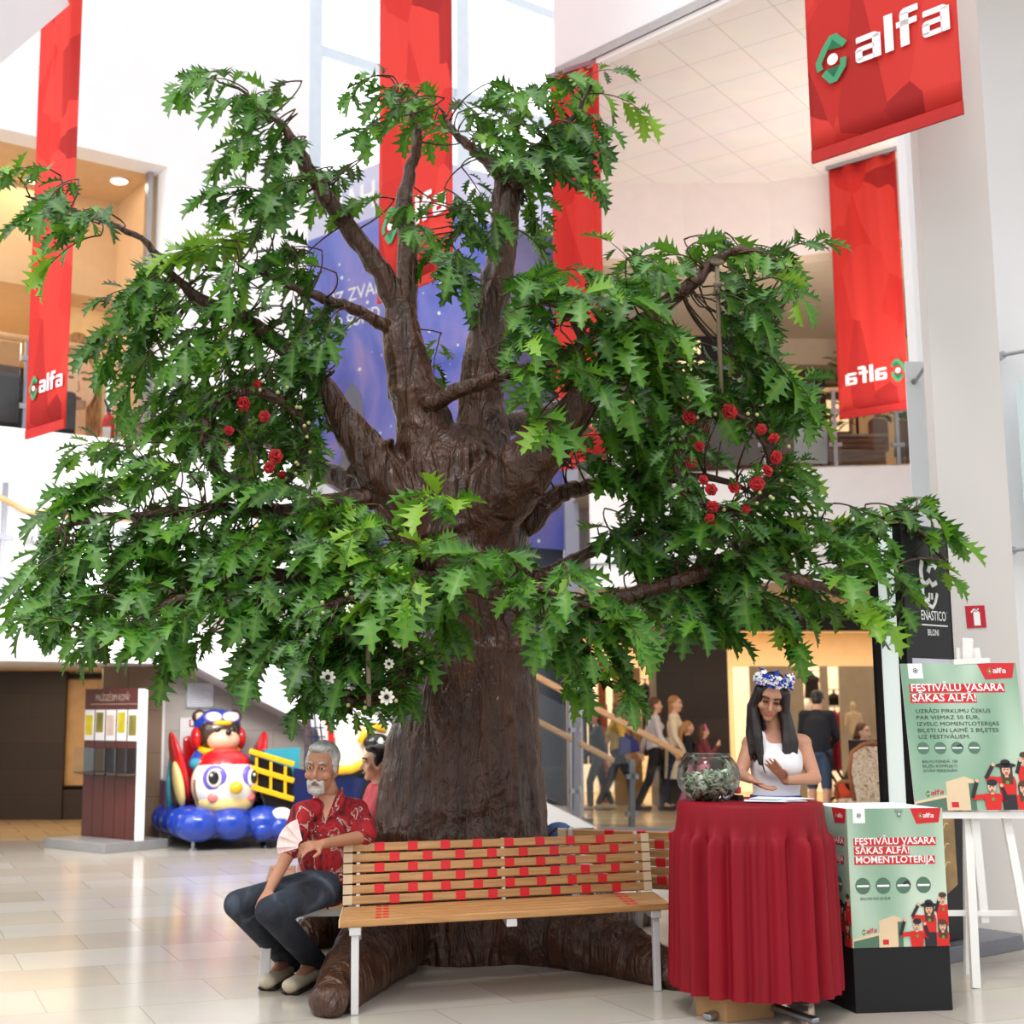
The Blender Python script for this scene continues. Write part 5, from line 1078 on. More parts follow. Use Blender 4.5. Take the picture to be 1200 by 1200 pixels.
MB().prism(disc(w_ * .5, h_ * .4, .17), fr, .064, .068).build('hose', mat('hose_red', (150, 40, 48), .5), hc, world=True); MB().prism(rrect(w_ * .21, h_ * .85, w_ * .68, h_ * .97), fr, .06, .064).build('sign', mat('sign_red', (190, 16, 40)), hc, world=True)
b = MB(); text(b, 'UGUNS', fr, w_ * .34, h_ * .92, .03, bold=.01, off=.065); text(b, 'KRĀNS', fr, w_ * .34, h_ * .865, .03, bold=.01, off=.065); b.prism(rrect(w_ * .24, h_ * .87, w_ * .3, h_ * .96), fr, .064, .066); b.build('sign_lettering', M_wt, hc, world=True)
MB().cyl(wall_at(217, 884) - SWn * .06, wall_at(217, 884) - SWn * .08, .015).build('lock', M_blk, hc, world=True)
so = thing('socket', 'white wall socket with black plug beside the pirate ship ride', 'socket', wall_at(299, 952))
q = wall_at(299, 952); MB().box(q - SWn * .015, (.09, .03, .09), math.radians(14)).build('plate', M_wt, so, world=True); MB().box(q - SWn * .045 - V((0, 0, .03)), (.045, .05, .06), math.radians(14)).build('plug', M_blk, so, world=True)

# ---------------- coin rides ----------------
P_ = lambda n, c, r=.28: mat('ride_' + n, c, r, var=.03, coat=.5)
C_bl, C_rd, C_ye, C_wh, C_cr, C_br, C_sk, C_pu, C_tq, C_bk, C_nv = P_('blue', (24, 62, 170)), P_('red', (206, 26, 34)), P_('yellow', (244, 186, 22)), P_('white', (244, 242, 232)), P_('cream', (240, 214, 140)), P_('brown', (62, 44, 30)), P_('skin', (240, 190, 158)), P_('violet', (112, 98, 196)), P_('turquoise', (58, 160, 180)), P_('black', (16, 15, 18)), P_('navy', (20, 34, 84))
q = gr(252, 992); rd = thing('coin_ride', 'coin ride of a goggled pilot bear riding a white bird', 'kiddie ride', (q.x + .0, q.y + .2, 0), .42)
b = MB()
for x in (-.38, 0, .38):
    for y in (-.5, -.15, .2, .55): b.ell((x, y, .27), (.25, .24, .19))
blob(b.build('cloud_base', C_bl, rd), .02, 3); MB().box((0, .03, .2), (1.05, 1.3, .16)).build('plinth', C_nv, rd, bevel=.05)
for x in (-.42, .42):
    for y in (-.5, .55): MB().cyl((x, y, .02), (x, y, .14), .02).cyl((x, y, 0), (x, y, .02), .05).build('foot', M_steel, rd)
MB().ell((0, -.22, .68), (.37, .42, .37), nu=28, nv=18).build('bird_body', C_wh, rd, smooth=True); MB().ell((0, -.25, .5), (.33, .37, .2), nu=24).build('bird_belly', C_cr, rd, smooth=True)
MB().ell((0, -.2, .86), (.31, .36, .22), nu=24, nv=14).build('bird_cap', C_rd, rd, smooth=True)
for sx_ in (-1, 1):
    c = V((sx_ * .2, -.535, .76)); R = Matrix.Rotation(sx_ * .55, 3, 'Z')
    e_ = MB().ell(c, (.14, .05, .14), R).build('bird_eye_patch', C_pu, rd, smooth=True); MB().ell(c + R @ V((0, -.035, .0)), (.085, .03, .1), R).build('eye_white', C_wh, e_, smooth=True); MB().ell(c + R @ V((.0, -.058, .01)), (.06, .02, .075), R).ell(c, .001).build('pupil', C_bk, e_, smooth=True); MB().ell(c + R @ V((-.02, -.075, .035)), .016, R).build('eye_glint', C_wh, e_, smooth=True)
    MB().ell((sx_ * .22, -.53, .55), (.06, .03, .05), R).build('cheek', P_('pink', (236, 120, 120)), rd, smooth=True)
    wg = MB().ell((sx_ * .45, .05, .85), (.06, .24, .42), Matrix.Rotation(sx_ * .25, 3, 'Y')).build('wing', C_rd, rd, smooth=True); MB().ell((sx_ * .49, -.1, .68), (.05, .16, .26), Matrix.Rotation(sx_ * .2, 3, 'Y')).build('wing_feathers', C_cr, wg, smooth=True); MB().ell((sx_ * .47, .12, .7), (.055, .2, .3), Matrix.Rotation(sx_ * .4, 3, 'X')).build('wing_stripes', C_brs if False else C_br, wg, smooth=True)
    MB().lim((sx_ * .2, .06, 1.0), (sx_ * .3, -.06, .9), .08, .075).build('bear_sleeve', C_bl, rd, smooth=True); MB().lim((sx_ * .3, -.08, .9), (sx_ * .26, -.17, .9), .07, .065).build('bear_cuff', C_tq, rd, smooth=True); MB().ell((sx_ * .23, -.24, .91), (.065, .07, .06)).build('bear_hand', C_sk, rd, smooth=True)
    ear = MB().ell((sx_ * .21, .12, 1.42), (.085, .05, .085)).build('bear_ear', C_br, rd, smooth=True); MB().ell((sx_ * .205, .085, 1.42), (.055, .03, .055)).build('inner_ear', C_sk, ear, smooth=True)
    MB().ell((sx_ * .26, .06, 1.18), (.06, .11, .13)).build('ear_flap', C_rd, rd, smooth=True)
    MB().ell((sx_ * .1, -.1, 1.42), (.095, .04, .062), Matrix.Rotation(-.6, 3, 'X')).build('goggle_lens', C_wh, rd, smooth=True)
    MB().ell((sx_ * .1, -.075, 1.415), (.115, .045, .078), Matrix.Rotation(-.6, 3, 'X')).build('goggle_frame', C_pu, rd, smooth=True)
    MB().ell((sx_ * .085 + .02, -.155, 1.27), (.035, .02, .04)).build('bear_eye', C_bk, rd, smooth=True)
MB().ell((0, -.66, .66), (.075, .08, .07)).build('beak', C_ye, rd, smooth=True)
MB().tube([(.36 * math.cos(a), -.3 + .0 * a, .68 + .37 * math.sin(a)) for a in np.linspace(PI * .95, PI * 2.05, 24)], .022, 8).build('harness', P_('tan', (120, 84, 56)), rd, smooth=True)
MB().ell((0, .14, .95), (.27, .22, .24)).build('bear_body', C_rd, rd, smooth=True); MB().box((0, .42, .85), (.62, .1, .7)).build('seat_back', C_rd, rd, bevel=.04)
MB().ell((0, .08, 1.24), (.265, .24, .24), nu=24, nv=14).build('bear_head', C_br, rd, smooth=True); MB().ell((.02, -.08, 1.16), (.19, .17, .135), nu=20).build('bear_muzzle', C_sk, rd, smooth=True); MB().ell((.03, -.245, 1.25), (.035, .03, .035)).build('bear_nose', C_bk, rd, smooth=True)
MB().ell((0, .12, 1.32), (.275, .235, .19), nu=24, nv=14).build('pilot_cap', C_bl, rd, smooth=True); MB().ell((0, -.1, 1.35), (.12, .06, .035)).build('cap_peak', C_ye, rd, smooth=True)
MB().tube([(.21 * math.cos(a), .04 + .19 * math.sin(a), 1.05 + .03 * math.sin(a)) for a in np.linspace(0, 2 * PI, 24)], .045, 8).build('scarf', C_ye, rd, smooth=True)
MB().box((-.42, .5, .5), (.2, .3, .42)).build('coin_box', P_('coin_violet', (96, 50, 120)), rd, bevel=.03); MB().tube([(-.5, .2, .35), (-.52, .2, .7), (-.47, .3, .95)], .035, 8).build('grab_rail', C_tq, rd, smooth=True)
q = gr(374, 982); sh_ = thing('coin_ride', 'coin ride shaped as a pirate ship with striped sails', 'kiddie ride', (q.x, 15.75, 0), math.radians(12))
b = MB(); rs = random.Random(2)
for i in range(8):
    for y in (-.28, 0, .28): b.ell((-.62 + i * .18, y, .2 + .03 * math.sin(i * 2)), (.15, .2, .13 + .02 * math.sin(i * 1.6)))
blob(b.build('wave_base', C_bl, sh_), .02, 2); MB().box((0, 0, .12), (1.4, .75, .1)).build('plinth', C_nv, sh_, bevel=.03)
for x in (-.55, .55):
    for y in (-.3, .3): MB().cyl((x, y, 0), (x, y, .09), .03).build('foot', M_blk, sh_)
hp = [(-.56, .30), (-.66, .62), (-.72, .66), (-.72, 1.0), (-.3, .86), (-.3, .72), (.5, .72), (.72, .86), (.6, .5), (.42, .28)]
MB().prism(hp, frame((0, -.28, 0), (1, 0, 0)), -.5, .0).build('hull', C_bk, sh_, bevel=.02); MB().prism([(-.3, .3), (-.28, .86), (.52, .74), (.4, .3)], frame((0, -.285, 0), (1, 0, 0)), 0, .02).build('hull_side', C_nv, sh_)
MB().prism([(-.6, .72), (-.6, 1.06), (-.2, 1.08), (-.2, .3), (-.34, .3), (-.34, .7)], frame((0, -.15, 0), (1, 0, 0)), -.2, .02).build('cabin', C_tq, sh_)
for z in (1.0, .82, .62): MB().bar((-.78, -.31, z + .05), (-.28, -.31, z - .1), .05, .06).build('rail', C_ye, sh_, bevel=.012)
for k in range(3): MB().bar((-.7 + k * .16, -.31, .98 - k * .05), (-.7 + k * .16, -.31, .64 - k * .05), .03, .03, (0, 1, 0)).build('rail_post', C_ye, sh_)
MB().tube([(-.1, -.31, .86), (.1, -.33, .82), (.36, -.33, .84), (.72, -.3, 1.0)], .05, 10).build('gunwale', C_ye, sh_, smooth=True)
MB().tube([(.08 + .12 * math.cos(a), -.31, .48 + .15 * math.sin(a)) for a in np.linspace(0, 2 * PI, 20)], .035, 8).build('porthole', P_('rose', (232, 130, 160)), sh_, smooth=True)
MB().ell((-.42, -.36, .36), (.12, .08, .08)).ell((-.34, -.36, .33), (.08, .07, .06)).build('foam', C_wh, sh_, smooth=True)
MB().cyl((-.1, .0, .7), (-.1, 0, 1.66), .03).ell((-.1, 0, 1.68), .04).build('mast', P_('bronze', (110, 84, 60)), sh_); 
b = MB()
for k in range(4): b.bar((-.14 + .05 * k, -.08, 1.6), (-.12 + .07 * k - .02, -.25, .85), .012, .012)
for k in range(7): b.bar((-.15 + .0 * k, -.1 - .02 * k, 1.5 - .1 * k), (.06 + .01 * k, -.1 - .02 * k, 1.5 - .1 * k), .012, .012)
b.build('rope_net', C_nv, sh_)
for (pts, m_, y0) in (([(-.06, 1.62), (.0, 1.6), (.12, 1.3), (.14, 1.0), (.06, .85), (-.02, .84), (.04, 1.1)], C_wh, -.12), ([(.0, 1.6), (.06, 1.58), (.18, 1.3), (.19, 1.02), (.1, .86), (.06, .85), (.13, 1.05), (.11, 1.3)], C_rd, -.14), ([(.08, 1.58), (.55, 1.32), (.78, 1.02), (.6, .86), (.12, .88), (.21, 1.05), (.2, 1.3)], C_wh, -.1), ([(.6, 1.3), (.68, 1.22), (.72, 1.12), (.66, 1.1)], C_rd, -.125), ([(.4, 1.4), (.48, 1.36), (.5, 1.26), (.42, 1.3)], P_('rose', (232, 130, 160)), -.125)):
    MB().prism(pts, frame((0, y0, 0), (1, 0, 0)), 0, .02).build('sail', m_, sh_)
kd = MB().ell((.66, -.2, 1.02), (.14, .13, .14), nu=20).build('pirate_figure_head', C_sk, sh_, smooth=True)
MB().ell((.66, -.2, 1.14), (.17, .14, .1), nu=20).build('pirate_hat', C_bk, kd, smooth=True); MB().tube([(.49, -.2, 1.12), (.54, -.2, 1.24), (.64, -.2, 1.31), (.78, -.2, 1.28)], .055, 10).build('hat_trim', C_ye, kd, smooth=True)
b = MB().ell((.69, -.335, 1.16), (.028, .012, .03)).bar((.65, -.335, 1.11), (.73, -.335, 1.15), .012, .01).bar((.73, -.335, 1.11), (.65, -.335, 1.15), .012, .01); b.build('skull_emblem', C_wh, kd)
MB().ell((.60, -.32, 1.0), (.016, .012, .022)).ell((.73, -.31, 1.02), (.03, .014, .035)).bar((.66, -.33, 1.07), (.78, -.27, .99), .012, .006).build('eye_patch', C_bk, kd); MB().lim((.66, -.18, .7), (.66, -.18, .86), .12, .1).build('pirate_figure_body', C_tq, sh_, smooth=True)
MB().ell((-.03, -.36, .74), (.09, .05, .05)).build('figurehead', P_('gold', (200, 150, 80)), sh_, smooth=True)

# ---------------- wreaths in the tree ----------------
M_rose = ramp_mat('rose_petal', [(.3, (120, 8, 16)), (.7, (204, 24, 30))], .6, 30); M_wf = mat('anemone_white', (240, 236, 220), .6); M_bud = mat('cream_bud', (176, 180, 120), .6)
def rose(b, c, r, n):
    R = n.to_track_quat('Z', 'Y').to_matrix()
    for k, (m, rr2, zz, tilt) in enumerate(((3, .3, .5, .9), (5, .62, .3, .6), (6, .95, .1, .25))):
        for i in range(m):
            a = 2 * PI * (i + .5 * k) / m; Q = R @ Matrix.Rotation(a, 3, 'Z') @ Matrix.Rotation(-tilt, 3, 'Y'); b.ell(c + R @ V((rr2 * r * .62 * math.cos(a), rr2 * r * .62 * math.sin(a), zz * r)), (r * .42, r * .46, r * .1), Q, 8, 6)
def wreath(label, cp_, Rr, tilt, tone, roses, white=(), rope=None, seed=1, n=70):
    c = at(*cp_); t = thing('wreath', label, 'wreath', c - V((0, 0, Rr))); Y = cp_[2]; rs = random.Random(seed); lv = Leaves()
    for k in range(n):
        a = 2 * PI * k / n + rs.gauss(0, .05); p = c + V((Rr * math.cos(a), tilt * math.cos(a) + rs.gauss(0, .03), Rr * 1.0 * math.sin(a)))
        d = V((-math.sin(a) + .5 * rs.gauss(0, 1), -.5, math.cos(a) + .5 * rs.gauss(0, 1))); lv.spray(p, d, rs.uniform(.1, .18), rs, L=rs.uniform(.07, .12), droop=.2, tone=tone, n=4)
    lv.tw.tube([c + V((Rr * math.cos(a), tilt * math.cos(a), Rr * math.sin(a))) for a in np.linspace(0, 2 * PI, 30)], .035, 8)
    lv.build('greenery', t)
    for x, y, r in roses: b = MB(); rose(b, at(x, y, Y - .1), r, V((rs.gauss(0, .3), -1, rs.gauss(.1, .3)))); b.build('rose', M_rose, t, smooth=True, world=True)
    for x, y, r in white:
        n_ = V((rs.gauss(0, .2), -1, rs.gauss(.1, .2))).normalized(); R = n_.to_track_quat('Z', 'Y').to_matrix(); cc = at(x, y, Y - .12); b = MB()
        for i in range(8): a = 2 * PI * i / 8; b.ell(cc + R @ V((r * .6 * math.cos(a), r * .6 * math.sin(a), 0)), (r * .42, r * .26, r * .08), R @ Matrix.Rotation(a, 3, 'Z') @ Matrix.Rotation(-.3, 3, 'Y'), 8, 6)
        f_ = b.build('flower', M_wf, t, smooth=True, world=True); MB().ell(cc + n_ * .012, r * .3, None, 8, 6).build('flower_centre', M_blk, f_, world=True)
    b = MB()
    for k in range(28): a = rs.uniform(0, 2 * PI); b.ell(c + V((Rr * 1.05 * math.cos(a) + rs.gauss(0, .03), -.1 + rs.gauss(0, .02), Rr * 1.05 * math.sin(a) + rs.gauss(0, .03))), .012, None, 6, 4)
    o = b.build('berries', M_bud, t, world=True); o['kind'] = 'stuff'
    if rope:
        p = [at(*q) for q in rope]; b = MB().tube(p, .014, 8).tube([p[0] + V((.03 * math.cos(a), .03 * math.sin(a), .02 * math.sin(a))) for a in np.linspace(0, 2 * PI, 12)], .014, 6).ell(p[1], .028, None, 8, 6).tube([p[1], p[1] + V((-.03, -.02, -.07))], .012, 6); b.build('rope', mat('grey_rope', (128, 112, 92), .9, bump=.3), t, smooth=True, world=True)
    return t
wreath('red rose wreath hanging by a rope at the tree\'s right', (850, 542, 7.95), .30, .08, .25, [(854, 483, .055), (807, 490, .05), (826, 476, .035), (892, 503, .035), (907, 514, .036), (909, 536, .045), (898, 552, .042), (887, 567, .05), (860, 571, .042), (833, 574, .04), (824, 563, .035), (835, 594, .04), (832, 609, .04), (810, 542, .036), (819, 523, .036), (805, 580, .036), (874, 597, .03)], rope=[(840, 307, 8.05), (841, 334, 7.98), (843, 400, 7.95), (846, 478, 7.95)], seed=3)
wreath('dark red rose wreath half hidden in the tree\'s left foliage', (300, 515, 8.3), .30, .1, .08, [(286, 473, .05), (310, 488, .04), (323, 535, .05), (316, 548, .04), (262, 522, .04), (268, 505, .035), (330, 556, .03), (300, 450, .035)], seed=5)
wreath('white anemone wreath hanging low in the leaves before the trunk', (420, 762, 7.5), .28, .06, .2, [], white=[(384, 794, .045), (453, 817, .045), (468, 752, .04), (456, 778, .03), (412, 803, .03), (456, 730, .03), (410, 713, .028)], seed=8, rope=[(428, 640, 7.95), (430, 690, 7.7), (432, 800, 7.4), (432, 828, 7.4)])
# ---------------- people ----------------
M_skin1 = mat('skin_tan', (180, 126, 98), .55, var=.05, scale=20); M_skin2 = mat('skin_light', (224, 176, 148), .5, var=.04, scale=20); M_skin3 = mat('skin_olive', (192, 138, 110), .45, var=.04, scale=20)
M_eyew = mat('eye_white', (232, 228, 222), .3, var=.01); M_iris = mat('dark_iris', (40, 30, 26), .25); M_lip = mat('lip', (172, 98, 90), .5); M_lipr = mat('lip_rose', (190, 100, 100), .4)
M_jeans = ramp_mat('dark_denim', [(.32, (24, 27, 35)), (.55, (44, 50, 62)), (.72, (86, 94, 106))], .9, 5, 5, 1.0, stretch=(1, 1, .6), bump=.5)
M_shirt = ramp_mat('red_print_shirt', [(.34, (34, 6, 12)), (.42, (130, 8, 22)), (.5, (172, 14, 28)), (.56, (70, 8, 16)), (.585, (226, 170, 160)), (.61, (140, 10, 24)), (.75, (184, 34, 30))], .8, 6.5, 5, 2.2, (1, 1, .7))
M_hairg = ramp_mat('grey_hair', [(.3, (120, 116, 112)), (.7, (206, 204, 198))], .7, 26, stretch=(1, .3, 1), bump=.6); M_hairw = mat('white_beard', (180, 174, 166), .8, var=.25, scale=70, bump=.4)
M_hairb = ramp_mat('dark_hair', [(.3, (18, 13, 13)), (.7, (44, 30, 28))], .35, 40, stretch=(1, 1, .08)); M_hairbr = mat('brown_hair', (96, 66, 46), .6, var=.2, scale=40); M_hairbl = mat('auburn_hair', (172, 122, 76), .6, var=.2, scale=40)
def basis(f, u=(0, 0, 1)):
    f = V(f).normalized(); u = V(u); u = (u - f * u.dot(f)).normalized(); return f, u, f.cross(u)   # r = the person's right... viewer's left
def hand(b, wrist, d, nrm, across, curl=.5, s=1.0, spread=.12):
    # d: towards the fingertips, nrm: palm faces this way, across: towards the thumb
    d = V(d).normalized(); nrm = V(nrm); nrm = (nrm - d * nrm.dot(d)).normalized(); ac = V(across); ac = (ac - d * ac.dot(d) - nrm * ac.dot(nrm)).normalized()
    b.lim(wrist, wrist + d * .07 * s, (.026 * s, .018 * s), (.040 * s, .014 * s), ac)
    for k, (o, l) in enumerate(((.031, .066), (.011, .076), (-.010, .072), (-.030, .056))):
        p = wrist + d * .078 * s + ac * o * s; dd = (d + ac * spread * (o / .03)).normalized(); c = curl * (.8 + .15 * k)
        q = p + (dd * math.cos(c * .5) + nrm * math.sin(c * .5)) * l * .5 * s; r_ = q + (dd * math.cos(c * 1.3) + nrm * math.sin(c * 1.3)) * l * .55 * s
        b.lim(p - d * .015 * s, q, .0095 * s, .0088 * s, n=8); b.lim(q, r_, .0088 * s, .0072 * s, n=8)
    p = wrist + d * .022 * s + ac * .03 * s; q = p + (d * .65 + ac * .7 + nrm * .3) * .04 * s; r_ = q + (d * .9 + ac * .25 + nrm * .35) * .035 * s
    b.lim(p - ac * .012 * s, q, .013 * s, .011 * s, n=8); b.lim(q, r_, .011 * s, .009 * s, n=8)
def head_prims(b, J, hs=1.0):
    c, (f, u, r) = J['head'], J['hd']; R = Matrix((r, f, u)).transposed()
    b.ell(c + u * .03 * hs - f * .012 * hs, (.074 * hs, .094 * hs, .092 * hs), R); b.ell(c + f * .022 * hs - u * .045 * hs, (.058 * hs, .066 * hs, .072 * hs), R)
    b.ell(c + f * .062 * hs - u * .098 * hs, (.028 * hs, .024 * hs, .02 * hs), R); b.ell(c + f * .06 * hs + u * .036 * hs, (.056 * hs, .03 * hs, .03 * hs), R)
    b.lim(c + f * .085 * hs + u * .012 * hs, c + f * .108 * hs - u * .028 * hs, .009 * hs, .0135 * hs, n=8)
    for s in (-1, 1):
        b.ell(c + r * s * .04 * hs + f * .062 * hs - u * .03 * hs, (.026 * hs, .024 * hs, .024 * hs), R); b.ell(c + r * s * .073 * hs - u * .012 * hs - f * .008 * hs, (.011 * hs, .02 * hs, .032 * hs), R)
    b.lim(J['neckb'], c - u * .05 * hs - f * .02 * hs, J.get('nk', .056) * hs, J.get('nk', .056) * .93 * hs)
def face(J, par, hs=1.0, lip=None, closed=False, brow=None):
    c, (f, u, r) = J['head'], J['hd']; R = Matrix((r, f, u)).transposed()
    for s in (-1, 1):
        p = c + r * s * .031 * hs + f * .079 * hs + u * .008 * hs
        if closed:
            MB().ell(p + f * .003 - u * .004 * hs, (.016 * hs, .008 * hs, .006 * hs), R, 10, 6).build('eyelid', M_iris, par, smooth=True, world=True)
        else:
            MB().ell(p + u * .0065 * hs + f * .003, (.0155 * hs, .0115 * hs, .0055 * hs), R, 10, 8).build('eyelid', M_skin1, par, smooth=True, world=True); e_ = MB().ell(p, (.0125 * hs, .011 * hs, .0065 * hs), R, 10, 8).build('eye', M_eyew, par, smooth=True, world=True); MB().ell(p + f * .008 * hs, (.0065 * hs, .005 * hs, .007 * hs), R, 8, 6).build('iris', M_iris, e_, smooth=True, world=True)
        MB().tube([c + r * s * x * hs + f * y * hs + u * z * hs for x, y, z in ((.014, .092, .03), (.032, .09, .036), (.05, .076, .03))], .0052 * hs, 6).build('eyebrow', brow or M_hairb, par, smooth=True, world=True)
    b = MB().ell(c + f * .087 * hs - u * .062 * hs, (.022 * hs, .008 * hs, .0055 * hs), R, 10, 6).ell(c + f * .087 * hs - u * .069 * hs, (.017 * hs, .008 * hs, .0055 * hs), R, 10, 6); b.build('mouth', lip or M_lip, par, smooth=True, world=True)
def body_prims(b, J, k=1.0, fem=False, legs=True, arms=True, hands=True, g=1.0):
    sd = J['shL'] - J['shR']; hp_ = J['hipL'] - J['hipR']
    wa = (.125, .095) if fem else (.15, .11)
    b.lim(J['pelvis'], J['waist'], (.155 * k, .115 * k), (wa[0] * k, wa[1] * k), hp_); b.lim(J['waist'], J['chest'], (wa[0] * k, wa[1] * k), (.155 * k, .112 * k), sd); b.lim(J['chest'], J['neckb'] - (J['neckb'] - J['chest']) * .15, (.15 * k, .108 * k), (.085 * k, .065 * k), sd)
    if fem:
        fd = J.get('front', V((0, -1, 0)))
        for s in (-1, 1): b.ell(J['chest'] + sd.normalized() * s * .065 * k + fd * .045 * k, .05 * k)
    for s in 'LR':
        b.lim(J['neckb'] - V((0, 0, .03)), J['sh' + s], .055 * k, .056 * k)
        if arms:
            b.lim(J['sh' + s], J['el' + s], .05 * k, .038 * k); b.lim(J['el' + s], J['wr' + s], .038 * k, .026 * k)
            if hands: hand(b, J['wr' + s], *J['hand' + s])
        if legs: b.lim(J['hip' + s], J['kn' + s], .082 * k, .055 * k); b.lim(J['kn' + s], J['an' + s], .054 * k, .036 * k); b.lim(J['an' + s], J['to' + s], .036 * k, .03 * k)
def top_prims(b, J, k=1.0, sleeve='long', fem=False, hem=.06, straps=False):
    sd = J['shL'] - J['shR']; hp_ = J['hipL'] - J['hipR']; wa = (.138, .108) if fem else (.166, .126)
    lo = J['pelvis'] + (J['waist'] - J['pelvis']) * hem
    b.lim(lo, J['waist'], (.166 * k, .128 * k), (wa[0] * k, wa[1] * k), hp_); b.lim(J['waist'], J['chest'], (wa[0] * k, wa[1] * k), (.168 * k, .125 * k), sd)
    if fem:
        fd = J.get('front', V((0, -1, 0)))
        for s in (-1, 1): b.ell(J['chest'] + sd.normalized() * s * .065 * k + fd * .078 * k, .06 * k)
    if straps:
        for s in 'LR': b.lim(J['chest'] + (J['sh' + s] - J['chest']) * .55, J['sh' + s].lerp(J['neckb'], .42) + V((0, 0, .03)), (.035, .07), (.024, .062), sd)
        return
    b.lim(J['chest'], J['neckb'] - (J['neckb'] - J['chest']) * .22, (.165 * k, .122 * k), (.095 * k, .078 * k), sd)
    for s in 'LR':
        b.lim(J['neckb'] - V((0, 0, .045)), J['sh' + s], .06 * k, .068 * k)
        if sleeve == 'long': b.lim(J['sh' + s], J['el' + s], .062 * k, .05 * k); b.lim(J['el' + s], J['el' + s].lerp(J['wr' + s], .95), .05 * k, .038 * k)
        elif sleeve == 'short': b.lim(J['sh' + s], J['sh' + s].lerp(J['el' + s], .8), .072 * k, .074 * k)
def leg_prims(b, J, k=1.0, ln=.98, wide=1.0):
    hp_ = J['hipL'] - J['hipR']; b.lim(J['pelvis'] + (J['waist'] - J['pelvis']) * .25, J['pelvis'] - (J['waist'] - J['pelvis']) * .1, (.152 * k, .118 * k), (.165 * k, .125 * k), hp_)
    for s in 'LR':
        b.lim(J['pelvis'], J['hip' + s], .11 * k, .096 * k); b.lim(J['hip' + s], J['kn' + s], .095 * k, .068 * k * wide)
        if ln > .5: b.lim(J['kn' + s], J['kn' + s].lerp(J['an' + s], ln), .066 * k * wide, .056 * k * wide)
def shoe(par, an, to, m, sole=None, k=1.0):
    an, to = V(an), V(to); d = to - an; d.z = 0; d.normalize(); heel = V((an.x, an.y, to.z + .012)) - d * .035
    b = MB().lim(heel, V((to.x, to.y, to.z + .012)), (.04 * k, .04 * k), (.044 * k, .034 * k), V((-d.y, d.x, 0))).lim(V((an.x, an.y, to.z + .02)), V((an.x, an.y, max(to.z + .07, an.z))), .042 * k, .042 * k)
    s = blob(b.build('shoe', m, par, world=True), .009, 3)
    z = to.z - .022; sb = MB().lim(V((heel.x, heel.y, z)), V((to.x, to.y, z)), (.044 * k, .014), (.048 * k, .014), V((-d.y, d.x, 0))); sb.build('sole', sole or M_blk, s, smooth=True, world=True)
def hair_short(J, par, m, hs=1.0, vol=1.0):
    c, (f, u, r) = J['head'], J['hd']; R = Matrix((r, f, u)).transposed()
    b = MB().ell(c + u * .052 * hs - f * .028 * hs, (.081 * hs * vol, .09 * hs, .082 * hs * vol), R); b.ell(c + u * .0 - f * .055 * hs, (.072 * hs, .052 * hs, .075 * hs), R); b.ell(c + u * .098 * hs + f * .03 * hs, (.06 * hs, .05 * hs, .028 * hs), R)
    for s in (-1, 1): b.ell(c + r * s * .07 * hs + u * .02 * hs + f * .005 * hs, (.014 * hs, .03 * hs, .045 * hs), R)
    return blob(b.build('hair', m, par, world=True), .008, 3)
def hair_long(J, par, m, hs=1.0, ln=.3, front=True, pony=False):
    c, (f, u, r) = J['head'], J['hd']; R = Matrix((r, f, u)).transposed(); dn = V((0, 0, -1))
    b = MB().ell(c + u * .05 * hs - f * .026 * hs, (.085 * hs, .094 * hs, .086 * hs), R).ell(c - f * .05 * hs - u * .03 * hs, (.078 * hs, .06 * hs, .1 * hs), R)
    if pony: b.lim(c - f * .1 * hs + u * .03, c - f * .15 * hs + dn * .1, .035, .03); b.lim(c - f * .15 * hs + dn * .1, c - f * .14 * hs + dn * (.1 + ln), .03, .012)
    else:
        b.lim(c - f * .06 * hs - u * .03 * hs, c - f * .075 * hs + dn * (ln + .02), (.08, .045), (.085, .03), r)
        if front:
            for s in (-1, 1):
                p0, p1, p2, p3 = c + r * s * .066 * hs + f * .03 * hs + u * .045 * hs, c + r * s * .082 * hs + f * .03 * hs - u * .06 * hs, c + r * s * .088 + f * .03 + dn * ln * .75, c + r * s * .07 + f * .055 + dn * (ln + .06)
                b.lim(p0, p1, (.034, .034), (.036, .034), f); b.lim(p1, p2, (.036, .032), (.036, .026), f); b.lim(p2, p3, (.034, .024), (.012, .01), f)
                for e1, e2, e3 in ((.02, -.03, .9), (-.018, .02, 1.05), (.035, -.01, .8)): b.lim(p1 + r * s * e1 * .4 - f * .01, p2 + r * s * e1 + f * e2, .024, .022, n=8); b.lim(p2 + r * s * e1 + f * e2, p2.lerp(p3, e3) + r * s * e1 * 1.3 + f * e2 + dn * .03, .02, .006, n=8)
    return blob(b.build('hair', m, par, world=True), .009, 3)
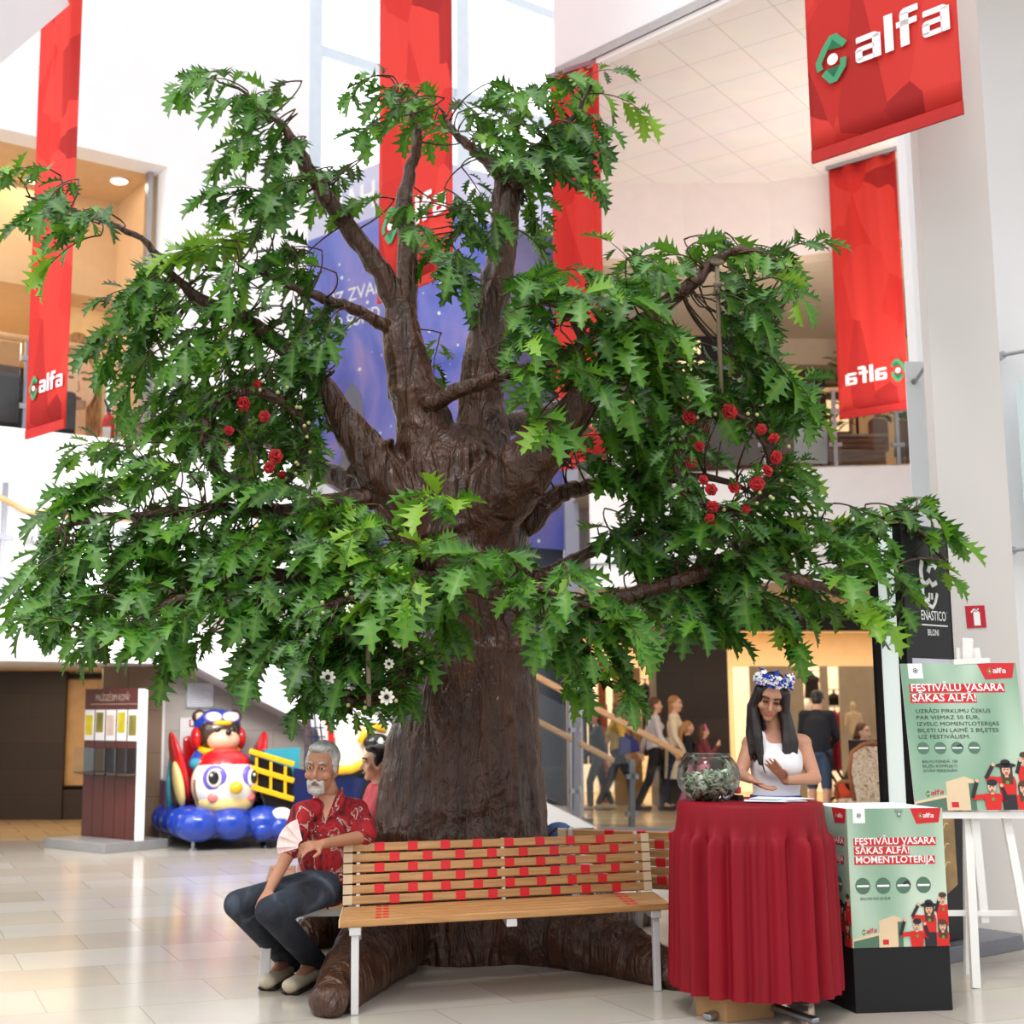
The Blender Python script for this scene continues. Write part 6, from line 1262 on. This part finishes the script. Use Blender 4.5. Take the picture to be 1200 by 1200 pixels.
def template(x, y, h, yaw, stride=.18, armL=None, armR=None, look=0.0, bow=0.0, z=0.0):
    # standing or walking skeleton facing yaw (0 = towards the camera)
    k = h / 1.7; Rz = Matrix.Rotation(yaw, 3, 'Z'); o = V((x, y, z)); T = lambda a, b, c: o + Rz @ V((a * k, b * k, c * k))
    J = dict(pelvis=T(0, 0, .93), waist=T(0, 0, 1.08), chest=T(0, -.01 - bow * .1, 1.26), neckb=T(0, -bow * .25, 1.43 - bow * .04), head=T(0, -.03 - bow * .4, 1.585 - bow * .08))
    for s, q in (('L', 1), ('R', -1)):
        st = stride * q
        J['sh' + s] = T(.165 * q, -bow * .2, 1.385 - bow * .03); J['hip' + s] = T(.085 * q, 0, .9); J['kn' + s] = T(.09 * q, -.04 - st * .6, .49); J['an' + s] = T(.09 * q, -st + .04, .085 + (.03 if st < 0 else 0)); J['to' + s] = T(.10 * q, -st - .13, .032)
        a = armL if q > 0 else armR
        if a: J['el' + s], J['wr' + s] = T(*a[0]), T(*a[1])
        else: J['el' + s], J['wr' + s] = T(.2 * q, .02 + st * .3, 1.1), T(.2 * q, -.04 + st * .9, .87)
        d = (J['wr' + s] - J['el' + s]).normalized(); J['hand' + s] = (d, Rz @ V((-q, 0, 0)), Rz @ V((0, -1, 0)), .5, k)
    fy = Matrix.Rotation(yaw + look, 3, 'Z') @ V((0, -1, -bow * 1.0)); J['hd'] = basis(fy); J['front'] = Rz @ V((0, -1, 0)); return J, k
def person(label, loc, J, skin, k, vox, fem=False, cat='person', legs=True, facial=True, hs=None, hands=True, closed=False, lip=None, brow=None, group=None):
    t = thing('person', label, cat, loc); b = MB(); body_prims(b, J, k, fem, legs, True, hands); head_prims(b, J, hs or k); bd = blob(b.build('body', skin, t, world=True), vox, 4)
    if facial: face(J, bd, hs or k, lip, closed, brow)
    return t

# the seated man
J = dict(pelvis=at(392, 1032, 7.62), waist=at(388, 1004, 7.6), chest=at(386, 972, 7.56), neckb=at(386, 934, 7.55), head=at(377, 900, 7.5), hd=basis((-.26, -.96, -.05), (.04, 0, 1)),
         shR=at(354, 954, 7.42), shL=at(418, 950, 7.66), elR=at(338, 1000, 7.36), wrR=at(316, 1042, 7.2), elL=at(427, 980, 7.56), wrL=at(378, 989, 7.28),
         hipR=at(378, 1036, 7.5), hipL=at(398, 1036, 7.62), knR=at(279, 1060, 7.22), knL=at(316, 1068, 7.06), anR=at(318, 1143, 7.36), anL=at(362, 1143, 7.26), toR=V((0, 0, 0)), toL=V((0, 0, 0)), front=V((-.5, -.85, 0)))
J['toR'] = gr(313, 1161) + V((0, 0, .034)); J['toL'] = gr(340, 1166) + V((0, 0, .034)); J['anR'] = gr(330, 1148) + V((.02, .04, .11)); J['anL'] = gr(368, 1152) + V((.0, .03, .11))
J['handR'] = (at(304, 1066, 7.12) - J['wrR'], (.5, .8, 0), (.7, -.6, .1), .5, 1.05); J['handL'] = (at(350, 992, 7.2) - J['wrL'], (.2, .6, -.8), (-.1, -.7, .7), .9, 1.05)
man = person('grey-haired bearded man in a red patterned shirt and dark jeans, sitting at the bench end', (J['pelvis'].x, J['pelvis'].y, 0), J, M_skin1, 1.0, .0065, hs=1.1, brow=M_hairg)
b = MB(); top_prims(b, J, 1.0, None, hem=-.15); sd = (J['shL'] - J['shR']).normalized()
b.lim(J['pelvis'] + V((0, 0, .02)), J['pelvis'] + V((0, 0, .06)), (.19, .15), (.18, .14), sd); b.ell(J['waist'] + V((-.04, -.05, .01)), (.14, .12, .15)); b.lim(J['shR'], J['shR'].lerp(J['elR'], .8), .062, .072); b.lim(J['shL'], J['shL'].lerp(J['elL'], .85), .066, .078)
sh = blob(b.build('shirt', M_shirt, man, world=True), .008, 4)
f_, u_, r_ = J['hd']; nb = J['neckb']
for s in (-1, 1): b = MB().add([nb + r_ * s * .07 + V((0, .03, .055)), nb + r_ * s * .085 + V((0, -.03, -.01)), nb + r_ * s * .055 + V((-.02, -.115, -.09)), nb + r_ * s * .012 + V((-.02, -.105, -.10)), nb + r_ * s * .055 + V((0, -.06, .035))], [(0, 1, 2, 3, 4)]); c_ = b.build('collar', M_shirt, sh, world=True); m_ = c_.modifiers.new('t', 'SOLIDIFY'); m_.thickness = .008
MB().add([nb + V((-.055, -.075, .015)), nb + V((.04, -.08, .015)), nb + V((-.012, -.135, -.12))], [(0, 1, 2)]).build('open_neck', M_skin1, sh, world=True)
b = MB(); leg_prims(b, J, 1.0, 1.1, 1.12); blob(b.build('jeans', M_jeans, man, world=True), .009, 4)
M_shoe = mat('cream_trainer', (196, 182, 158), .6, var=.08)
shoe(man, J['anR'], J['toR'], M_shoe, k=1.1); shoe(man, J['anL'], J['toL'], M_shoe, k=1.1)
hair_short(J, man, M_hairg, 1.1, 1.03)
c = J['head']; R = Matrix((r_, f_, u_)).transposed(); h_ = 1.1
b = MB().ell(c + f_ * .074 * h_ - u_ * .1 * h_, (.031 * h_, .024 * h_, .031 * h_), R).tube([c + f_ * .094 * h_ - u_ * .078 * h_ - r_ * .034 * h_, c + f_ * .102 * h_ - u_ * .048 * h_, c + f_ * .094 * h_ - u_ * .078 * h_ + r_ * .034 * h_], .0085 * h_, 8)
for s in (-1, 1): b.lim(c + f_ * .09 * h_ - u_ * .06 * h_ + r_ * s * .034 * h_, c + f_ * .076 * h_ - u_ * .105 * h_ + r_ * s * .03 * h_, .012 * h_, .014 * h_)
blob(b.build('beard', M_hairw, man, world=True), .006, 2)
fp = at(356, 992, 7.17); fn = thing('paper_fan', 'folded pale pink paper fan in the seated man\'s hand', 'fan', fp); b = MB()
for k in range(7):
    a = math.radians(105 + k * 13); d = V((math.cos(a), .15, math.sin(a))); q = V((-.01 * k, .004 * k, 0)); a2 = math.radians(105 + (k + 1) * 13); d2 = V((math.cos(a2), .15, math.sin(a2)))
    b.add([fp + d * .03, fp + d * .14, fp + d2 * .14 + V((0, -.012 * (k % 2), 0)), fp + d2 * .03], [(0, 1, 2, 3)])
o = b.build('leaf', mat('fan_paper', (236, 206, 200), .6, var=.1, scale=40), fn, world=True); m_ = o.modifiers.new('t', 'SOLIDIFY'); m_.thickness = .003

# the woman at the table
WY = 7.62
J = dict(pelvis=at(910, 960, WY), waist=at(910, 926, WY), chest=at(910, 890, WY), neckb=at(908, 860, WY), head=at(903, 817, WY - .05), hd=basis((-.22, -.85, -.42), (.12, -.35, .93)), shR=at(880, 872, WY), shL=at(940, 871, WY), elR=at(867, 907, WY - .05), elL=at(955, 912, WY - .08), wrR=at(879, 913, WY - .2), wrL=at(921, 915, WY - .24),
         hipR=at(896, 968, WY), hipL=at(924, 968, WY), front=V((-.05, -1, 0)), nk=.045)
for s, q in (('L', .09), ('R', -.09)): h = J['hip' + s]; J['kn' + s] = V((h.x + q * .1, h.y - .02, .48)); J['an' + s] = V((h.x, h.y + .02, .09)); J['to' + s] = V((h.x + q * .2, h.y - .13, .034))
J['handR'] = ((.75, -.35, -.45), (.3, -.2, .9), (.3, -.8, .3), .35, .95); J['handL'] = ((-.62, -.15, .75), (-.6, -.5, -.5), (-.3, -.8, -.3), .1, .98)
wo_ = person('dark-haired woman in a white tank top and flower crown, standing behind the red table', (J['pelvis'].x, J['pelvis'].y, 0), J, M_skin3, .93, .006, fem=True, hs=.98, closed=True, lip=M_lipr)
b = MB(); top_prims(b, J, .92, None, True, -.1, straps=True); b.ell(J['chest'] + V((0, -.05, -.03)), (.13, .1, .1)); blob(b.build('tank_top', mat('white_cotton', (232, 230, 234), .85, var=.03), wo_, world=True), .012, 5)
b = MB().lathe([(.0, .0), (.19, 0), (.2, .02), (.175, .28), (.145, .40), (.135, .43), (0, .43)], (J['pelvis'].x, J['pelvis'].y, J['pelvis'].z - .30), 40, lambda i, a: 1 + .03 * math.sin(a * 12) * (1 if i < 3 else .2)); b.build('skirt', mat('blue_skirt', (22, 46, 140), .8, var=.08), wo_, smooth=True, world=True)
for s in 'LR': shoe(wo_, J['an' + s], J['to' + s], mat('blue_shoe', (30, 44, 110), .5))
hair_long(J, wo_, M_hairb, 1.0, .29)
c, (f_, u_, r_) = J['head'], J['hd']; rs = random.Random(6); wc_, bl_ = MB(), MB()
for k in range(80):
    a = PI * 1.12 * (k / 79) - .06 * PI; p = c + u_ * (.098 + rs.gauss(0, .017)) - f_ * .0 + r_ * .092 * math.cos(a) + f_ * (.085 * math.sin(a) - .01) + u_ * (.03 * math.sin(a)); n_ = (p - c + V((rs.gauss(0, .05), rs.gauss(0, .05), rs.gauss(0, .05)))).normalized(); R = n_.to_track_quat('Z', 'Y').to_matrix(); tgt = wc_ if rs.random() < .55 else bl_
    for i in range(5): a2 = 2 * PI * i / 5; tgt.ell(p + R @ V((.010 * math.cos(a2), .010 * math.sin(a2), .006)), (.011, .007, .003), R @ Matrix.Rotation(a2, 3, 'Z') @ Matrix.Rotation(-.5, 3, 'Y'), 6, 5)
fc = thing('flower_crown', 'white and blue flower crown on the dark-haired woman\'s head', 'flower crown', c + u_ * .07)
o = wc_.build('white_flowers', mat('petal_white', (240, 240, 244), .6), fc, smooth=True, world=True); o['kind'] = 'stuff'; o = bl_.build('blue_flowers', mat('petal_blue', (36, 64, 176), .6), fc, smooth=True, world=True); o['kind'] = 'stuff'

# man half hidden behind the trunk
J, k = template(-.22, 9.75, 1.7, -1.35, 0, look=0); dz = V((0, 0, -.47))
for q in ('pelvis', 'waist', 'chest', 'neckb', 'head', 'shL', 'shR', 'elL', 'elR', 'wrL', 'wrR', 'hipL', 'hipR'): J[q] = J[q] + dz
fd = J['front']; hx = at(441, 893, 9.6) - J['head']; hx.z = 0
for q in list(J):
    if isinstance(J[q], Vector) and q != 'front': J[q] = J[q] + hx
for s in 'LR': h = J['hip' + s]; J['kn' + s] = h + fd * .42 + V((0, 0, .04)); J['an' + s] = V((J['kn' + s].x, J['kn' + s].y, .09)) - fd * .04; J['to' + s] = V((J['an' + s].x, J['an' + s].y, .034)) + fd * .14
for s in 'LR': J['wr' + s] = J['kn' + s] - fd * .1 + V((0, 0, .1)); J['el' + s] = J['sh' + s].lerp(J['wr' + s], .5) - fd * .06 + V((0, 0, -.1)); J['hand' + s] = (fd + V((0, 0, -.3)), (0, 0, -1), (1, 0, 0) if s == 'R' else (-1, 0, 0), .4, 1)
hid = person('person in a pink shirt seen in profile, mostly hidden behind the trunk\'s left side', (J['pelvis'].x, J['pelvis'].y, 0), J, M_skin2, 1, .011)
b = MB(); top_prims(b, J, 1.0, 'short'); blob(b.build('shirt', mat('pink_shirt', (206, 84, 92), .8, var=.08), hid, world=True), .012, 3); b = MB(); leg_prims(b, J, 1.0, .95); blob(b.build('trousers', mat('dark_trousers', (44, 46, 56), .8), hid, world=True), .012, 3)
hair_short(J, hid, M_hairb)
for s in 'LR': shoe(hid, J['an' + s], J['to' + s], M_blk)
HIDX = (J['pelvis'].x, J['pelvis'].y)
bp_ = thing('backpack', 'blue denim bag resting behind the bench beside the trunk', 'bag', at(655, 985, 8.95))
q = at(655, 985, 8.95); b = MB().ell((q.x, q.y, .60), (.14, .1, .17)).ell((q.x - .1, q.y - .02, .56), (.1, .08, .12)); b.ell((q.x, q.y, .3), (.12, .09, .2)); b.lim((q.x, q.y, .1), (q.x, q.y, .3), .11, .11)
blob(b.build('body', mat('blue_denim', (78, 104, 150), .85, var=.15, bump=.2), bp_, world=True), .012, 3); MB().bar((q.x - .17, q.y - .06, .6), (q.x - .02, q.y - .1, .74), .02, .012).build('strap', mat('plum_strap', (70, 48, 66), .6), bp_, world=True)

# walkers
def shirt(t, J, k, rgb, nm='top', sleeve='long', fem=True, hem=.06, rough=.8): b = MB(); top_prims(b, J, k, sleeve, fem, hem); return blob(b.build(nm, mat('cloth_%d_%d_%d' % rgb, rgb, rough, var=.06), t, world=True), .016, 3)
def pants(t, J, k, rgb, nm='trousers', ln=.98, wide=1.0): b = MB(); leg_prims(b, J, k, ln, wide); return blob(b.build(nm, mat('cloth_%d_%d_%d' % rgb, rgb, .8, var=.06), t, world=True), .016, 3)
def walker(label, px, py, h, yaw, stride, hairf, top, trousers, shoes_, fem=True, sleeve='long', look=0, bow=0, armL=None, armR=None, ln=.98, skin=None, hem=.06):
    g_ = gr(px, py); J, k = template(g_.x, g_.y, h, yaw, stride, armL, armR, look, bow); t = person(label, (g_.x, g_.y, 0), J, skin or M_skin2, k, .015, fem)
    shirt(t, J, k, top, 'jumper' if sleeve == 'long' else 'top', sleeve, fem, hem); pants(t, J, k, trousers, 'trousers' if ln > .5 else 'shorts', ln)
    for s in 'LR': shoe(t, J['an' + s], J['to' + s], mat('shoe_%d_%d_%d' % shoes_, shoes_, .6), k=k)
    hairf(J, t, k); return t, J, k
HR = PI / 2
t, J, k = walker('woman in a long cream coat walking right past the dark pier', 793, 950, 1.72, HR * .8, .16, lambda J, t, k: hair_long(J, t, M_hairbl, k, .16, False), (226, 212, 186), (40, 44, 70), (50, 40, 40), look=-.3)
MB().lathe([(.17, 0), (.165, .2), (.15, .5), (.14, .62)], (J['pelvis'].x, J['pelvis'].y, J['pelvis'].z - .46), 24).build('coat_skirt', mat('cloth_226_212_186', (226, 212, 186)), t, smooth=True, world=True)
walker('woman in a pale grey hoodie and black trousers walking right, before the cream coat', 769, 950, 1.7, HR, .24, lambda J, t, k: hair_long(J, t, M_hairbr, k, .26, False), (206, 202, 210), (26, 26, 32), (24, 22, 24))
t, J, k = walker('girl in a yellow top with a blue bag, walking behind the stair glass', 725, 949, 1.66, HR, .28, lambda J, t, k: hair_long(J, t, M_hairbl, k, .14, False), (226, 190, 90), (44, 50, 66), (200, 180, 150), sleeve='short', look=.9)
bg1 = thing('shoulder_bag', 'blue shoulder bag at the back of the girl in yellow', 'bag', (J['pelvis'].x + .1, J['pelvis'].y - .15, .95)); q = V((J['pelvis'].x + .12, J['pelvis'].y - .2, 1.0))
MB().hexa([q + V(p) for p in ((-.14, -.06, -.18), (.2, -.06, -.1), (.2, .06, -.1), (-.14, .06, -.18), (-.1, -.05, .22), (.16, -.05, .05), (.16, .05, .05), (-.1, .05, .22))]).build('pouch', mat('bag_blue', (48, 58, 130), .7), bg1, world=True, bevel=.02); MB().tube([q + V((-.08, 0, .2)), q + V((-.02, .02, .42)), q + V((.1, 0, .06))], .012, 6).build('strap', mat('bag_navy', (34, 38, 84), .7), bg1, world=True)
walker('person in a dark skirt and jacket walking left behind the stair glass', 702, 949, 1.5, -HR, .2, lambda J, t, k: hair_long(J, t, M_hairbr, k, .1, False), (52, 62, 72), (70, 84, 96), (216, 206, 190), sleeve='long')
t, J, k = walker('small girl with a braid in a black top walking behind the fishbowl', 808, 951, 1.34, HR, .15, lambda J, t, k: hair_long(J, t, M_hairbl, k, .28, False, True), (30, 28, 34), (196, 120, 160), (220, 110, 150))
t, J, k = walker('small girl with a pink hairband and raised hand behind the fishbowl', 826, 952, 1.28, HR, .12, lambda J, t, k: hair_long(J, t, M_hairbr, k, .14, False), (120, 52, 60), (230, 150, 190), (220, 90, 140), armR=((-.2, -.1, 1.08), (-.18, -.24, 1.3)))
c, (f_, u_, r_) = J['head'], J['hd']; MB().tube([c + r_ * .085 * k * math.cos(a) + u_ * .135 * k * math.sin(a) + f_ * .02 for a in np.linspace(0, PI, 14)], .012, 6).build('hairband', mat('hairband_pink', (226, 110, 160)), t, smooth=True, world=True)
t, J, k = walker('man in a dark sweater and denim shorts, back turned, at the stroller', 962, 968, 1.78, PI * .86, .06, lambda J, t, k: hair_short(J, t, M_hairb, k), (34, 36, 44), (66, 84, 112), (60, 50, 44), fem=False, bow=.35, ln=.4, armL=((.22, -.12, 1.1), (.12, -.3, .98)), armR=((-.22, -.12, 1.1), (-.12, -.3, .98)))
pv = J['pelvis']
# stroller
sp0 = V((pv.x + .42, pv.y + .05, 0)); stv = thing('stroller', 'black and orange baby stroller beside the dark-sweater man', 'stroller', sp0)
for x in (-.55, .12):
    for y in (-.22, .22):
        w_ = MB().tube([sp0 + V((x + .13 * math.cos(a), y, .15 + .13 * math.sin(a))) for a in np.linspace(0, 2 * PI, 22)], .025, 8).build('wheel', M_blk, stv, smooth=True, world=True); b = MB().cyl(sp0 + V((x, y - .03, .15)), sp0 + V((x, y + .03, .15)), .03)
        for q in range(5): a = 2 * PI * q / 5; b.bar(sp0 + V((x, y, .15)), sp0 + V((x + .12 * math.cos(a), y, .15 + .12 * math.sin(a))), .012, .012, (0, 1, 0))
        b.build('spokes', M_greymetal, w_, world=True)
blob(MB().lim(sp0 + V((-.05, 0, .42)), sp0 + V((.16, 0, .8)), (.22, .1), (.22, .12), (0, 1, 0)).build('hood', M_blk, stv, world=True), .015, 3); blob(MB().ell(sp0 + V((-.02, -.02, .42)), (.2, .22, .16)).build('seat', mat('stroller_orange', (226, 76, 40), .7), stv, world=True), .015, 3)
b = MB()
for y in (-.2, .2): b.bar(sp0 + V((-.55, y, .15)), sp0 + V((.25, y, .55)), .03, .03).bar(sp0 + V((.12, y, .15)), sp0 + V((-.35, y, .95)), .03, .03)
b.bar(sp0 + V((-.35, -.22, .95)), sp0 + V((-.35, .22, .95)), .03, .03); b.build('frame', M_blk, stv, world=True)
# armchair
ap = at(1014, 950, 17.4); ap.z = 0; ac_ = thing('armchair', 'carved wooden armchair in a flowered cover, seen from behind at the shop', 'armchair', ap, math.radians(190)); ac_.scale = (.9, .9, .88)
M_flor = ramp_mat('flowered_cover', [(.3, (96, 58, 44)), (.42, (196, 170, 140)), (.6, (226, 214, 196)), (.7, (150, 90, 70)), (.8, (120, 118, 96))], .9, 16, 3, 1.0); M_carv = mat('carved_walnut', (150, 92, 54), .4, var=.15)
MB().prism([(-.28, .45), (.28, .45), (.34, .85), (.3, 1.1), (.14, 1.2), (-.14, 1.2), (-.3, 1.1), (-.34, .85)], frame((0, .28, 0), (1, 0, 0)), -.05, .05).build('backrest', M_flor, ac_, bevel=.02); MB().prism([(-.3, 0.15), (.3, 0.15), (.3, .46), (-.3, .46)], frame((0, .28, 0), (1, 0, 0)), -.05, .5).build('seat', M_flor, ac_, bevel=.03)
MB().tube([(-.3, .28, .45), (-.36, .28, .85), (-.31, .28, 1.12), (-.15, .28, 1.22), (0, .28, 1.25), (.15, .28, 1.22), (.31, .28, 1.12), (.36, .28, .85), (.3, .28, .45)], .03, 8).build('carved_frame', M_carv, ac_, smooth=True)
for x in (-.26, .26):
    MB().tube([(x * 1.15, .25, .72), (x * 1.3, -.02, .7), (x * 1.25, -.2, .64), (x * 1.1, -.2, .46)], .028, 8).build('armrest', M_carv, ac_, smooth=True)
    for y in (-.17, .28): MB().cyl((x, y, 0), (x, y, .17), .018, .03, 8).build('leg', M_carv, ac_)
# seated woman with laptop
sy = at(1010, 858, 18.6); J, k = template(sy.x, 18.6, 1.66, HR * .4, 0); dz = V((0, 0, sy.z - J['head'].z + .0))
for q in list(J):
    if isinstance(J[q], Vector) and q not in ('front',): J[q] = J[q] + dz if q[:2] not in ('kn', 'an', 'to') else J[q]
fd = J['front']
for s in 'LR': h = J['hip' + s]; J['kn' + s] = h + fd * .42; J['an' + s] = V((J['kn' + s].x, J['kn' + s].y, .09)); J['to' + s] = V((J['an' + s].x, J['an' + s].y, .034)) + fd * .13; J['wr' + s] = J['el' + s] + fd * .24; J['hand' + s] = (fd, (0, 0, -1), V((-1, 0, 0)) if s == 'L' else V((1, 0, 0)), .4, k)
t = person('woman with a ponytail sitting behind a dark counter at the shop', (sy.x, 18.6, 0), J, M_skin2, k, .015, True); shirt(t, J, k, (46, 50, 66)); pants(t, J, k, (40, 40, 48)); hair_long(J, t, M_hairbr, k, .1, False, True)
for s in 'LR': shoe(t, J['an' + s], J['to' + s], M_blk)
stl = thing('stool', 'low dark stool under the woman with the ponytail', 'stool', (J['pelvis'].x, J['pelvis'].y, 0)); zs = J['pelvis'].z - .13
MB().cyl((0, 0, zs - .06), (0, 0, zs), .19).build('seat', M_blk, stl)
for a in (.8, 2.4, 3.9, 5.5): MB().cyl((.15 * math.cos(a), .15 * math.sin(a), 0), (.12 * math.cos(a), .12 * math.sin(a), zs - .06), .015).build('leg', M_steel, stl)
cq = at(1010, 880, 17.9); ct = thing('counter', 'small black counter with a turquoise panel beside the armchair', 'counter', (cq.x + .12, 17.9, 0))
MB().box((cq.x + .14, 17.95, .56), (.5, .3, 1.12)).build('body', M_blk, ct, world=True, bevel=.01); MB().box((cq.x + .2, 17.795, .9), (.3, .01, .2)).build('panel', mat('turquoise_panel', (60, 170, 190), .4), ct, world=True)
